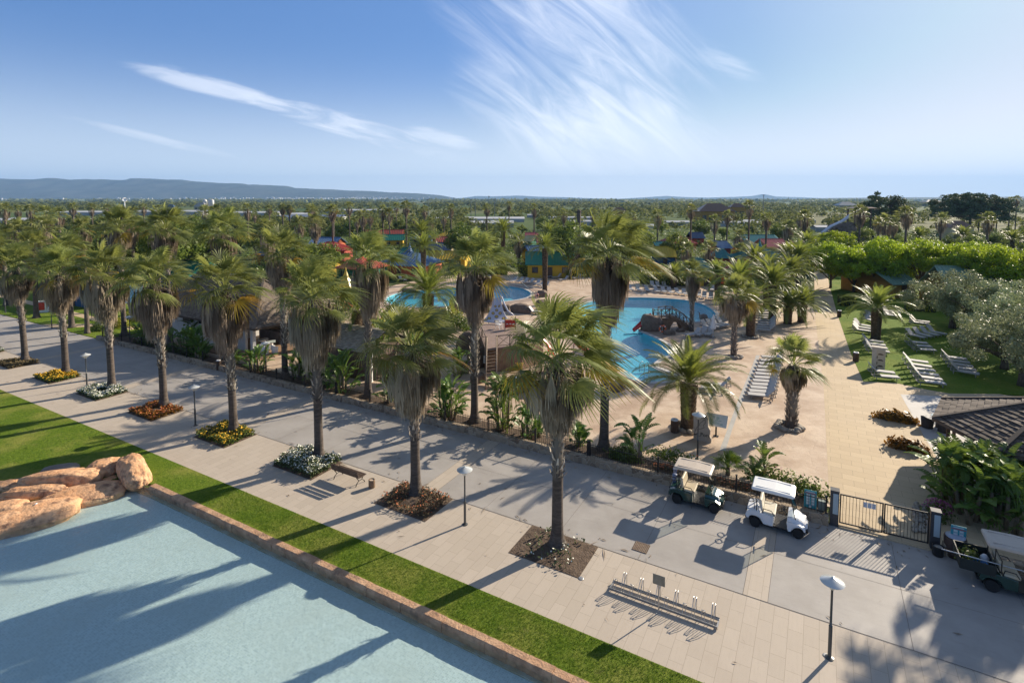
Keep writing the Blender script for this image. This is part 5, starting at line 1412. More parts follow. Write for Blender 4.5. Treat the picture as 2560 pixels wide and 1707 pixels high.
def golf_cart(base, rz, label, paint, roofm, seatm, bags=True):
    """x points forward"""
    o = thing('golf_cart', base, label, 'golf cart', 'golf carts parked along the wall', rz)
    for x in (-.84, .84):
        for y in (-.50, .50): wheel(o, x, y)
    # rear body with wheel arch
    mb = MB()
    for sgn in (-1, 1):
        y0, y1 = sgn * .36, sgn * .60
        outl = [(-.12, .26), (-.12, .66), (-.30, .70), (-.85, .74), (-1.18, .66), (-1.24, .48), (-1.20, .38), (-1.11, .36), (-1.06, .47), (-.98, .52), (-.84, .535), (-.70, .52), (-.62, .47), (-.57, .36), (-.50, .26)]
        n = len(outl); a = [(x, y1, z_) for x, z_ in outl]; b = [(x, y0, z_) for x, z_ in outl]
        mb.add(a + b, [tuple(range(n)), tuple(range(n, 2 * n))[::-1]] + [(i, n + i, n + (i + 1) % n, (i + 1) % n) for i in range(n)])
    mb.box((-.98, 0, .58), (.42, .73, .26)); mb.box((-.45, 0, .46), (.70, .73, .40))
    r_ = mb.obj('rear_body', paint, o); bevel_mod(r_, .02)
    # front cowl
    mb = MB()
    loft(mb, [section(.42, .53, .24, .80, .12), section(.60, .55, .28, .83, .14), section(.85, .50, .36, .78, .16), section(1.06, .40, .36, .64, .15), section(1.20, .26, .38, .50, .08)])
    for sgn in (-1, 1):
        outl = [(.46, .24), (.40, .60), (.62, .66), (.90, .62), (1.12, .50), (1.13, .38), (1.07, .38), (1.02, .46), (.92, .52), (.80, .53), (.68, .49), (.60, .38), (.58, .26)]
        n = len(outl); a = [(x, sgn * .62, z_) for x, z_ in outl]; b = [(x, sgn * .40, z_) for x, z_ in outl]
        mb.add(a + b, [tuple(range(n)), tuple(range(n, 2 * n))[::-1]] + [(i, n + i, n + (i + 1) % n, (i + 1) % n) for i in range(n)])
    c_ = mb.obj('front_cowl', paint, o); bevel_mod(c_, .02)
    for y in (-.32, .32):
        mb = MB(); mb.lathe([(.07, 0), (.065, .025), (.02, .03)], 14); h_ = mb.obj('headlight', M['white'], o, True, (1.02, y, .60)); h_.rotation_euler = (0, R(60), 0)
    mb = MB(); mb.box((1.17, 0, .34), (.10, .9, .10)); mb.box((-1.22, 0, .34), (.08, .9, .10)); mb.obj('bumper', M['black'], o)
    mb = MB(); mb.box((.16, 0, .26), (.72, 1.12, .05)); mb.box((0, 0, .19), (2.2, .7, .10)); mb.box((.48, 0, .40), (.06, 1.0, .30)); mb.obj('floor', M['black'], o)
    mb = MB(); mb.box((-.30, 0, .72), (.52, 1.02, .13)); s_ = mb.obj('seat', seatm, o); bevel_mod(s_, .04, 3)
    mb = MB(); mb.box((-.62, 0, 1.02), (.11, 1.0, .42), M=Matrix.Rotation(R(-10), 3, 'Y')); s_ = mb.obj('backrest', seatm, o); bevel_mod(s_, .04, 3)
    mb = MB()
    for y in (-.53, .53): mb.tube([(-.55, y, .72), (-.50, y, .92), (-.2, y, .90), (-.08, y, .72)], .018, 6)
    mb.obj('armrest', M['black'], o)
    for y in (-.50, .50):
        mb = MB(); mb.tube([(-.80, y * .95, .68), (-.78, y, 1.70)], .02, 6); mb.obj('roof_post', M['black'], o)
        mb = MB(); mb.tube([(.74, y, .78), (.52, y * .98, 1.70)], .02, 6); mb.obj('roof_post', M['black'], o)
    mb = MB(); loft(mb, [section(x, hw, z0, z1, .05) for x, hw, z0, z1 in ((-1.02, .52, 1.705, 1.76), (-.98, .58, 1.69, 1.80), (-.1, .60, 1.70, 1.825), (.60, .58, 1.69, 1.80), (.68, .50, 1.70, 1.76))])
    rf = mb.obj('roof', roofm, o)
    mb = MB()
    for y in (-.40, .40): mb.box((-.17, y, 1.823), (1.35, .035, .02))
    mb.obj('roof_rib', roofm, rf)
    mb = MB(); mb.box((.64, 0, 1.22), (.008, .96, .84), M=Matrix.Rotation(R(-13.5), 3, 'Y')); mb.obj('windscreen', M['winds'], o)
    mb = MB(); mb.tube([(.48, -.26, .70), (.24, -.26, .98)], .018, 6); st_ = mb.obj('steering_column', M['black'], o)
    mb = MB(); ring = [Vector((.235, -.26, .985)) + Matrix.Rotation(R(-40), 3, 'Y') @ Vector((.155 * math.cos(a), .155 * math.sin(a), 0)) for a in [2 * math.pi * k / 16 for k in range(17)]]
    mb.tube(ring, .016, 6, cap=False); mb.bar(ring[0], ring[8], .02); mb.bar(ring[4], ring[12], .02); mb.obj('steering_wheel', M['black'], st_)
    if bags:
        mb = MB()
        for y in (-.26, .26): mb.tube([(-1.02, y + .16 * math.cos(a), 1.02 + .0 * a + .02 * math.sin(a)) if False else (-1.06 + .13 * math.sin(a), y + .16 * math.cos(a), 1.04) for a in [2 * math.pi * k / 14 for k in range(15)]], .018, 6, cap=False)
        mb.tube([(-.90, -.3, .7), (-.92, -.3, 1.04)], .016, 6); mb.tube([(-.90, .3, .7), (-.92, .3, 1.04)], .016, 6); mb.box((-1.12, 0, .62), (.24, .8, .05))
        mb.obj('bag_rack', M['black'], o)
    return o
M['greenpaint'] = mat('dark_green_paint', (.012, .042, .030), (.014, .048, .034), 3, .18, spec=.6, coat=.7)
M['whitepaint'] = mat('white_body_paint', (.72, .73, .74), rough=.2, coat=.5)
M['roofb'] = mat('beige_roof', (.50, .43, .36), (.54, .47, .40), 5, .5)
M['roofw'] = mat('white_roof', (.80, .80, .78), rough=.4)
gc = golf_cart(q(-4.62, 26.2), ROWA, 'dark green golf cart with beige roof and beige seats', M['greenpaint'], M['roofb'], M['seatb'])
mb = MB(); mb.lathe([(.10, 0), (.12, .35), (.11, .42)], 12)
for k in range(4): mb.tube([(.03 * k - .05, .02, .3), (.05 * k - .08, .05, .62)], .012, 5); mb.box((.05 * k - .08, .06, .64), (.05, .09, .03))
tag(mb.obj('golf_bag', mat('blue_bag', (.10, .16, .36), (.3, .34, .42), 9, .6), None, True, q(-5.72, 26.35, .64), ROWA), 'blue and white bag strapped behind the seat of the green cart', 'bag')
golf_cart(q(-1.18, 26.0), ROWA - .015, 'white golf cart with white roof and cream seats', M['whitepaint'], M['roofw'], M['seatw'])
# utility cart with its load, cut by the picture edge
uc = golf_cart(q(6.85, 25.95), ROWA, 'dark green utility cart with beige roof, cut by the right edge', M['greenpaint'], M['roofb'], M['seatb'], False)
mb = MB(); bx0, bx1 = -1.80, -.78
for y in (-.62, .62): mb.box(((bx0 + bx1) / 2, y, .84), (bx1 - bx0, .035, .40))
for x in (bx0, bx1): mb.box((x, 0, .84), (.035, 1.24, .40))
mb.box(((bx0 + bx1) / 2, 0, .66), (bx1 - bx0, 1.24, .04))
mb.obj('cargo_box', mat('dark_box_paint', (.020, .026, .024), rough=.5), uc)
mb = MB(); mb.tube([(-.62, -.60, 1.28), (-.62, .60, 1.28)], .02, 6); mb.tube([(-.62, -.60, .8), (-.62, -.60, 1.28)], .02, 6); mb.obj('side_bar', M['black'], uc)
mb = MB(); mb.lathe([(.02, 0), (.10, .01), (.11, .03)], 16); o = mb.obj('mirror', M['white'], uc, True, (.35, -.62, 1.40)); o.rotation_euler = (0, R(-80), 0)
lw = q(6.85, 25.95)
def onuc(x, y, z_): return lw + ROWV * x + CRS * y + Z * z_
o = thing('cut_greenery', onuc(-1.42, .05, .68), 'heap of cut leaves and flowers in the utility cart bed', 'plant cuttings', None, ROWA)
link('foliage', bush_mesh(5, .42, .45, .42, 420, .06, M['green']), o)
mb = MB(); mb.lathe([(.16, 0), (.22, .20), (.23, .21), (.20, .20), (.15, .02)], 18)
tag(mb.obj('tub', mat('blue_tub', (.03, .14, .36), rough=.35), None, True, onuc(-1.15, -.30, .69)), 'blue plastic tub in the utility cart bed', 'tub')
mb = MB(); mb.lathe([(.10, 0), (.13, .04), (.14, .22), (.06, .32), (.03, .33)], 14)
tag(mb.obj('white_sack', M['whitep'], None, True, onuc(-.95, .12, .69)), 'white sack leaning in the utility cart bed', 'sack')
mb = MB(); mb.tube([onuc(-2.35, -.45, 1.10), onuc(1.2, -.66, 1.12)], .022, 6)
tag(mb.obj('long_pole', M['galv'], None), 'long pale pole lying across the utility cart', 'pole')
mb = MB(); mb.lathe([(.30, 0), (.36, .30), (.38, .78), (.36, .82), (.30, .80)], 20); mb.lathe([(.31, .74), (.02, .75)], 20)
tag(mb.obj('barrel', mat('dark_barrel', (.05, .032, .026), (.08, .05, .04), 4, .6), None, True, P(16, 760, 900)), 'dark round barrel with pale lid behind the utility cart', 'barrel')
mb = MB(); mb.lathe([(.33, 0), (.33, .02), (.02, .03)], 20)
tag(mb.obj('round_cover', mat('pale_blue_lid', (.36, .42, .52), rough=.4), None, True, P(16, 760, 900) + Z * .83), 'pale blue round lid lying on the dark barrel', 'lid')
# ------------------------------------------------------------------ rocks round the pools
G5 = 'brown rocks round the pools'
def rk(r, x, y, d, seed, label, rz=0.0, sink=.3, m='rock2', tilt=(0, 0), rough=.15):
    p = P(r, x, y); p.z = d[2] * (.5 - sink); return boulder(p, d, rz, seed, label, G5, tilt, m, rough, 'rock')
rk(15, 435, 715, (1.3, 1.0, 1.25), 31, 'smaller brown rock next to the spotted slide', .3)
rk(15, 640, 735, (2.9, 1.6, 1.7), 32, 'long humped brown rock behind the play deck', -.25)
rk(15, 915, 530, (1.7, 1.1, 1.3), 33, 'round brown rock behind the pink life ring')
rk(15, 905, 645, (1.6, 1.0, 1.1), 34, 'dark brown rock in front of the pink life ring', .4)
rk(2, 1490, 1000, (2.3, 1.8, 3.0), 35, 'tall upright brown rock between round pool and play deck', .2)
rk(2, 1520, 825, (.8, .7, .9), 36, 'little rock on the edge of the round pool', .0)
rk(18, 155, 1095, (1.5, 1.2, 1.3), 37, 'rounded rock at the foot of the wooden stairs', .1)
rk(18, 315, 1110, (1.7, 1.2, 1.3), 38, 'dark rock right of the rounded one under the play deck', .5)
rk(18, 430, 1120, (1.5, 1.1, 1.2), 39, 'dark rock behind the nearest palm beard', .9)
rk(18, 1020, 1090, (1.6, 1.0, .9), 40, 'rock at the near end of the main pool, half under leaves', .3)
rk(18, 1150, 1045, (1.2, .7, .6), 41, 'low wedge of rock on the white pool corner', -.5)
rk(6, 1000, 190, (1.5, 1.1, 1.3), 42, 'rock left of the wooden stairs behind the second palm', .2)
rk(6, 1080, 260, (1.3, 1.0, 1.1), 43, 'rock at the left stair rail foot', .7)
rk(2, 1080, 830, (2.6, 1.0, .8), 44, 'flat rock on the far left rim of the round pool', .1)
rk(12, 665, 800, (1.35, .7, .75), 45, 'dark pointed rock in front of the bridge island', .2)
rk(15, 1080, 800, (1.6, 1.2, 1.2), 46, 'rock behind the nearest palm crown by the main pool', .3)
rk(12, 830, 760, (1.0, .6, .6), 47, 'dark low rock under the bridge stairs', .3)

# ------------------------------------------------------------------ play deck with stairs
M['ochre'] = mat('ochre_plaster', (.17, .105, .06), (.27, .175, .105), 1.3, .85, .8, 6, c3=(.11, .075, .05), s3=.9)
M['deck'] = mat('deck_boards', (.22, .155, .125), (.29, .21, .175), 3, .8, .3, 20)
DZ = 2.1
dk = thing('play_deck', q(-23.5, 39.5), 'ochre walled brown play deck reached by dark wooden stairs', 'play structure')
inv = Matrix.Translation(-q(-23.5, 39.5))
def rel(p): return inv @ p
poly = [P(15, 180, 1215, DZ), P(15, 330, 1197, DZ), P(15, 660, 1168, DZ), P(15, 940, 1090, DZ), P(15, 800, 890, DZ), P(15, 450, 872, DZ), P(15, 160, 885, DZ), P(15, 80, 960, DZ)]
poly = ccw([rel(Vector((p.x, p.y, 0))) for p in poly])
mb = MB(); mb.prism(offset(poly, -.05), -.1, DZ - .1); mb.obj('plaster_wall', M['ochre'], dk)
mb = MB(); mb.prism(poly, DZ - .1, DZ); mb.obj('deck_floor', M['deck'], dk)
a0, a1 = rel(P(15, 195, 1213, DZ)), rel(P(15, 322, 1198, DZ)); b0, b1 = rel(P(6, 1140, 300)), rel(P(6, 1200, 318))
b0, b1 = (b0 + b1) / 2 + (a0 - a1) / 2, (b0 + b1) / 2 + (a1 - a0) / 2
n = 12; mb = MB(); u_ = (a1 - a0).normalized(); wst = (a1 - a0).length
for k in range(n):
    f = (k + .5) / n; c0 = b0.lerp(a0, f); c1 = b1.lerp(a1, f); c0.z = c1.z = DZ * (k + .6) / n
    mb.bar(c0, c1, .30, .05)
mb.obj('stair_treads', M['wood_d'], dk)
mb = MB()
for a, b in ((a0, b0), (a1, b1)):
    mb.bar(b, a - Z * .1, .06, .25)
mb.obj('stringer', M['wood_d'], dk)
for a, b in ((a0, b0), (a1, b1)):
    mb = MB(); mb.tube([b + Z * .95, a + Z * .95], .06, 7); mb.tube([b + Z * .5, a + Z * .5], .035, 6)
    for f in (0, .5, 1): p = b.lerp(a, f); mb.tube([p, p + Z * 1.05], .055, 7)
    mb.obj('stair_rail', M['wood'], dk, True)
def xrail(parent, pts_, h=.95, m='wood', name='railing', nx=1):
    mb = MB()
    for i in range(len(pts_) - 1):
        a, b = pts_[i], pts_[i + 1]
        mb.tube([a + Z * h, b + Z * h], .042, 6); mb.tube([a + Z * .12, b + Z * .12], .03, 6)
        for k in range(nx):
            c, d = a.lerp(b, k / nx), a.lerp(b, (k + 1) / nx)
            mb.tube([c + Z * .12, d + Z * h], .025, 5); mb.tube([d + Z * .12, c + Z * h], .025, 5)
            mb.tube([c, c + Z * (h + .06)], .05, 6); mb.tube([d, d + Z * (h + .06)], .05, 6)
    return mb.obj(name, M[m], parent, True)
xrail(dk, [rel(P(15, 332, 1190, DZ)), rel(P(15, 655, 1160, DZ))], nx=2)
xrail(dk, [rel(P(15, 655, 1160, DZ)), rel(P(15, 930, 1090, DZ))], nx=2)
xrail(dk, [rel(P(15, 180, 1205, DZ)), rel(P(15, 90, 965, DZ))], nx=2)
# small notice at the stairs
o = thing('stair_notice', rel(P(15, 185, 1500)) + q(-23.5, 39.5), 'white notice with red line fixed at the left stair rail foot', 'sign', None, ROWA)
mb = MB(); mb.box((0, 0, .35), (.05, .05, .7)); mb.obj('post', M['galv'], o)
mb = MB(); mb.box((0, -.03, .95), (.48, .02, .62)); bd = mb.obj('board', M['white'], o)
mb = MB(); mb.box((0, -.042, 1.06), (.40, .004, .035)); mb.obj('red_line', M['redink'], bd)
mb = MB()
for k in range(4): mb.box((0, -.042, .98 - k * .07), (.36 - .05 * (k % 2), .004, .02))
mb.obj('text_lines', M['inkblue'], bd)
# spotted slide
M['slidew'] = mat('white_slide', (.55, .55, .60), rough=.3)
M['spot'] = mat('yellow_spot', (.55, .40, .09), rough=.4)
M['spot_d'] = mat('dark_spot_rim', (.10, .05, .12), rough=.4)
o = thing('spotted_slide', P(15, 320, 860, DZ), 'white flared slide with yellow dark rimmed spots on the play deck', 'slide')
mb = MB(); secs = []
H0 = 2.1
for k in range(9):
    f = k / 8; z_ = H0 * (1 - f) ** 1.6; y = 1.5 - 2.1 * f; hw = .42 + 1.05 * f ** 1.8
    secs.append([Vector((hw * math.sin(a), y - .25 * hw * (1 - math.cos(a)) * 0 + .35 * hw * abs(math.sin(a)) ** 2, z_ + .05 + .30 * (1 - f * .7) * abs(math.sin(a)) ** 3)) for a in [-math.pi / 2 + math.pi * j / 12 for j in range(13)]])
vs = [p for s_ in secs for p in s_]; m_ = 13
mb.add(vs, [(i * m_ + j, (i + 1) * m_ + j, (i + 1) * m_ + j + 1, i * m_ + j + 1) for i in range(8) for j in range(12)])
sl = mb.obj('chute', M['slidew'], o, True); sm_ = sl.modifiers.new('thickness', 'SOLIDIFY'); sm_.thickness = .05
rng = random.Random(6); mb1 = MB(); mb2 = MB()
for (i, j, rr) in ((7, 6, .17), (6, 3, .15), (6, 9, .16), (5, 6, .15), (4, 4, .13), (4, 8, .14), (3, 6, .12), (7, 10, .16), (7, 2, .14), (2, 5, .1), (2, 8, .1)):
    c = secs[i][j]; ux = (secs[i][min(j + 1, 12)] - secs[i][j - 1]).normalized(); uy = (secs[min(i + 1, 8)][j] - secs[i - 1][j]).normalized(); nn = uy.cross(ux); nn = nn if nn.z > 0 else -nn
    for mbx, r_, off in ((mb2, rr * 1.35, .012), (mb1, rr, .018)):
        mbx.add([c + nn * off + (ux * math.cos(a) + uy * math.sin(a)) * r_ for a in [2 * math.pi * k / 12 for k in range(12)]], [tuple(range(12))])
mb2.obj('spot_rims', M['spot_d'], sl); mb1.obj('spots', M['spot'], sl)
mb = MB(); mb.tube([(.5, 1.6, 2.25), (.75, .9, 1.7), (1.15, .2, 1.05), (1.7, -.3, .75)], .09, 8); mb.obj('side_tube', M['slidew'], o, True)
mb = MB(); mb.box((0, 1.7, 1.0), (.9, .5, 2.0)); mb.obj('support', M['ochre'], o)
def plastic_chair(p, rz, label, m='whitep', group=None):
    o = thing('plastic_chair', p, label, 'chair', group, rz)
    mb = MB(); mb.box((0, 0, .43), (.48, .46, .035)); mb.obj('seat', M[m], o)
    mb = MB()
    for k in range(4): mb.box((-.17 + .113 * k, .23 + .04, .66), (.05, .03, .42))
    mb.box((0, .29, .88), (.48, .03, .08)); mb.obj('backrest', M[m], o)
    for x in (-.22, .22):
        for y in (-.21, .22): mb = MB(); mb.bar((x, y, 0), (x * .95, y, .43), .045); mb.obj('leg', M[m], o)
        mb = MB(); mb.bar((x, -.2, .64), (x, .27, .68), .05, .03); mb.bar((x, -.2, .43), (x, -.2, .64), .04); mb.obj('armrest', M[m], o)
plastic_chair(P(15, 350, 950, DZ), 2.6, 'white plastic armchair on the play deck, facing the spotted slide')
plastic_chair(P(15, 945, 460, 0), 2.0, 'white plastic armchair by the round pool behind rocks')
# red chutes
M['red'] = mat('red_gloss', (.52, .025, .018), rough=.25, spec=.6)
def chute(path, w_, label, wall=.18, name='red_slide'):
    p0 = path[0]; o = thing(name, Vector((p0.x, p0.y, 0)), label, 'slide', 'red slides')
    mb = MB(); pr = [(-w_ / 2, wall), (-w_ / 2 * .92, .04), (-w_ * .25, -.05), (0, -.08), (w_ * .25, -.05), (w_ / 2 * .92, .04), (w_ / 2, wall)]
    vs = []; n = len(path)
    for i, p in enumerate(path):
        d = (path[min(i + 1, n - 1)] - path[max(i - 1, 0)]); d.z = 0; d.normalize(); sd = Vector((-d.y, d.x, 0))
        for a, b in pr: vs.append(p - Vector((p0.x, p0.y, 0)) + sd * a + Z * b)
    mb.add(vs, [(i * 7 + k, i * 7 + k + 1, (i + 1) * 7 + k + 1, (i + 1) * 7 + k) for i in range(n - 1) for k in range(6)])
    c_ = mb.obj('chute', M['red'], o, True); s_ = c_.modifiers.new('thickness', 'SOLIDIFY'); s_.thickness = .05
    mb = MB()
    for i in (0, n // 2):
        p = path[i] - Vector((p0.x, p0.y, 0)); mb.tube([(p.x, p.y, -.2), (p.x, p.y, p.z - .08)], .06, 8)
    mb.obj('support', M['galv'], o)
def spline(ps, n=4):
    o = []
    for i in range(len(ps) - 1):
        a, b, c, d = ps[max(i - 1, 0)], ps[i], ps[i + 1], ps[min(i + 2, len(ps) - 1)]
        for k in range(n):
            t = k / n; o.append(.5 * ((2 * b) + (c - a) * t + (2 * a - 5 * b + 4 * c - d) * t * t + (3 * b - a - 3 * c + d) * t ** 3))
    return o + [ps[-1]]
chute(spline([P(15, 880, 1010, 2.3), P(15, 930, 1090, 1.8), P(15, 1010, 1180, 1.2), P(15, 1050, 1290, .5), P(15, 1120, 1340, .15)]), .8, 'red slide curving down from the play deck behind the nearest palm')
chute(spline([P(15, 1330, 1130, 2.0), P(15, 1420, 1200, 1.5), P(15, 1500, 1240, .9), P(15, 1590, 1290, .3)]), .9, 'red slide running into the main pool, right of the nearest trunk')
o = thing('red_gate_toy', P(15, 500, 960, DZ), 'red panel with white dots on the right of the play deck', 'play panel', None, ROWA + .6)
mb = MB(); mb.box((0, 0, .55), (1.1, .06, .75)); mb.obj('panel', M['red'], o)
mb = MB()
for x in (-.3, .0, .3): mb.lathe([(.09, -.04), (.09, .04)], 12, (x, 0, .55))
mb.obj('dots', M['white'], o)
mb = MB()
for x in (-.5, .5): mb.tube([(x, 0, 0), (x, 0, 1.25)], .045, 8)
mb.obj('post', M['wood'], o)
mb = MB(); mb.box((0, 0, .02), (1.2, .35, .04)); mb.lathe([(.30, .04), (.34, .12), (.30, .13), (.25, .05)], 16)
tag(mb.obj('toy_boat', mat('blue_plastic', (.02, .16, .5), rough=.4), None, False, P(18, 105, 985)), 'small blue plastic toy lying by the rocks at the stairs', 'toy')

for (r, x, y, rx, h, k, l) in ((15, 480, 1470, .9, 1.1, 1, 'leafy bush with red dots under the play deck'), (15, 560, 1400, .8, 1.2, 2, 'dark bush against the ochre deck wall'), (18, 40, 860, .7, 1.3, 3, 'bright bush beside the wooden stairs'), (2, 1400, 1120, 1.1, 1.2, 4, 'bush between upright rock and second palm crown'),
        (15, 700, 1390, 1.0, 1.0, 5, 'bush behind the nearest palm trunk rocks'), (2, 1720, 1000, .8, .7, 6, 'low bush at the foot of the spotted slide'), (15, 960, 690, .8, .8, 7, 'dark low bush behind the pink ring rocks'), (2, 1250, 1040, 1.5, 1.1, 8, 'green bush on the near side of the round pool'), (2, 1050, 1060, 1.4, 1.2, 9, 'bush left of the date palm at the round pool')):
    shrub(P(r, x, y), rx, rx * .7, h, 700, .09, 60 + k, M['green'], l, group='bushes round the play deck')
for k, (s_, t_, rx, h, l) in enumerate(((-39.5, 41.5, 1.7, 2.0, 'tall bush behind the straw porch roof'), (-36.0, 44.0, 1.9, 2.2, 'round bush behind the tiled shed'), (-32.5, 41.0, 1.6, 1.9, 'bush between tiled shed and play deck'), (-41.5, 46.5, 2.0, 2.3, 'large bush near the white hut corner'), (-34.5, 49.5, 1.8, 1.8, 'bush on the near side of the round pool, left of the date palm'), (-30.5, 47.0, 1.7, 1.8, 'bush left of the upright rock'),
        (-28.8, 51.0, 1.5, 1.5, 'bush behind the upright rock'), (-45.5, 51.0, 2.2, 2.4, 'large bush at the left end of the round pool'), (-50.5, 46.0, 2.4, 2.6, 'large bush behind the white hut'), (-38.5, 53.0, 1.6, 1.5, 'low bush on the round pool rim'), (-29.0, 43.5, 1.3, 1.6, 'bush at the left side of the play deck'), (-33.0, 37.8, 1.4, 1.8, 'bush against the back of the tiled shed'))):
    shrub(q(s_, t_), rx, rx * .8, h, 1300, .12, 80 + k, M['green'] if k % 3 else M['hedge'], l, group='bushes between the huts and the round pool')
rk(2, 760, 1100, (2.4, 1.7, 1.6), 56, 'grey brown rock between tiled shed and play deck', .1)
rk(2, 900, 1060, (2.0, 1.5, 1.3), 57, 'rock left of the bush at the round pool', .1)
rk(15, 60, 1440, (1.7, 1.3, 2.4), 51, 'tall ochre brown rock left of the wooden stairs', .2)
rk(2, 1560, 1330, (2.0, 1.5, 2.6), 52, 'bulky brown rock behind the second palm crown', .2)
rk(15, 560, 1330, (1.9, 1.3, 1.5), 53, 'brown rock against the deck wall right of the stairs', .2)
rk(15, 760, 1330, (2.0, 1.4, 1.7), 54, 'brown rock behind the nearest crown at the deck wall', .2)
rk(2, 1330, 1010, (1.7, 1.1, 1.0), 55, 'rock on the near rim of the round pool, left of the upright one', .2)

# ------------------------------------------------------------------ bridge island in the main pool
isl = P(12, 560, 770)
fx = Vector((1, 0, 0)); fy = Vector((0, 1, 0))
rk(12, 400, 735, (2.3, 1.6, 2.4), 50, 'round topped brown boulder of the bridge island, below the red slide', .0)
o = thing('island_base', isl + fy * .9, 'plastered rock base with arch under the timber bridge', 'rock')
mb = MB(); outl = [(-.7, -.1), (1.15, -.1), (1.15, .35), (1.5, .95), (1.9, .9), (2.3, .5), (2.5, -.1), (3.6, -.1), (3.5, .35), (2.4, 1.0), (1.5, 1.55), (.9, 1.32), (-.7, 1.30)]
n = len(outl); v0 = [(x, 0, z_) for x, z_ in outl]; v1 = [(x, 1.5, z_) for x, z_ in outl]
from mathutils.geometry import tessellate_polygon as tp
tri = tp([[Vector((x, z_, 0)) for x, z_ in outl]])
fs = []
for t in tri:
    a, b, c = (Vector((outl[i][0], outl[i][1], 0)) for i in t)
    fs.append(t if (b - a).cross(c - a).z > 0 else t[::-1])
mb.add(v0 + v1, fs + [tuple(i + n for i in f)[::-1] for f in fs] + [(i, n + i, n + (i + 1) % n, (i + 1) % n) for i in range(n)])
mb.obj('plaster_body', M['ochre'], o)
br = thing('timber_bridge', isl + fy * .85, 'weathered timber bridge with crossed railings over the pool rocks', 'bridge')
mb = MB(); mb.box((.15, .75, 1.36), (1.75, 1.5, .09)); mb.obj('platform', M['wood'], br)
mb = MB()
for k in range(9): mb.box((1.1 + .29 * k, .75, 1.52 - .03 * k - .016 * k * k), (.28, 1.4, .06))
mb.obj('steps', M['wood'], br)
def arc(y): return [Vector((-.7, y, 1.4)), Vector((.15, y, 1.4)), Vector((1.0, y, 1.5)), Vector((1.75, y, 1.45)), Vector((2.6, y, .9)), Vector((3.4, y, .2))]
xrail(br, arc(.03), .92, 'wood', 'front_railing'); xrail(br, arc(1.47)[1:], .92, 'wood', 'rear_railing')
xrail(br, [Vector((-.7, .03, 1.4)), Vector((-.7, .55, 1.4))], .92, 'wood', 'end_railing')
chute(spline([isl + Vector((-.6, 1.75, 1.5)), isl + Vector((-1.1, 1.6, 1.3)), isl + Vector((-1.8, 1.2, .75)), isl + Vector((-2.5, .9, .25)), isl + Vector((-2.9, .8, -.05))]), .75, 'red slide dropping from the timber bridge into the main pool', .2)
M['ringo'] = mat('lifebuoy_orange', (.62, .12, .04), rough=.45)
def lifering(p, label, m, sc_=1.0, rz=0.0):
    o = thing('life_ring', p, label, 'life ring', None, rz, sc_)
    mb = MB(); ps = [(.33 * math.cos(a), 0, .62 + .33 * math.sin(a)) for a in [2 * math.pi * k / 24 for k in range(25)]]
    mb.tube(ps, .075, 8, cap=False); rg_ = mb.obj('ring', m, o, True)
    mb = MB()
    for k in range(4):
        a0_ = math.pi / 4 + k * math.pi / 2
        mb.tube([(.33 * math.cos(a), 0, .62 + .33 * math.sin(a)) for a in (a0_ - .14, a0_, a0_ + .14)], .079, 8)
    mb.obj('white_band', M['white'], rg_, True)
    mb = MB(); mb.tube([(0, .08, 0), (0, .08, .95)], .03, 6); mb.box((0, .08, .95), (.1, .05, .05)); mb.obj('post', M['galv'], o)
lifering(P(12, 566, 800), 'orange life ring on a post before the bridge island', M['ringo'])
lifering(P(15, 852, 560), 'pink life ring on a post beside the round pool', mat('lifebuoy_pink', (.62, .20, .18), rough=.5), .8, .6)
# stone animal figure
o = thing('stone_animal_figure', P(12, 1165, 600), 'grey stone animal figure with raised tail on the pool rim', 'statue')
bm = bmesh.new(); bmesh.ops.create_icosphere(bm, subdivisions=3, radius=1)
for v in bm.verts:
    p = v.co; v.co = Vector((p.x * .50 * (1 + .1 * p.z), p.y * .42, p.z * .42 + .42)) * (1 + .05 * noise.noise(p * 4))
me = bpy.data.meshes.new('body'); bm.to_mesh(me); bm.free(); me.materials.append(M['stonegrey']); me.polygons.foreach_set('use_smooth', [True] * len(me.polygons)); link('body', me, o)
mb = MB(); mb.tube([(-.38, 0, .55), (-.46, 0, .78), (-.5, 0, .95), (-.58, .0, 1.06)], [.11, .07, .045, .02], 8); mb.tube([(-.5, 0, .93), (-.40, 0, 1.06)], [.05, .02], 6); mb.obj('tail', M['stonegrey'], o, True)
mb = MB(); mb.tube([(.35, 0, .3), (.58, 0, .22)], [.22, .12], 10)
for y in (-.3, .3): mb.tube([(.15, y, .18), (.32, y * 1.6, .03)], [.12, .06], 8)
mb.obj('flippers', M['stonegrey'], o, True)
# parasol, ladder, rope
o = thing('parasol', P(12, 1308, 850), 'closed white parasol among sunbeds behind the nearest date palm', 'parasol')
mb = MB(); mb.tube([(0, 0, 0), (0, 0, 2.5)], .03, 8); mb.obj('pole', M['whitep'], o)
mb = MB(); mb.lathe([(.20, .95), (.26, 1.05), (.19, 1.5), (.12, 2.1), (.05, 2.42), (.02, 2.45)], 20, fn=lambda i, k: 1 + .16 * (k % 2)); mb.obj('folded_canopy', M['whitep'], o)
mb = MB(); mb.lathe([(.30, 0), (.30, .08), (.05, .10)], 16); mb.obj('foot', M['stonegrey'], o)
mb = MB(); a, b = P(12, 0, 800, -.08), P(12, 370, 782, -.08); n = 26
for k in range(n): mb.lathe([(.03, -.06), (.06, 0), (.03, .06)], 8, a.lerp(b, k / (n - 1)))
tag(mb.obj('lane_rope', mat('dark_floats', (.05, .06, .20), rough=.5), None, True), 'dark float rope across the narrow of the main pool', 'rope')
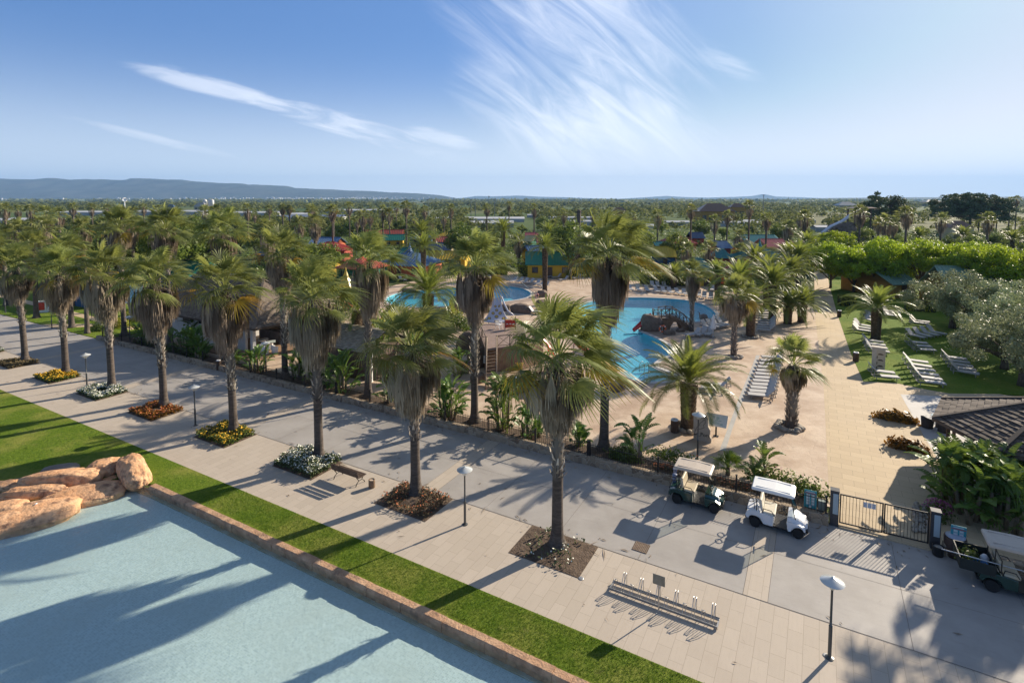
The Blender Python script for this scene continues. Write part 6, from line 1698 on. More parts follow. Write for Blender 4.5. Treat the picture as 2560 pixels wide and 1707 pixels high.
def ladder(p, rz, label):
    o = thing('pool_ladder', p, label, 'ladder', 'steel pool rails', rz)
    for x in (-.25, .25):
        mb = MB(); mb.tube([(x, .35, 0), (x, .30, .7), (x, .0, .85), (x, -.25, .6), (x, -.3, -.6)], .025, 7); mb.obj('rail', M['galv'], o, True)
    mb = MB()
    for z_ in (-.2, -.5): mb.box((0, -.3, z_), (.5, .08, .03))
    mb.obj('rung', M['galv'], o)
ladder(P(12, 300, 1350), 2.2, 'steel hand rail in the near basin of the main pool')
ladder(P(2, 2105, 880), -.6, 'white steel rail where steps enter the round pool')
mb = MB(); mb.tube([P(2, 2120, 850), P(2, 2120, 850) + Vector((-1.9, .5, 1.7))], .03, 6)
tag(mb.obj('cleaning_pole', M['galv'], None), 'long slanting cleaning pole at the round pool', 'pole')

# ------------------------------------------------------------------ sunbeds
M['sling'] = mat('white_sling', (.44, .425, .41), (.50, .485, .47), 5, .6)
M['bedframe'] = mat('sunbed_frame', (.30, .29, .28), rough=.5)
def sunbed(name='sunbed'):
    o = thing('sunbed', (0, 0, 0), None, 'sunbed')
    mb = MB(); mb.box((-.30, 0, .33), (1.28, .60, .035)); me = mb.obj('seat', M['sling'], o)
    ang = R(48); d = Vector((math.cos(ang), 0, math.sin(ang))); c = Vector((.34, 0, .335)) + d * .38
    mb = MB(); mb.box(c, (.76, .60, .035), M=Matrix.Rotation(-ang, 3, 'Y')); mb.obj('backrest', M['sling'], o)
    mb = MB()
    for y in (-.30, .30):
        mb.box((-.05, y, .29), (1.86, .035, .06)); mb.bar((.36 + .5, y * .9, .30), (.36 + .42, y * .9, .30 + .55), .03)
    mb.box((.88, 0, .29), (.035, .6, .05)); mb.box((-.97, 0, .29), (.035, .6, .05)); mb.obj('frame', M['bedframe'], o)
    for x in (-.75, .65):
        for y in (-.27, .27): mb = MB(); mb.bar((x, y, 0), (x + .03, y, .27), .045); mb.obj('leg', M['bedframe'], o)
    return o
BED0 = sunbed(); bed_used = [False]
def put_bed(p, rz, label, group):
    if not bed_used[0]:
        bed_used[0] = True; BED0.location = p; BED0.rotation_euler = (0, 0, rz); BED0['label'] = label; BED0['group'] = group; return BED0
    return dup(BED0, p, rz, label, group)
ORD = ['first', 'second', 'third', 'fourth', 'fifth', 'sixth', 'seventh', 'eighth', 'ninth', 'tenth', 'eleventh', 'twelfth']
def bed_row(r, f0, h0, f1, h1, n, what, group):
    """n sunbeds side by side from (foot, hinge) to (foot, hinge)"""
    jr = random.Random(n * 7 + int(f0[0]))
    for k in range(n):
        t = k / max(1, n - 1); f = [a + (b - a) * t for a, b in zip(f0, f1)]; h = [a + (b - a) * t for a, b in zip(h0, h1)]
        a, b = P(r, *f, .33), P(r, *h, .33); d = b - a; rz = math.atan2(d.y, d.x) + jr.uniform(-.05, .05)
        c = a + d.normalized() * .95; c.z = 0.01
        put_bed(c, rz, what % ORD[k] if '%s' in what else what, group)
def beds_at(r, spots, head, what, group):
    jr = random.Random(len(spots))
    for k, (x, y) in enumerate(spots):
        p = P(r, x, y); p.z = .01; put_bed(p, R(head) + jr.uniform(-.08, .08), what % ORD[k], group)
bed_row(7, (1140, 440), (1325, 455), (1262, 108), (1395, 115), 12, '%s sunbed of the long terrace row, counted away from the gate', 'sunbeds in the long terrace row')
bed_row(3, (1975, 1140), (2085, 1148), (2012, 990), (2122, 988), 9, '%s sunbed of the row beside the date palm pair, counted away from the gate', 'sunbeds beside the date palm pair')
bed_row(12, (905, 800), (1000, 790), (1215, 800), (1260, 770), 3, '%s sunbed left of the closed parasol', 'sunbeds at the closed parasol')
bed_row(12, (1330, 700), (1250, 680), (1560, 660), (1480, 640), 4, '%s sunbed turned away behind the bearded palm, from the parasol on', 'sunbeds behind the bearded palm')
beds_at(3, [(920, 822), (985, 826), (1060, 830), (1140, 838), (1198, 842), (1254, 848), (1318, 854), (1374, 860), (1440, 864)], 92, '%s sunbed from the left in the front row behind the main pool', 'sunbeds behind the main pool')
beds_at(3, [(1108, 792), (1154, 795), (1208, 798)], 92, '%s sunbed from the left in the short back row behind the main pool', 'sunbeds in the back row')
beds_at(3, [(1535, 885), (1590, 892), (1490, 870), (1600, 825)], 70, '%s sunbed of the loose cluster right of the slim palm', 'sunbeds right of the slim palm')
beds_at(2, [(2100, 706), (2150, 709), (2200, 712), (2250, 716), (2308, 722), (2366, 742), (2425, 722), (2475, 728)], 30, '%s sunbed from the left along the yellow green hedge', 'sunbeds along the hedge')
beds_at(2, [(1948, 752), (1998, 757), (2043, 762), (2088, 766), (2142, 775), (2182, 785), (2213, 795)], 55, '%s sunbed from the left at the round pool rim', 'sunbeds at the round pool')
beds_at(2, [(1020, 742), (1080, 730), (1125, 722), (1175, 714), (1255, 700), (1295, 696), (1330, 690), (1370, 682), (1420, 690)], 140, '%s sunbed from the left on the far side of the round pool', 'sunbeds beyond the round pool')
beds_at(2, [(2090, 1010), (2130, 1016)], 150, '%s sunbed between rocks and nearest palm crown', 'sunbeds by the rocks')
bed_row(7, (725, 378), (850, 388), (760, 348), (875, 356), 2, '%s sunbed under the nearest date palm fronds', 'sunbeds under the date palm')
GL2 = 'sunbeds on the side lawn'
bed_row(13, (640, 1105), (395, 1085), (580, 1045), (350, 1018), 2, '%s sunbed at the foot of the painted pillar', GL2)
bed_row(13, (1275, 1190), (1010, 1160), (1040, 905), (800, 870), 6, '%s sunbed of the six beside each other on the lawn, from the path side', GL2)
bed_row(13, (1740, 1060), (1500, 1020), (1570, 860), (1340, 830), 5, '%s sunbed of the five partly under olive branches', GL2)
bed_row(13, (1140, 735), (950, 722), (1030, 640), (850, 625), 3, '%s sunbed of the three in the middle of the lawn', GL2)
bed_row(13, (985, 565), (800, 520), (1275, 518), (1070, 472), 4, '%s sunbed of the four with raised backs near the olive trunk', GL2)
bed_row(13, (1050, 378), (840, 352), (1060, 352), (860, 328), 2, '%s sunbed of the far pair on the lawn', GL2)
bed_row(13, (275, 480), (130, 460), (265, 415), (130, 390), 3, '%s sunbed of the three left of the date palm on the lawn', GL2)
bed_row(13, (330, 345), (215, 310), (330, 300), (225, 265), 2, '%s sunbed of the two behind the lawn date palm', GL2)
bed_row(13, (510, 760), (280, 735), (430, 625), (230, 600), 4, '%s sunbed of the four behind the painted pillar', GL2)
bed_row(13, (665, 275), (480, 250), (640, 215), (500, 192), 4, '%s sunbed of the four farthest on the lawn', GL2)

# ------------------------------------------------------------------ hedges round the terrace
HDG = bush_mesh(77, 2.2, .55, 1.25, 1500, .11, M['hedge'], box=True)
def hedge_run(a, b, hz, label, seed):
    d = b - a; L = d.length; o = thing('hedge', (a + b) / 2, label, 'hedge', 'yellow green hedges behind the pools', math.atan2(d.y, d.x))
    link('foliage', bush_mesh(seed, L / 2, .75, hz, int(230 * L), .13, M['hedge'], box=True), o)
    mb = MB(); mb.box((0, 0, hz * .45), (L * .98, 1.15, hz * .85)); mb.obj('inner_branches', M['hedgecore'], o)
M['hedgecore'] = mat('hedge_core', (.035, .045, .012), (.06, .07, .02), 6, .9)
hedge_run(P(2, 1985, 702), P(2, 2330, 705), 2.0, 'long clipped hedge in front of the green roofed yellow cabin', 1)
hedge_run(P(3, 300, 706), P(3, 480, 720), 1.4, 'short end of clipped hedge right of the small palm', 2)
hedge_run(P(2, 1000, 722), P(2, 1380, 668), 1.9, 'clipped hedge beside the orange walled cabin', 3)
hedge_run(P(3, 1000, 762), P(3, 1400, 785), 1.9, 'clipped hedge behind the sunbeds of the main pool', 4)
hedge_run(P(2, 1400, 680), P(2, 1900, 690), 1.4, 'clipped hedge hidden behind the tall palm by the stairs', 5)
hedge_run(P(4, 700, 1080), P(4, 840, 1085), 1.3, 'dark clipped hedge block at the lawn corner by the path', 6)
hedge_run(P(4, 1290, 1120), P(4, 1560, 1140), 1.4, 'dark hedge in front of the ochre cabin', 7)
# ------------------------------------------------------------------ shingled huts by the promenade
M['shingle'] = leafmat('wood_shingle', (.085, .065, .052), (.29, .235, .19), rough=.8, trans=0, spec=.2)
M['shingle_d'] = leafmat('dark_shingle', (.045, .036, .030), (.21, .170, .140), rough=.8, trans=0, spec=.2)
M['wallw'] = mat('white_render', (.60, .58, .55), (.68, .66, .63), 2, .8, .2, 14)
M['brownwall'] = mat('brown_boards', (.10, .065, .05), (.16, .11, .085), 3, .8, .3, 20, stretch=(8, 8, 1))
def shingles(mb, a, b, c, d, rng, course=.20, wd=.20, lift=.028):
    """rows of shingles on the slope from eave a-b up to ridge d-c"""
    L = max((d - a).length, (c - b).length); n = max(2, int(L / course))
    nrm = (b - a).cross(d - a); nrm = nrm.normalized() if nrm.length > 1e-6 else Z
    if nrm.z < 0: nrm = -nrm
    for i in range(n):
        f0, f1 = i / n, (i + 1.25) / n; f1 = min(f1, 1)
        p0, p1 = a.lerp(d, f0), b.lerp(c, f0); p2, p3 = b.lerp(c, f1), a.lerp(d, f1)
        m = max(1, int((p1 - p0).length / wd)); 
        for k in range(m):
            g0, g1 = k / m, (k + 1) / m
            l = lift * rng.uniform(.8, 1.5); t = .25 + .5 * rng.random()
            q0, q1 = p0.lerp(p1, g0), p0.lerp(p1, g1); q2, q3 = p3.lerp(p2, g1), p3.lerp(p2, g0)
            mb.add([q0 + nrm * l, q1 + nrm * l, q2 + nrm * .004, q3 + nrm * .004, q0 - nrm * .01, q1 - nrm * .01], [(0, 1, 2, 3), (4, 5, 1, 0)], 0, [t, t, t, t, t * .5, t * .5])
def hip_shingle(o, w_, d_, z0, z1, seed, m, over=0):
    rng = random.Random(seed); mb = MB(); rl = max(0, w_ - d_) / 2
    A, B, C, D = Vector((-w_ / 2, -d_ / 2, z0)), Vector((w_ / 2, -d_ / 2, z0)), Vector((w_ / 2, d_ / 2, z0)), Vector((-w_ / 2, d_ / 2, z0))
    E_, F_ = Vector((-rl, 0, z1)), Vector((rl, 0, z1))
    shingles(mb, A, B, F_, E_, rng); shingles(mb, C, D, E_, F_, rng); shingles(mb, B, C, F_, F_, rng); shingles(mb, D, A, E_, E_, rng)
    mb.add([A - Z * .05, B - Z * .05, C - Z * .05, D - Z * .05, A - Z * .15, B - Z * .15, C - Z * .15, D - Z * .15], [(0, 1, 5, 4), (1, 2, 6, 5), (2, 3, 7, 6), (3, 0, 4, 7), (7, 6, 5, 4), (0, 3, 2, 1)], 0, .15)
    for a, b in ((A, E_), (B, F_), (C, F_), (D, E_), (E_, F_)): mb.bar(a + Z * .06, b + Z * .06, .22, .07)
    return mb.obj('roof', m, o)
hut = thing('white_hut', q(-53.2, 34.6), 'long white hut with hipped shingle roof and open corner porch', 'hut', None, ROWA)
hip_shingle(hut, 18.6, 7.8, 2.75, 6.5, 4, M['shingle'])
mb = MB(); mb.box((-3.0, -2.6, 1.35), (10.2, .2, 2.7)); mb.box((-8.0, 0, 1.35), (.2, 5.0, 2.7)); mb.box((-3.0, 2.6, 1.35), (10.2, .2, 2.7)); mb.box((2.0, 0, 1.35), (.2, 5.0, 2.7)); mb.obj('wall', M['wallw'], hut)
for x in (-6, -3.2, -.4): mb = MB(); mb.box((x, -2.72, 2.15), (1.6, .06, .5)); mb.obj('window', M['black'], hut)
for (x, y) in ((7.85, -3.05), (7.85, 3.0)):
    mb = MB(); mb.box((x, y, 1.4), (.34, .34, 2.75)); mb.obj('column', M['wallw'], hut)
mb = MB(); mb.box((5.6, -2.7, 1.0), (1.5, .25, 2.0)); mb.obj('porch_wall', M['wallw'], hut)
mb = MB(); mb.box((5.4, 1.2, .55), (4.6, .5, 1.1)); mb.box((5.4, 1.1, 1.13), (4.8, .8, .07)); mb.obj('bar_counter', M['stonegrey'], hut)
mb = MB(); mb.box((5.4, 2.5, 1.35), (5.2, .15, 2.7)); mb.obj('back_wall', M['wood_d'], hut)
mb = MB(); mb.box((5.4, 2.2, 1.9), (4.4, .3, .05)); mb.box((5.4, 2.2, 1.5), (4.4, .3, .05))
for k in range(16): mb.lathe([(.05, 0), (.05, .18), (.02, .24), (.02, .28)], 8, (3.4 + .27 * k, 2.2, 1.93 if k % 2 else 1.53))
mb.obj('bottle_shelf', M['wallw'], hut)
sheet('hut_floor', ccw(qq((-51, 30.0), (-43.2, 30.0), (-43.2, 37.5), (-51, 37.5))), .14, mat('porch_boards', (.24, .15, .09), (.33, .22, .14), 3, .6), z0=-.02)
def white_table(p, label):
    o = thing('white_table', p, label, 'table', 'white tables at the hut porch', .4)
    mb = MB(); mb.lathe([(.34, 0), (.22, .3), (.24, .68), (.34, .72)], 16); mb.obj('pedestal', M['whitep'], o, True)
    mb = MB(); mb.box((0, 0, .745), (.9, .9, .04)); mb.obj('table_top', M['winds2'] if 'winds2' in M else M['whitep'], o)
M['winds2'] = mat('pale_glass_top', (.55, .62, .60), rough=.12)
white_table(P(17, 1060, 1000, .14), 'white pedestal table with glassy top at the hut porch')
white_table(P(17, 980, 975, .14), 'white pedestal table behind the glassy one, next to the column')
def tub_chair(p, rz, label, m, group):
    o = thing('tub_chair', p, label, 'chair', group, rz)
    mb = MB(); n = 14; vs = []
    for k in range(n + 1):
        a = -R(30) + R(240) * k / n; h = .80 - .22 * abs(k - n / 2) / (n / 2)
        for rr, z_ in ((.30, .02), (.36, h), (.31, h), (.26, .4)): vs.append((rr * math.cos(a), rr * math.sin(a), z_))
    fs = [(k * 4 + j, (k + 1) * 4 + j, (k + 1) * 4 + j + 1, k * 4 + j + 1) for k in range(n) for j in range(3)]
    mb.add(vs, fs); c = mb.obj('shell', m, o, True)
    mb = MB(); mb.lathe([(.24, 0), (.29, .40), (.27, .44), (.02, .45)], 16); mb.obj('seat', m, o)
for (x, y, rz, l) in ((950, 1045, .6, 'white tub chair left of the glassy table'), (1110, 1035, 2.4, 'white tub chair right of the glassy table'), (1000, 1052, 4.0, 'white tub chair in front of the glassy table')):
    tub_chair(P(17, x, y, .14), rz, l, M['whitep'], 'white tub chairs at the hut porch')
# tiled shed
shed = thing('tiled_shed', q(-33.6, 33.6), 'brown boarded shed with rows of pale tiles on its roof', 'shed', None, ROWA)
rng = random.Random(5); mb = MB()
A, B, C, D = Vector((-3.6, -2.6, 2.35)), Vector((2.7, -2.6, 2.35)), Vector((2.7, .1, 3.65)), Vector((-3.6, .1, 3.65))
shingles(mb, A, B, C, D, rng, .22, .30, .05); shingles(mb, Vector((2.7, 2.8, 2.35)), Vector((-3.6, 2.8, 2.35)), D, C, rng, .22, .30, .05)
mb.add([A - Z * .03, B - Z * .03, C - Z * .05, D - Z * .05], [(0, 1, 2, 3), (3, 2, 1, 0)], 0, .1)
mb.obj('roof', leafmat('pale_tile', (.14, .115, .095), (.40, .35, .29), rough=.8, trans=0, spec=.2), shed)
mb = MB(); mb.box((-.4, -2.2, 1.2), (6.0, .15, 2.4)); mb.box((2.5, .1, 1.3), (.15, 4.6, 2.6)); mb.box((-3.4, .1, 1.3), (.15, 4.6, 2.6)); mb.obj('wall', M['brownwall'], shed)
mb = MB(); mb.box((1.2, -2.29, 1.0), (.95, .05, 2.0)); mb.obj('door', M['wood_d'], shed)
sg = thing('slatted_gate', q(-30.5, 31.4), 'tall gate of upright brown slats with white post beside the tiled shed', 'gate', None, ROWA + .12)
mb = MB()
for k in range(17): mb.box((.2 + .135 * k, 0, 1.05), (.10, .03, 1.9))
mb.obj('slats', M['brownwall'], sg)
mb = MB(); mb.box((0, 0, 1.15), (.20, .20, 2.3)); mb.obj('post', M['white'], sg)
mb = MB(); mb.box((1.3, .03, .4), (2.3, .05, .09)); mb.box((1.3, .03, 1.75), (2.3, .05, .09)); mb.obj('rail', M['brownwall'], sg)
hut3 = thing('straw_porch', q(-42.8, 35.5), 'low porch roof of yellowish tiles behind the white tables', 'porch', None, ROWA)
rng = random.Random(8); mb = MB()
A, B, C, D = Vector((.8, -2.2, 2.2)), Vector((4.6, -2.2, 2.2)), Vector((4.6, .6, 3.0)), Vector((.8, .6, 3.0)); shingles(mb, A, B, C, D, rng, .22, .3, .05)
mb.obj('roof', leafmat('straw_tile', (.20, .14, .06), (.46, .36, .19), rough=.8, trans=0, spec=.2), hut3)
for x, y in ((1, -2), (4.4, -2), (1, .5), (4.4, .5)): mb = MB(); mb.tube([(x, y, 0), (x, y, 2.3 + (.6 if y > 0 else -.05))], .07, 8); mb.obj('post', M['wood'], hut3)

# ------------------------------------------------------------------ bar pavilion at the right edge
bar = thing('bar_pavilion', q(10.9, 37.2), 'round bar pavilion with dark shingled roof cut by the right edge', 'pavilion', None, ROWA)
rng = random.Random(12); mb = MB(); RR = 5.2; z0, z1 = 2.55, 4.35; n = 8
cs = [Vector((RR * math.cos(a), RR * math.sin(a), z0)) for a in [R(188) + 2 * math.pi * k / n for k in range(n)]]
top = Vector((0, 0, z1))
for k in range(n):
    a, b = cs[k], cs[(k + 1) % n]
    shingles(mb, a, b, b.lerp(top, .97), a.lerp(top, .97), rng, .32, .34, .055)
    mb.bar(a + Z * .06, top + Z * .06, .20, .09); mb.bar(a - Z * .06, b - Z * .06, .06, .16)
mb.lathe([(.3, 0), (.28, .2), (.05, .3)], 10, (0, 0, z1 - .08))
mb.obj('roof', M['shingle_d'], bar)
mb = MB(); mb.add([(c.x, c.y, z0 - .02) for c in cs] + [(0, 0, z1 - .12)], [((k + 1) % n, k, n) for k in range(n)]); mb.obj('ceiling', M['wood_d'], bar)
for k in range(n):
    c = cs[k] * .86; mb = MB(); mb.tube([(c.x, c.y, 0), (c.x, c.y, 2.7)], .09, 8); mb.obj('post', M['wood_d'], bar)
mb = MB(); mb.lathe([(2.6, 0), (2.6, 1.05), (2.8, 1.08), (2.8, 1.15), (2.2, 1.15), (2.2, 0)], 24); mb.obj('counter', M['wood_d'], bar)
M['rattan'] = mat('dark_rattan', (.035, .028, .026), (.06, .05, .045), 20, .7, .4, 60)
tub_chair(P(8, 830, 440), 1.8, 'dark rattan tub chair at the bar, left of the glass tables', M['rattan'], 'dark rattan tub chairs')
tub_chair(P(8, 940, 470), 3.0, 'dark rattan tub chair between the glass tables and the bar post', M['rattan'], 'dark rattan tub chairs')
def glass_table(p, label):
    o = thing('glass_table', p, label, 'table', 'glass tables at the bar')
    mb = MB(); mb.lathe([(.45, .70), (.46, .715), (.45, .73), (.02, .732)], 22); mb.obj('table_top', M['winds2'], o)
    mb = MB(); mb.lathe([(.22, 0), (.2, .35), (.24, .69)], 14); mb.obj('pedestal', M['rattan'], o)
glass_table(P(8, 925, 465), 'round pale glass table nearer the gate at the bar'); glass_table(P(8, 910, 440), 'round pale glass table farther from the gate at the bar')
# cobble heap behind the gate pillar
rng = random.Random(4); mb = MB()
for i in range(230):
    c = P(8, rng.uniform(740, 900), rng.uniform(935, 1130)); d = rng.uniform(.06, .12)
    bm = bmesh.new(); bmesh.ops.create_icosphere(bm, subdivisions=1, radius=1)
    vs = [Vector((v.co.x * d, v.co.y * d * .9, v.co.z * d * .7)) * (1 + .15 * noise.noise(v.co + Vector((i, 0, 0)))) + Vector((c.x, c.y, .03 + d * .4)) for v in bm.verts]
    mb.add(vs, [[v.index for v in f.verts] for f in bm.faces]); bm.free()
tag(mb.obj('cobbles', M['pebble'], None, True), 'bed of loose cobbles behind the right gate pillar', 'stones', kind='stuff')

# ------------------------------------------------------------------ coloured cabins
def seam(name, c):
    return mat(name, c, tuple(x * .86 for x in c), 1.2, .38, spec=.5, det=3)
RC = {'blue': seam('blue_metal_roof', (.10, .19, .33)), 'red': seam('red_metal_roof', (.42, .065, .045)), 'orange': seam('orange_red_roof', (.48, .105, .055)), 'green': seam('green_metal_roof', (.012, .20, .135)),
      'teal': seam('teal_metal_roof', (.05, .24, .23)), 'yellow': seam('yellow_metal_roof', (.60, .41, .02)), 'pink': seam('pink_red_roof', (.50, .13, .12)), 'cream': seam('pale_yellow_roof', (.52, .45, .20)), 'palegreen': seam('pale_green_roof', (.24, .36, .27)),
      'dkblue': seam('dark_blue_roof', (.05, .09, .17)), 'brown': seam('brown_tile_roof', (.22, .115, .07)), 'grey': seam('grey_roof', (.36, .34, .31))}
WC = {'orange': mat('orange_wall', (.46, .115, .04), (.50, .14, .05), 2, .8), 'yellow': mat('yellow_wall', (.58, .36, .03), (.62, .40, .04), 2, .8), 'blue': mat('blue_wall', (.02, .09, .20), (.03, .11, .24), 2, .8),
      'red': mat('red_wall', (.36, .06, .04), (.40, .08, .05), 2, .8), 'ochre': mat('ochre_wall', (.36, .20, .035), (.40, .23, .045), 2, .8), 'green': mat('green_wall', (.03, .18, .12), (.04, .2, .14), 2, .8), 'cream': mat('cream_wall', (.48, .40, .26), (.53, .45, .30), 2, .8)}
M['dkglass'] = mat('window_glass', (.03, .05, .06), rough=.1, spec=.8)
LMK = []      # landmarks that labels may refer to
def cabin(r, x0, x1, ye, rise, depth, rot, roof, wall, kind, label, short, ze=2.5, chim=None):
    c = P(r, (x0 + x1) / 2, ye, ze); sc_ = ZR[r][2]
    w_ = abs(x1 - x0) / sc_ / FOC * c.y * 1.12; rise *= 1.2; depth *= 1.25
    rz = R(rot); ey = Vector((-math.sin(rz), math.cos(rz), 0))
    base = Vector((c.x, c.y, 0)) + ey * depth / 2
    o = thing('holiday_cabin', base, label, 'cabin', 'colourful cabins behind the pools', rz)
    LMK.append((short, base + Z * 2.5))
    ov = .45; W2, D2 = w_ / 2, depth / 2
    mb = MB(); mb.box((0, 0, ze / 2), (w_ - 2 * ov, depth - 2 * ov, ze)); 
    if kind == 'gable':
        for x in (-(W2 - ov), W2 - ov): mb.add([(x, -(D2 - ov), ze), (x, D2 - ov, ze), (x, 0, ze + rise * .86)], [(0, 1, 2), (2, 1, 0)])
    mb.obj('wall', WC[wall], o)
    mb = MB(); rl = W2 if kind == 'gable' else max(.01, W2 - D2) if w_ > depth else .01
    yy_ = 0 if kind == 'gable' or w_ > depth else D2 - W2
    zb = ze - .06
    A, B, C, D = Vector((-W2, -D2, zb)), Vector((W2, -D2, zb)), Vector((W2, D2, zb)), Vector((-W2, D2, zb))
    if w_ > depth or kind == 'gable': E_, F_ = Vector((-rl, 0, zb + rise)), Vector((rl, 0, zb + rise)); G_ = [(A, B, F_, E_), (C, D, E_, F_), (B, C, F_, F_), (D, A, E_, E_)]
    else: E_, F_ = Vector((0, -yy_, zb + rise)), Vector((0, yy_, zb + rise)); G_ = [(B, C, F_, E_), (D, A, E_, F_), (A, B, E_, E_), (C, D, F_, F_)]
    if kind == 'gable': G_ = G_[:2]
    for (a, b, c_, d_) in G_:
        nn = (b - a).cross(d_ - a).normalized(); nn = nn if nn.z > 0 else -nn
        if (c_ - d_).length < 1e-4: mb.add([a, b, c_, a - nn * .1, b - nn * .1, c_ - nn * .1], [(0, 1, 2), (5, 4, 3), (0, 3, 4, 1), (1, 4, 5, 2), (2, 5, 3, 0)])
        else: mb.add([a, b, c_, d_] + [p - nn * .1 for p in (a, b, c_, d_)], [(0, 1, 2, 3), (7, 6, 5, 4), (0, 4, 5, 1), (1, 5, 6, 2), (2, 6, 7, 3), (3, 7, 4, 0)])
        u = (b - a).normalized(); L = (b - a).length; up = (d_ + c_) / 2 - (a + b) / 2; up = (up - u * up.dot(u)); hh = up.length; up.normalize()
        l0, l1 = (d_ - a).dot(u), (c_ - a).dot(u); k = .25
        while k < L - .1:
            f = 1.0
            if k < l0: f = k / l0
            elif k > l1: f = (L - k) / (L - l1)
            p = a + u * k; mb.bar(p + nn * .03, p + up * hh * f + nn * .03, .06, .07); k += .55
        mb.bar(d_ + nn * .05, c_ + nn * .05, .16, .10)
    rf = mb.obj('roof', RC[roof], o)
    if chim:
        mb = MB(); mb.lathe([(.55, 0), (.42, .35), (.20, .9), (.05, 1.7), (.02, 1.75)], 4 if chim == 'sq' else 8, (E_ + F_) / 2 - Z * .1); mb.obj('spire', RC[roof], rf)
    n_w = max(1, int((w_ - 1.5) / 2.2))
    for i in range(n_w):
        x = -W2 + ov + (w_ - 2 * ov) * (i + .5) / n_w
        if i == n_w // 2: mb = MB(); mb.box((x, -(D2 - ov) - .02, 1.0), (.9, .06, 2.0)); mb.obj('door', M['wood_d'], o)
        else:
            mb = MB(); mb.box((x, -(D2 - ov) - .02, 1.45), (1.1, .07, 1.1)); fr_ = mb.obj('window', M['wood_d'], o)
            mb = MB(); mb.box((x, -(D2 - ov) - .05, 1.45), (.9, .03, .9)); mb.obj('pane', M['dkglass'], fr_)
    return o
rA = math.degrees(ROWA)
cabin(2, 770, 1190, 612, 1.9, 7.5, rA + 12, 'blue', 'orange', 'hip', 'blue roofed cabin with orange walls and slim spire by the hedge', 'the blue roofed orange cabin', chim='r')
cabin(2, 945, 1150, 548, 1.5, 6, rA + 12, 'green', 'yellow', 'gable', 'green roofed cabin with yellow gable behind the orange walled one', 'the green roof with yellow gable')
cabin(2, 230, 530, 488, 1.5, 6, 0, 'red', 'red', 'hip', 'dark red hip roofed cabin left of the yellow pointed turret', 'the dark red hip roof')
cabin(2, 225, 450, 436, 1.4, 6, -10, 'blue', 'orange', 'gable', 'blue roofed cabin half hidden behind the dark red one', 'the half hidden blue roof')
cabin(2, 1150, 1405, 500, 1.6, 6, -6, 'dkblue', 'cream', 'gable', 'dark blue striped roof cabin in front of the patched red roof', 'the dark blue striped roof')
cabin(2, 1200, 1540, 560, 1.2, 5, -8, 'yellow', 'yellow', 'gable', 'yellow porch roofed cabin behind a date palm', 'the yellow porch roof', 2.3)
cabin(2, 1300, 1640, 440, 1.6, 7, -4, 'orange', 'cream', 'gable', 'large orange red roof with worn pale patches', 'the patched red roof')
cabin(2, 1275, 1535, 390, 1.6, 6, 0, 'yellow', 'orange', 'hip', 'bright yellow hip roof behind the patched red roof', 'the bright yellow hip roof')
cabin(2, 720, 1010, 372, 1.7, 6, 8, 'orange', 'red', 'gable', 'orange red roof far back under a palm clump', 'the far orange roof')
cabin(2, 860, 1025, 402, 1.3, 5, 8, 'green', 'yellow', 'gable', 'green roof in front of the far orange one', 'the far green roof')
cabin(2, 1085, 1250, 386, 1.4, 5, 0, 'blue', 'blue', 'hip', 'blue roof with small blue spire far back', 'the small blue spire', chim='r')
cabin(2, 2065, 2440, 606, 1.7, 6, -2, 'green', 'yellow', 'gable', 'green roofed yellow cabin right behind the long hedge', 'the green roofed yellow cabin')
cabin(2, 2085, 2260, 516, 1.4, 5, 20, 'blue', 'yellow', 'gable', 'blue roof just behind the green roofed yellow cabin', 'the blue roof behind the long hedge')
cabin(2, 2010, 2100, 412, 1.3, 5, -30, 'cream', 'green', 'gable', 'pale yellow roof with green edge beside the striped red roofs', 'the pale yellow roof')
cabin(2, 2145, 2265, 424, 1.3, 5, 0, 'pink', 'green', 'gable', 'striped red roof far back near the dark round tree', 'the striped red roof')
cabin(2, 2050, 2150, 376, 1.1, 5, 0, 'pink', 'cream', 'gable', 'smaller striped red roof behind the pale yellow one', 'the smaller striped red roof')
cabin(3, 1235, 1485, 430, 1.6, 6, 10, 'red', 'orange', 'hip', 'dark red hip roof right of the nearest tall crown', 'the middle dark red roof')
cabin(3, 1440, 1545, 385, 1.4, 5, 0, 'dkblue', 'red', 'gable', 'small dark blue gable roof with pale lines', 'the small dark blue gable')
cabin(3, 1130, 1300, 540, 1.6, 5, -5, 'yellow', 'blue', 'gable', 'yellow roofed cabin with dark blue walls behind the main pool', 'the yellow roof with blue walls')
cabin(3, 1145, 1255, 468, 1.2, 5, 5, 'teal', 'yellow', 'gable', 'teal roof behind the yellow roofed blue cabin', 'the small teal roof')
cabin(3, 1660, 1780, 468, 1.3, 5, 10, 'blue', 'red', 'gable', 'blue roof with dark red wall behind bushy palms', 'the blue roof with red wall')
cabin(3, 1485, 1650, 664, 1.6, 5, 8, 'teal', 'yellow', 'hip', 'small teal hip roof behind the slim palm', 'the small teal hip roof')
cabin(3, 1670, 1780, 552, 1.4, 5, 0, 'teal', 'orange', 'hip', 'teal roof half covered by palm leaves behind the slim palm', 'the covered teal roof')
cabin(3, 1900, 2190, 422, 1.6, 7, 6, 'teal', 'cream', 'gable', 'wide pale teal roof far back on the right', 'the wide pale teal roof')
cabin(3, 1880, 2050, 472, 1.5, 6, 6, 'cream', 'yellow', 'hip', 'pale yellow hip roof in front of the wide teal roof', 'the pale yellow hip roof')
cabin(3, 2070, 2330, 462, 1.6, 6, 10, 'pink', 'cream', 'gable', 'pinkish red roof right of the pale yellow hip roof', 'the pinkish red roof')
cabin(3, 1925, 2290, 572, 2.1, 8, 4, 'teal', 'green', 'hip', 'teal hip roof with two pointed spires', 'the teal spired roof', chim='sq')
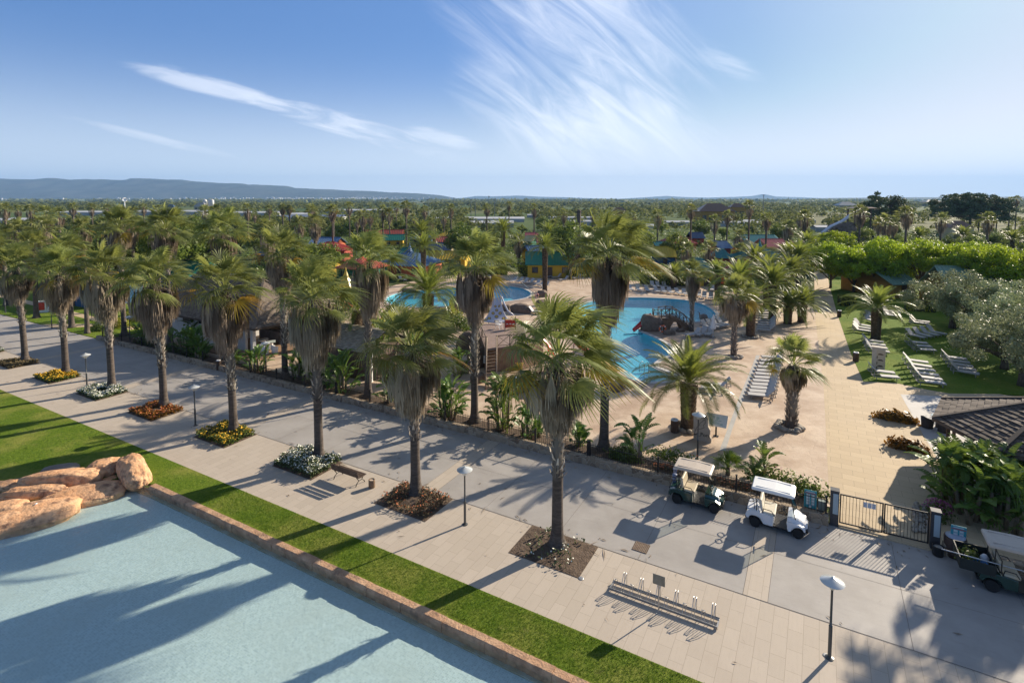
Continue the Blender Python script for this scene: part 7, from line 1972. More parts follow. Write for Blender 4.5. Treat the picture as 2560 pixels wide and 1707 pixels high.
cabin(3, 1800, 2250, 676, 1.9, 7, 4, 'red', 'orange', 'hip', 'large red hip roof close to the path', 'the red hip roof by the path')
cabin(4, 1175, 1450, 890, 2.0, 8, 14, 'palegreen', 'ochre', 'gable', 'ochre walled cabin with dark beams under lime green trees', 'the ochre walled cabin', 2.2)
cabin(4, 1830, 2560, 1010, 2.8, 8, -12, 'palegreen', 'ochre', 'gable', 'long pale green seamed roof behind the olive trees', 'the long pale green roof', 2.0)
cabin(1, 240, 700, 815, 1.6, 6, rA, 'yellow', 'blue', 'gable', 'yellow roofed cabin with dark blue wall on the far lawn', 'the yellow roofed blue cabin', 2.6)
cabin(1, 1000, 1340, 730, 1.5, 6, rA, 'green', 'blue', 'gable', 'green roofed cabin hidden behind the orange flower palm', 'the hidden green roof', 2.6)
cabin(1, 1150, 1480, 830, 1.5, 6, rA, 'blue', 'yellow', 'gable', 'blue roofed cabin behind the white hut', 'the blue roof behind the white hut', 2.6)
cabin(1, 865, 955, 430, 1.4, 5, 0, 'red', 'cream', 'gable', 'small red roof far off among the left palms', 'the small far red roof')
cabin(1, 1900, 2200, 660, 1.4, 6, rA, 'red', 'yellow', 'gable', 'red roofed cabin behind the tall palm at the tables', 'the red roof behind the tables')
cabin(2, 420, 720, 640, 1.4, 6, rA + 6, 'orange', 'green', 'hip', 'red roofed cabin behind the two palms left of the slatted gate', 'the red roof left of the blue cabin')
cabin(1, 1700, 1990, 600, 1.4, 6, rA, 'dkblue', 'orange', 'gable', 'dark blue roof deep in the left palm crowns', 'the dark blue roof in the left crowns')
# yellow turret
o = thing('pointed_turret', PD(2, 545, 540, 72) * 1, 'bright yellow pointed turret among the palms', 'turret'); o.location.z = 0
mb = MB(); mb.lathe([(.9, 0), (.9, 2.6)], 8); mb.obj('wall', WC['orange'], o)
mb = MB(); mb.lathe([(1.35, 2.5), (1.0, 3.0), (.45, 4.0), (.15, 4.9), (.02, 5.6)], 8); mb.obj('roof', RC['yellow'], o)
# blue and white dome tent
o = thing('dome_tent', Vector(PD(4, 1500, 830, 104).xy.to_3d()), 'blue and white striped dome behind the lime green trees', 'tent')
mb = MB(); n = 16
for k in range(n):
    a0_, a1_ = 2 * math.pi * k / n, 2 * math.pi * (k + 1) / n; pr = [(5.0, 2.4), (4.4, 4.0), (3.0, 5.3), (1.2, 6.0), (.0, 6.2)]
    vs = [(r * math.cos(a), r * math.sin(a), z_) for (r, z_) in pr for a in (a0_, a1_)]
    mb.add(vs, [(2 * i, 2 * i + 1, 2 * i + 3, 2 * i + 2) for i in range(4)], k % 2)
mb.obj('canopy', [M['white'], mat('tent_blue', (.05, .15, .42), rough=.6)], o, True)
mb = MB(); mb.lathe([(4.9, 0), (4.9, 2.4)], 16); mb.obj('wall', WC['cream'], o)
# red and white cabinet on the far lawn, dish, far buildings
o = thing('service_cabinet', P(14, 515, 1415), 'white cabinet with red door on the far lawn', 'cabinet', None, .5)
mb = MB(); mb.box((0, 0, .75), (1.0, .6, 1.5)); mb.obj('body', M['white'], o)
mb = MB(); mb.box((-.12, -.31, .85), (.6, .03, 1.0)); mb.obj('door', M['red'], o)
# ------------------------------------------------------------------ labels that point to a neighbour
def to_px(p):
    d = Vector(p) - Vector((0, 0, CAMH)); f = d.y * math.cos(TH) - d.z * math.sin(TH); u = -d.y * math.sin(TH) - d.z * math.cos(TH)
    return 1280 + FOC * d.x / f, CY + FOC * u / f
LMK += [('the white hut', q(-53, 34) + Z * 4), ('the tall palm by the stairs', q(-19.1, 28.9) + Z * 9), ('the nearest palm', q(-9.1, 19.9) + Z * 9), ('the slim pool palm', P(3, 1430, 1160) + Z * 6),
        ('the dome tent', PD(4, 1500, 830, 104)), ('the lawn date palm', P(4, 1030, 1380) + Z * 4), ('the yellow turret', PD(2, 545, 470, 72))]
USED = set()
def auto_label(what, p, top, size):
    """what + the nearest landmark in the picture + on which side of it"""
    x, y = to_px(Vector((p.x, p.y, top)))
    c = sorted(((abs(to_px(lp)[0] - x) + .35 * abs(to_px(lp)[1] - y), s, lp) for s, lp in LMK), key=lambda t: t[0])
    for adj in size:
        for _, s, lp in c[:4]:
            dx = x - to_px(lp)[0]
            side = 'straight behind' if abs(dx) < 25 else ('behind and right of' if dx > 0 else 'behind and left of')
            if p.y < lp.y - 2: side = 'in front of' if abs(dx) < 25 else ('nearer and right of' if dx > 0 else 'nearer and left of')
            l = f'{adj} {what} {side} {s}'
            if l not in USED and len(l.split()) <= 16: USED.add(l); return l
    for w_ in ('second', 'third', 'fourth', 'fifth', 'sixth', 'seventh'):
        l = f'{w_} {size[0]} {what} {side} {s}'
        if l not in USED and len(l.split()) <= 16: USED.add(l); return l
    return l

# ------------------------------------------------------------------ fan palms among and behind the cabins
FARC = [fan_crown(300 + k, 30, 13, L0=1.0, pet=.95, wind=.7).mesh('crown', M['fan_far']) for k in range(4)]
FARS = [dead_skirt(400 + k, 2.6, .6, 60, 4).mesh('dead_fronds', M['dead']) for k in range(3)]
for nm in ('fan_far',): pass
FAR = []
Z2 = [(20, 105, 60), (75, 115, 65), (265, 108, 115), (445, 112, 130), (575, 92, 105), (160, 215, 170), (300, 225, 160), (690, 160, 140), (750, 165, 120), (855, 120, 120), (910, 140, 120), (968, 98, 60), (1050, 84, 130), (1105, 190, 70), (1205, 120, 100),
      (1255, 225, 100), (1365, 178, 100), (1425, 108, 105), (1725, 105, 105), (1910, 85, 85), (2120, 108, 115), (1990, 360, 170), (2290, 240, 120), (640, 210, 110)]
Z3 = [(365, 150, 110), (350, 420, 160), (610, 143, 115), (715, 158, 105), (885, 165, 95), (945, 170, 95), (1150, 153, 145), (1430, 108, 135), (1625, 200, 145), (1730, 163, 125), (1915, 78, 140), (2060, 185, 140), (2240, 248, 170), (2330, 195, 100), (270, 250, 120), (800, 200, 90), (1390, 430, 190), (1580, 420, 190), (1840, 440, 180), (1830, 330, 150)]
Z4 = [(60, 265, 165), (245, 340, 190), (400, 245, 185), (895, 200, 195), (1120, 285, 190), (1190, 300, 170), (1310, 208, 190), (1620, 268, 175), (2035, 265, 200), (1890, 135, 85), (1960, 150, 80), (2040, 140, 70), (2120, 140, 85), (2230, 125, 80), (2290, 110, 80), (1060, 300, 150)]
Z1_ = [(30, 248, 120), (120, 262, 90), (205, 258, 100), (310, 275, 170), (400, 285, 150), (495, 248, 95), (625, 250, 85), (730, 253, 85), (830, 275, 150), (900, 275, 130), (980, 248, 80), (1080, 258, 80), (1400, 262, 110), (1475, 262, 140), (1550, 285, 100), (1690, 250, 105), (1740, 300, 60),
       (1840, 258, 75), (1930, 255, 60), (1980, 258, 60), (2130, 258, 105), (2270, 262, 125), (1070, 360, 230), (1130, 400, 250), (1480, 390, 240), (900, 350, 200), (1830, 370, 220), (560, 360, 220), (300, 350, 240), (100, 370, 240), (720, 390, 240), (2150, 330, 170)]
for (r, lst) in ((2, Z2), (3, Z3), (4, Z4), (1, Z1_)):
    for (x, yt, w_) in lst: FAR.append((r, x, yt, min(230, max(48, 4.5 * FOC * ZR[r][2] / w_))))
FAR.sort(key=lambda t: t[3])
def far_palm(base, ht, k, sc_, label, group='fan palms rising among and behind the cabins', bare=False):
    o = thing('fan_palm', base, label, 'palm tree', group, k * 1.7)
    hc = ht - 1.35 * sc_
    mb = MB(); mb.tube([(0, 0, 0), (.02, 0, .4), (0, .03, hc * .5), (0, 0, hc)], [.34, .25, .22, .19], 8); link('trunk', mb.mesh('trunk', M['bark2'], True), o)
    link('dead_fronds', FARS[k % 3], o, (0, 0, hc), 0, (sc_ * 1.05, sc_ * 1.05, sc_ * (1.15 if k % 3 else 1.4)))
    link('crown', FARC[k % 4], o, (0, 0, hc), 0, sc_)
for k, (r, x, yt, D) in enumerate(FAR):
    c = PD(r, x, yt, D); ht = max(4.0, c.z); p = Vector((c.x, c.y, 0))
    size = ('tall fan palm', 'high crowned fan palm', 'long trunked fan palm') if ht > 11 else ('middle sized fan palm', 'fan palm of medium height') if ht > 8 else ('short fan palm', 'low crowned fan palm')
    where = 'in the near rows' if D < 75 else 'in the middle rows' if D < 120 else 'in the far rows'
    far_palm(p, ht, k, random.Random(k).uniform(.92, 1.15), auto_label('', p, ht, size).replace('  ', ' '))
# bare palm snag
b = PD(3, 490, 165, 130); mb = MB(); mb.tube([(0, 0, 0), (0, 0, b.z * .6), (.05, 0, b.z)], [.35, .42, .50], 10); mb.lathe([(.5, 0), (.56, .2), (.45, .5), (.2, .7)], 9, (0.05, 0, b.z - .2))
tag(mb.obj('palm_stump', M['bark2'], None, True, Vector((b.x, b.y, 0))), 'bare headless palm trunk on the skyline right of the dark round tree', 'stump')

# ------------------------------------------------------------------ broadleaf trees, olives, pines
def tset(n, *a, **k): return [broad_tree(500 + 13 * i + len(a) + int(a[0] * 10), *a, **k) for i in range(n)]
LIME = tset(3, 8.0, 4.2, 4.7, 62, 15000, .15, M['lime'], cflat=.66, trunk_r=.20, rc=(.75, 1.15), nlimb=10, fork=.28)
OLIV = tset(3, 5.6, 3.9, 3.3, 54, 15000, .09, M['olive'], cflat=.62, trunk_r=.28, rc=(.55, .95), nlimb=9, fork=.32)
GREEN = tset(3, 7.0, 3.0, 4.4, 26, 3600, .20, M['green'], cflat=.8, trunk_r=.24, rc=(.8, 1.25), nlimb=7, fork=.3)
LGREEN = tset(2, 7.0, 2.8, 4.2, 24, 3200, .20, leafmat('fresh_green_leaf', (.075, .120, .020), (.24, .29, .055), rough=.5, trans=.44, spec=.3), cflat=.8, trunk_r=.22, rc=(.8, 1.2), nlimb=7, fork=.3)
def plant_tree(name, pair, p, label, cat='tree', group=None, sc_=1.0, rz=0.0, zs=1.0):
    o = thing(name, p, label, cat, group, rz, sc_); o.scale = (sc_, sc_, sc_ * zs)
    link('trunk', pair[0], o); link('crown', pair[1], o); return o
GLIME = 'lime green trees along the side lawn'
LIME2 = tset(2, 8.6, 4.1, 6.1, 46, 11000, .15, M['lime'], cflat=.48, trunk_r=.20, rc=(.75, 1.15), nlimb=14, fork=.25)
for k, (x, D, sc_, hi, l) in enumerate(((640, 88, .95, 0, 'lime green tree at the path end of the row'), (850, 84, 1.02, 0, 'lime green tree second in the row, its crown over shaded lawn'), (1060, 82, 1.02, 0, 'lime green tree left of the ochre walled cabin'),
        (1250, 86, 1.0, 0, 'lime green tree above the ochre gable'), (1450, 82, 1.0, 1, 'lime green tree in front of the dome tent'), (1680, 79, 1.0, 1, 'lime green tree over the left end of the long pale roof'),
        (1900, 76, .96, 1, 'lime green tree over the middle of the long pale roof'), (2120, 72, .98, 1, 'lime green tree over the right end of the long pale roof'), (2330, 70, 1.0, 1, 'lime green tree at the right picture edge'), (2560, 70, 1.0, 1, 'lime green tree just outside the right edge'),
        (680, 112, 1.1, 0, 'lime green tree standing behind the row near the path'), (560, 106, .9, 0, 'smaller lime green tree behind the row at the path'))):
    c = PD(4, x, 600, D); p = Vector((c.x, c.y, 0)); plant_tree('lime_tree', LIME2[k % 2] if hi else LIME[k % 3], p, l, 'tree', GLIME, sc_, k * 1.3, (1.02, .84, 1.10, .90, 1.0, .84, 1.05)[k % 7])
for k, (x, y, sc_, l) in enumerate(((1370, 440, 1.12, 'olive tree with visible trunk at the far end of the sunbed lawn'), (1760, 520, 1.1, 'olive tree behind, right of the visible olive trunk'), (2080, 1000, .95, 'olive tree whose branches hang over the five sunbeds'), (2330, 1230, 1.05, 'nearest olive tree behind the bar roof'), (2450, 800, 1.15, 'olive tree cut by the right edge'), (2150, 480, 1.0, 'olive tree in front of the long pale roof'))):
    p = P(13, x, y); plant_tree('olive_tree', OLIV[k % 3], p, l, 'tree', 'grey green olive trees on the side lawn', sc_, k * 2.1, .95)
plant_tree('shade_tree', GREEN[0], Vector(PD(3, 420, 400, 98).xy.to_3d()), 'dark round tree between striped red roof and nearest crowns', sc_=1.25, zs=1.15)
# pines far behind
def pine(p, ht, cr, label, flat, n, seed, low):
    rng = random.Random(seed); tk = MB(); cw = MB()
    tk.tube([(0, 0, 0), (.2, 0, ht * .4), (0, 0, ht * .8)], [.5, .38, .2], 8)
    for i in range(n):
        a = rng.uniform(0, 6.28); rr = cr * rng.random() ** .55; zc = ht * (low + (1 - low) * rng.random()) * (1 - .25 * (rr / cr) ** 2) if not flat else ht * (.80 + .2 * (1 - (rr / cr) ** 2)) - rng.random() * ht * .48
        c = Vector((rr * math.cos(a), rr * math.sin(a), zc)); tk.tube([(0, 0, min(zc - .5, ht * .7)), c], [.12, .04], 4)
        ps, os_ = clump_points(rng, c, rng.uniform(1.0, 1.8), 100, .6); leaf_cards(cw, rng, ps, .33, 0, None, os_)
    o = thing('pine_tree', p, label, 'tree', 'pines on the right skyline'); tk.obj('trunk', M['bark2'], o, True); cw.obj('crown', M['pine'], o)
c = PD(4, 1020, 76, 205); pine(Vector((c.x, c.y, 0)), c.z, 4.6, 'dark pine with loose upper branches on the skyline', False, 34, 1, .45)
c = PD(4, 1165, 84, 210); pine(Vector((c.x, c.y, 0)), c.z, 6.5, 'broad dark pine right of the loose branched one', False, 55, 2, .40)
c = PD(4, 1880, 82, 235); pine(Vector((c.x, c.y, 0)), c.z, 14, 'wide umbrella pine on the skyline near the right edge', True, 300, 3, .5)
# trees and bushes that fill the cabin quarter
rng = random.Random(42); GT = 'green trees between the cabins'
placed = []
def clear(p, d):
    return all((p - x).length > d for x in placed)
boxes = []
for o in bpy.data.objects:
    if o.name.startswith('holiday_cabin'): boxes.append(o.location.copy())
cnt = 0; tries = 0
while cnt < 105 and tries < 9000:
    tries += 1
    D = rng.uniform(74, 215); ax = rng.uniform(-.98, .98); p = Vector((ax * D, D, 0)); s_, t_ = st(p)
    if t_ < 96 and s_ > -66 and s_ < 45: continue
    if -2.5 < s_ < 4 and t_ < 170: continue
    if s_ > 1 and t_ < 118: continue
    if t_ < 52: continue
    if not clear(p, 5.5) or any((p - b_).length < 6.5 for b_ in boxes): continue
    if any(b_.y > p.y and abs(b_.x / b_.y - p.x / p.y) < .055 and b_.y - p.y < 45 for b_ in boxes): continue
    placed.append(p); sc_ = rng.uniform(.55, .95) * (1.1 if D > 140 else 1)
    pair = (GREEN + LGREEN)[cnt % 5]; kind = ('dark green tree', 'leafy tree') if cnt % 5 < 3 else ('fresh green tree', 'light green tree')
    plant_tree('shade_tree', pair, p, auto_label('', p, 5 * sc_, kind).replace('  ', ' '), 'tree', GT, sc_, rng.uniform(0, 6)); cnt += 1
for k, (r, x, y, D, sc_) in enumerate(((1, 1150, 390, 88, 1.15), (1, 1330, 400, 92, 1.15), (1, 620, 400, 92, 1.1), (1, 450, 430, 90, 1.0), (1, 800, 420, 96, 1.1), (1, 1000, 420, 100, 1.0), (1, 2000, 420, 95, .9), (2, 1540, 270, 118, 1.1), (2, 330, 330, 92, .95), (3, 1000, 300, 120, 1.0), (3, 1300, 320, 118, 1.0))):
    c = PD(r, x, y, D); p = Vector((c.x, c.y, 0)); plant_tree('shade_tree', (GREEN + LGREEN)[(k * 2 + 3) % 5], p, auto_label('', p, 7, ('round topped green tree', 'big crowned green tree')).replace('  ', ' '), 'tree', GT, max(.5, c.z / 7.4) * sc_, k)
# undergrowth between the cabins: one mass nobody could count
rng = random.Random(17); mb = MB()
fronts = []
for o in bpy.data.objects:
    if o.name.startswith('holiday_cabin'):
        for k in range(16): fronts.append(o.location + Vector((rng.uniform(-4.5, 4.5), -rng.uniform(3.6, 6.0), 0)))
for i in range(2600 + len(fronts)):
    D = rng.uniform(62, 240); ax = rng.uniform(-1.0, 1.0); p = Vector((ax * D, D, 0)) if i >= len(fronts) else fronts[i]; s_, t_ = st(p)
    if t_ < 95 and -66 < s_ < 45: continue
    if -1.4 < s_ < 2.6: continue
    if s_ > 2 and t_ < 128 and not (t_ > 118): continue
    if t_ < 50 and s_ > -130: continue
    if i >= len(fronts) and any(abs((p - b_).x) < 4.5 and abs((p - b_).y) < 4.5 for b_ in boxes): continue
    r_ = rng.uniform(.7, 1.5); h_ = rng.uniform(.7, 2.0); bt = rng.uniform(-.3, .3)
    for j in range(26):
        d = Vector((rng.gauss(0, 1), rng.gauss(0, 1), abs(rng.gauss(0, 1)))).normalized(); c = p + Vector((d.x * r_, d.y * r_, d.z * h_))
        u = Vector((rng.gauss(0, 1), rng.gauss(0, 1), rng.gauss(0, .6))).normalized(); v = u.cross(d); s2 = .30 * rng.uniform(.6, 1.3)
        mb.add([c - u * s2, c + v * s2 * .7, c + u * s2, c - v * s2 * .7], [(0, 1, 2, 3)], 0, min(1, max(0, .45 + bt + rng.uniform(-.3, .3))))
tag(mb.obj('undergrowth', M['green']), 'low green undergrowth filling the gaps between the cabins', 'shrubbery', kind='stuff')

# ------------------------------------------------------------------ the plain: woods, greenhouses, buildings, mountains
M['wood_far'] = leafmat('far_woods', (.075, .105, .026), (.265, .285, .085), rough=.7, trans=.32, spec=.1)
rng = random.Random(23); mb = MB()
def blob(p, r_, h_, n, sz, bt):
    for j in range(n):
        d = Vector((rng.gauss(0, 1), rng.gauss(0, 1), abs(rng.gauss(.25, .9)))).normalized(); c = p + Vector((d.x * r_, d.y * r_, h_ * (.25 + .75 * d.z)))
        u = Vector((rng.gauss(0, 1), rng.gauss(0, 1), rng.gauss(0, .6))).normalized(); v = u.cross(d).normalized(); s2 = sz * rng.uniform(.6, 1.35)
        mb.add([c - u * s2, c + v * s2 * .75, c + u * s2, c - v * s2 * .75], [(0, 1, 2, 3)], 0, min(1, max(0, .42 + bt + rng.uniform(-.3, .3))))
for (d0, d1, n, cards, rr, hh, sz, dens) in ((215, 420, 760, 105, (2.2, 4.2), (3.5, 6.5), .58, -.02), (420, 1000, 1300, 56, (3, 6), (3.5, 7.0), 1.15, -.02), (1000, 2600, 1500, 28, (6, 14), (4, 8.0), 3.4, -.05), (2600, 6500, 900, 14, (20, 50), (6, 11), 14, -.1)):
    k = 0
    while k < n:
        D = (d0 ** .5 + (d1 ** .5 - d0 ** .5) * rng.random()) ** 2; ax = rng.uniform(-1.08, 1.08); p = Vector((ax * D, D, 0))
        if noise.noise(Vector((p.x * .004 + 3, p.y * .0022, 0))) + .5 * noise.noise(Vector((p.x * .015, p.y * .006, 5))) < dens: 
            if rng.random() > .12: continue
        if D < 420 and abs(st(p)[0]) < 5: continue
        if 300 < D < 640 and ax < .05 and rng.random() < .8: k += .5; continue
        blob(p, rng.uniform(*rr), rng.uniform(*hh), cards, sz, rng.uniform(-.28, .28)); k += 1
tag(mb.obj('distant_woods', M['wood_far']), 'distant woods and orchards covering the plain to the horizon', 'woods', kind='stuff')
def long_roof(r, x0, x1, y, hz, label, m, name='greenhouse', cat='greenhouse', depth=14, group='long white greenhouses on the plain', wall=None, z=None):
    a, b = P(r, x0, y, hz), P(r, x1, y, hz); D = (a.y + b.y) / 2; c = (a + b) / 2; L = (b - a).length
    o = thing(name, Vector((c.x, c.y + depth / 2, 0)), label, cat, group)
    mb = MB(); nb = max(1, int(depth / 7)); 
    for k in range(nb):
        y0 = -depth / 2 + depth * k / nb; y1 = y0 + depth / nb; ym = (y0 + y1) / 2; h1 = hz * .72
        mb.add([(-L / 2, y0, h1), (L / 2, y0, h1), (L / 2, ym, hz), (-L / 2, ym, hz), (L / 2, y1, h1), (-L / 2, y1, h1)], [(0, 1, 2, 3), (3, 2, 4, 5)])
    mb.obj('roof', m, o)
    mb = MB(); mb.box((0, 0, hz * .36), (L * .995, depth * .99, hz * .72)); mb.obj('wall', wall or m, o)
M['ghouse'] = mat('greenhouse_film', (.50, .50, .48), (.62, .62, .60), .05, .5)
M['ghwall'] = mat('greenhouse_side', (.34, .34, .33), (.42, .42, .41), .05, .6)
M['solar'] = mat('blue_grey_roof', (.16, .19, .24), (.22, .25, .30), .1, .4)
for (r, x0, x1, y, hz, l, m) in ((1, 400, 730, 295, 4, 'white greenhouse left of the long one, behind palm tops', 'ghouse'), (1, 930, 1385, 290, 4.5, 'longest white greenhouse on the left of the plain', 'ghouse'), (1, 1570, 1880, 298, 4, 'white greenhouse right of the longest one', 'ghouse'),
        (1, 2170, 2352, 283, 4, 'white greenhouse near the centre left', 'ghouse'), (2, 310, 960, 145, 4, 'pale greenhouse behind the centre left palms', 'ghouse'), (2, 80, 230, 175, 4, 'short pale greenhouse in front of the grey roofs', 'ghouse'), (1, 1870, 2300, 325, 4, 'grey blue shed roof behind the left palms', 'solar'),
        (2, 30, 500, 195, 4, 'long grey blue shed roof on the plain', 'solar'), (1, -60, 190, 345, 4, 'white shed with dark panels at the left edge', 'ghouse'), (1, 420, 490, 340, 3.5, 'short white shed behind the left palms', 'ghouse'), (2, 1240, 2040, 212, 3, 'thin white strip of covers across the plain', 'ghouse'), (2, 1570, 1950, 245, 3, 'white cover strip in front of the thin one', 'ghouse')):
    long_roof(r, x0, x1, y, hz, l, M[m], wall=M['ghwall'], depth=16)
o = [x for x in bpy.data.objects if x.get('label') == 'white shed with dark panels at the left edge'][0]
for k in range(6): mb = MB(); mb.box((-18 + 8 * k, -8.1, 1.5), (4.5, .15, 2.0)); mb.obj('dark_panel', M['solar'], o)
for k, (r, x0, x1, y) in enumerate(((3, 60, 250, 185), (3, 240, 600, 205), (3, 380, 700, 235), (3, 1000, 1130, 270), (3, 1180, 1420, 240), (3, 1700, 2000, 245), (3, 2000, 2330, 200), (3, 1860, 2250, 232), (3, 1500, 1700, 215), (4, 130, 500, 310), (4, 500, 730, 370))):
    long_roof(r, x0, x1, y, 2.8, ('white caravan roof strip below the skyline snag', 'white caravan roof strip behind the snag', 'white caravan roof strip left of the dark tree', 'white roof strip behind the middle red roof', 'pale roof strip in front of the brown roofed halls', 'white roof strip right of the brown roofed halls', 'broad pale roof strip at the far pool', 'pale roof strip nearer than the far pool', 'pale roof strip left of the tallest far palm', 'pale paved strip by the far rock tower', 'white strip below the far rock tower')[k], M['ghouse'], 'camp_roof', 'roof', 5, 'white camp roofs on the right of the plain', M['ghwall'])
def hall(r, x0, x1, ye, yr, D, roof, wall, label):
    a, b = PD(r, x0, ye, D), PD(r, x1, ye, D); top = PD(r, x0, yr, D).z; L = b.x - a.x; ze = a.z; c = (a.x + b.x) / 2; dp_ = L * .55
    o = thing('resort_hall', Vector((c, D + dp_ / 2, 0)), label, 'building', 'buildings on the plain')
    mb = MB(); mb.box((0, 0, ze / 2), (L * .9, dp_ * .9, ze)); mb.obj('wall', WC[wall], o)
    W2, D2 = L / 2, dp_ / 2; rl = L * .18; mb = MB()
    A, B, C, D_ = (-W2, -D2, ze - .2), (W2, -D2, ze - .2), (W2, D2, ze - .2), (-W2, D2, ze - .2); E_, F_ = (-rl, 0, top), (rl, 0, top)
    mb.add([A, B, C, D_, E_, F_], [(0, 1, 5, 4), (2, 3, 4, 5), (1, 2, 5), (3, 0, 4), (3, 2, 1, 0)]); mb.obj('roof', RC[roof], o)
    n = min(8, max(2, int(L / 4)))
    for k in range(n): mb = MB(); mb.box((-L * .42 + L * .84 * (k + .5) / n, -dp_ * .45 - .06, ze * .45), (L * .5 / n, .12, ze * .4)); mb.obj('window', M['dkglass'], o)
hall(3, 1490, 1810, 160, 96, 330, 'brown', 'ochre', 'large brown hip roofed hall with ochre walls on the plain')
hall(3, 1755, 1895, 125, 95, 380, 'brown', 'ochre', 'smaller brown roofed hall right behind the large one')
hall(3, 770, 890, 155, 128, 360, 'brown', 'ochre', 'small brown gabled building left of the large hall')
hall(4, 1700, 1925, 385, 330, 175, 'brown', 'cream', 'house with grey brown hip roof among palms behind the lime trees')
hall(1, 1320, 1405, 262, 236, 700, 'grey', 'cream', 'pale factory building on the far left plain')
hall(1, 1130, 1190, 268, 250, 640, 'dkblue', 'cream', 'purple blue roofed house on the left plain')
hall(4, 700, 880, 190, 160, 900, 'grey', 'cream', 'long white building under the right horizon')
hall(4, 1480, 1640, 160, 140, 1100, 'grey', 'cream', 'pale building on the far right horizon')
for k, (x, w_) in enumerate(((1400, 22), (1436, 20), (1448, 18))):
    c = PD(1, x, 215, 720); mb = MB(); mb.lathe([(2.6, 0), (2.6, c.z - 1.5), (1.4, c.z), (.1, c.z + .3)], 14)
    tag(mb.obj('silo', M['ghouse'], None, True, Vector((c.x, c.y, 0))), ('left white silo of the three beside the factory', 'middle white silo beside the factory', 'right white silo beside the factory')[k], 'silo', 'silos at the factory')
c = PD(1, 850, 219, 900); mb = MB(); mb.tube([(0, 0, 0), (0, 0, c.z - 2)], [1.2, .8], 8); mb.obj
dsh = thing('satellite_dish', Vector((c.x, c.y, 0)), 'big white dish antenna below the mountain', 'antenna')
mb.obj('mast', M['white'], dsh)
mb = MB(); mb.lathe([(.2, -.9), (2.0, -.4), (3.8, .7), (3.9, .8), (2.0, -.2), (.2, -.7)], 20); d_ = mb.obj('bowl', M['white'], dsh, True, (0, 0, c.z)); d_.rotation_euler = (R(60), 0, R(40))
# far rock tower with slide at the other water park
c = PD(4, 800, 310, 190); o = thing('rock_tower', Vector((c.x, c.y, 0)), 'far brown water slide tower with shelter roofs and white chute', 'tower')
link('rock', rock_mesh(9, (10, 6, 7), .25, 4, name='rock', m='rock2'), o, (-2, 0, 2.5))
mb = MB(); mb.box((3, 0, 8.5), (6, 5, .3)); mb.box((4, 0, 11.5), (7.5, 6, .4), taper=.6); mb.box((2, 0, 10.2), (5, 5, .35), taper=.6)
mb.obj('shelter_roof', RC['brown'], o)
mb = MB()
for x in (.5, 6): 
    for y in (-2, 2): mb.box((x, y, 5.5), (.4, .4, 11))
mb.obj('post', M['wood_d'], o)
mb = MB(); ps = [Vector((-2, -3.5, 9)), Vector((-5, -4, 7)), Vector((-9, -4.2, 5.2)), Vector((-12, -4.5, 3.0))]
for i in range(3): mb.bar(ps[i], ps[i + 1], 1.4, .4)
mb.obj('chute', M['slidew'], o)
for k, (r, x, y0) in enumerate(((2, 1235, 62), (2, 1450, 52), (2, 1592, 66), (2, 1628, 60), (2, 1742, 38), (2, 1790, 62), (3, 2032, 28))):
    c = PD(r, x, y0, 420); mb = MB(); mb.tube([(0, 0, 0), (0, 0, c.z)], [.35, .18], 6); mb.box((0, 0, c.z), (1.2, .5, .6))
    tag(mb.obj('light_mast', M['metal_grey'], None, False, Vector((c.x, c.y, 0))), ('light mast on the plain, leftmost of the thin poles', 'light mast second among the thin poles on the plain', 'light mast left one of the close pair on the plain', 'light mast right one of the close pair on the plain', 'tallest light mast under the mountain gap', 'light mast just right of the tallest one', 'thin mast on the horizon above the brown roofed halls')[k], 'light mast', 'light masts on the plain')
# far white town at the mountain foot
rng = random.Random(31); mb = MB()
for i in range(420):
    D = rng.uniform(5600, 6900); xx = rng.gauss(-.345, .085) if rng.random() < .75 else rng.uniform(-.95, -.2)
    if not -1 < xx < -.10: continue
    zz = max(0, (D - 5700) * .018) + rng.uniform(0, 4); sx = rng.uniform(10, 34); hz = rng.uniform(9, 24)
    mb.box((xx * D, D, zz + hz / 2), (sx, 14, hz))
tag(mb.obj('far_town', mat('town_white', (.55, .53, .50), (.66, .64, .60), .02, .8)), 'white far town spread along the foot of the mountain', 'town', kind='stuff')
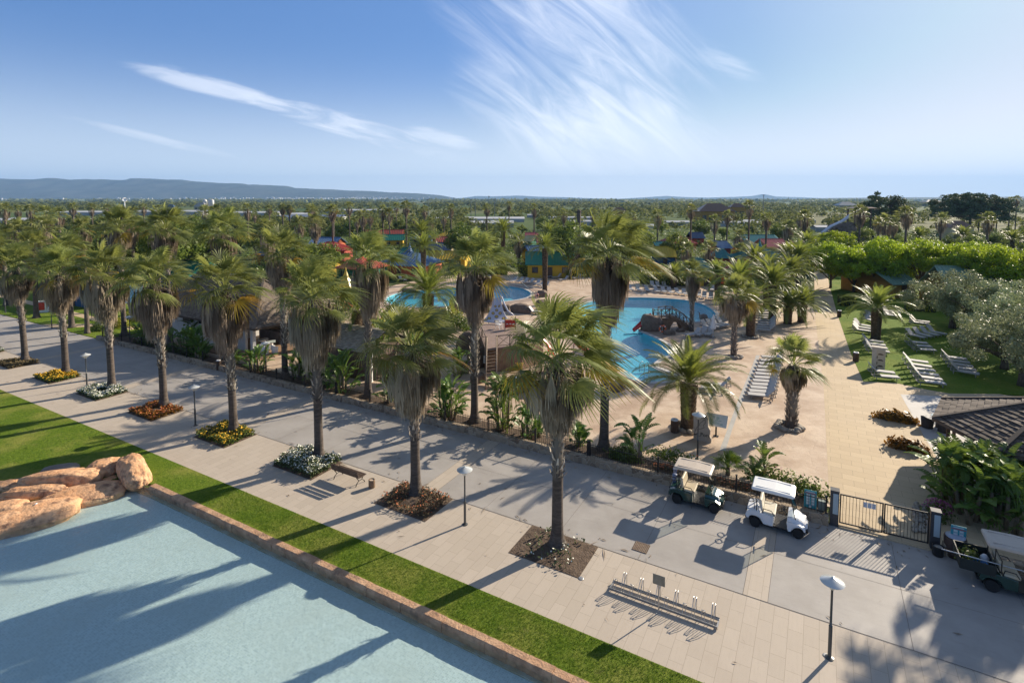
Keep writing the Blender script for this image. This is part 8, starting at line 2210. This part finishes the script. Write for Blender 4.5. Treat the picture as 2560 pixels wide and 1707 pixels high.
# mountains: ridges with gullies, their crest line read off the photograph
def ridge(D, crest, name, seed, depth, gul):
    """crest: (display x, display y) of the skyline; the ridge lies D metres off"""
    xs = [PD(0, x, y, D).x for x, y in crest]; zs = [PD(0, x, y, D).z for x, y in crest]
    nx, ny = 260, 26; vs = []
    for j in range(ny):
        f = j / (ny - 1)
        for i in range(nx):
            X = xs[0] + (xs[-1] - xs[0]) * i / (nx - 1); zc = float(np.interp(X, xs, zs))
            zc = max(0, zc)
            prof = (f / .62) ** 1.25 if f < .62 else max(0, 1 - (f - .62) / .38) ** .8
            g = noise.noise(Vector((X * .0011 + seed, f * 1.5, seed))) * .55 + noise.noise(Vector((X * .0035, f * 4, seed + 3))) * .3 + noise.noise(Vector((X * .011, f * 9, seed + 8))) * .12
            z_ = zc * prof * (1 + gul * g * (1 - abs(2 * min(f / .62, 1) - 1) ** 6) * (1 if f < .62 else .3)) if f < .985 else -5
            vs.append((X, D - depth * .62 + depth * f + 160 * g * (1 - f), z_ if f > .01 else -5))
    mb = MB(); mb.add(vs, [(j * nx + i, j * nx + i + 1, (j + 1) * nx + i + 1, (j + 1) * nx + i) for j in range(ny - 1) for i in range(nx - 1)])
    return tag(mb.obj(name, M['mountain'], None, True), kind='structure')
M['mountain'] = mat('mountain_scrub', (.040, .050, .034), (.10, .10, .075), .004, .95, world=True, det=9, c3=(.065, .07, .05), s3=.0011, spec=.05)
CR = [(-900, 425), (-500, 414), (-200, 412), (0, 409), (80, 410), (130, 409), (170, 412), (240, 411), (300, 412), (304, 408), (340, 408), (420, 413), (500, 419), (560, 421), (570, 424), (620, 424), (664, 427), (676, 432), (760, 434), (800, 437), (850, 438), (900, 442), (960, 444), (1010, 448), (1045, 455), (1090, 460)]
ridge(7600, CR, 'mountain', 1.0, 2600, .55)
CR2 = [(940, 460), (1010, 456), (1060, 455), (1095, 450), (1130, 451), (1190, 449), (1240, 452), (1300, 453), (1370, 456), (1420, 457), (1470, 454), (1530, 450), (1560, 452), (1620, 454), (1690, 452), (1730, 450), (1752, 446), (1775, 451), (1840, 453), (1900, 456), (1990, 458), (2040, 460)]
ridge(11500, CR2, 'hills', 5.0, 2200, .3)
CR3 = [(1800, 460), (1900, 455), (2000, 454), (2100, 453), (2200, 453.5), (2300, 452), (2420, 450), (2600, 452), (2800, 456), (3000, 460)]
ridge(6000, CR3, 'low_hills', 9.0, 2200, .3)

# ------------------------------------------------------------------ the air in between
hb = MB(); hb.box((0, 7000, 200), (31000, 15500, 402.0 * 2))
hz_ = hb.obj('haze', None)
m = bpy.data.materials.new('haze_air'); m.use_nodes = True; m.node_tree.nodes.clear(); T = NT(m.node_tree)
pv = T.n('ShaderNodeVolumePrincipled', ins={'Color': (.34, .60, 1.0, 1), 'Density': 8.0e-5, 'Anisotropy': 0.1})
T.n('ShaderNodeOutputMaterial', ins={'Volume': pv.outputs[0]})
hz_.data.materials.clear(); hz_.data.materials.append(m)
tag(hz_, 'thin blue haze over the plain', 'haze', kind='stuff')
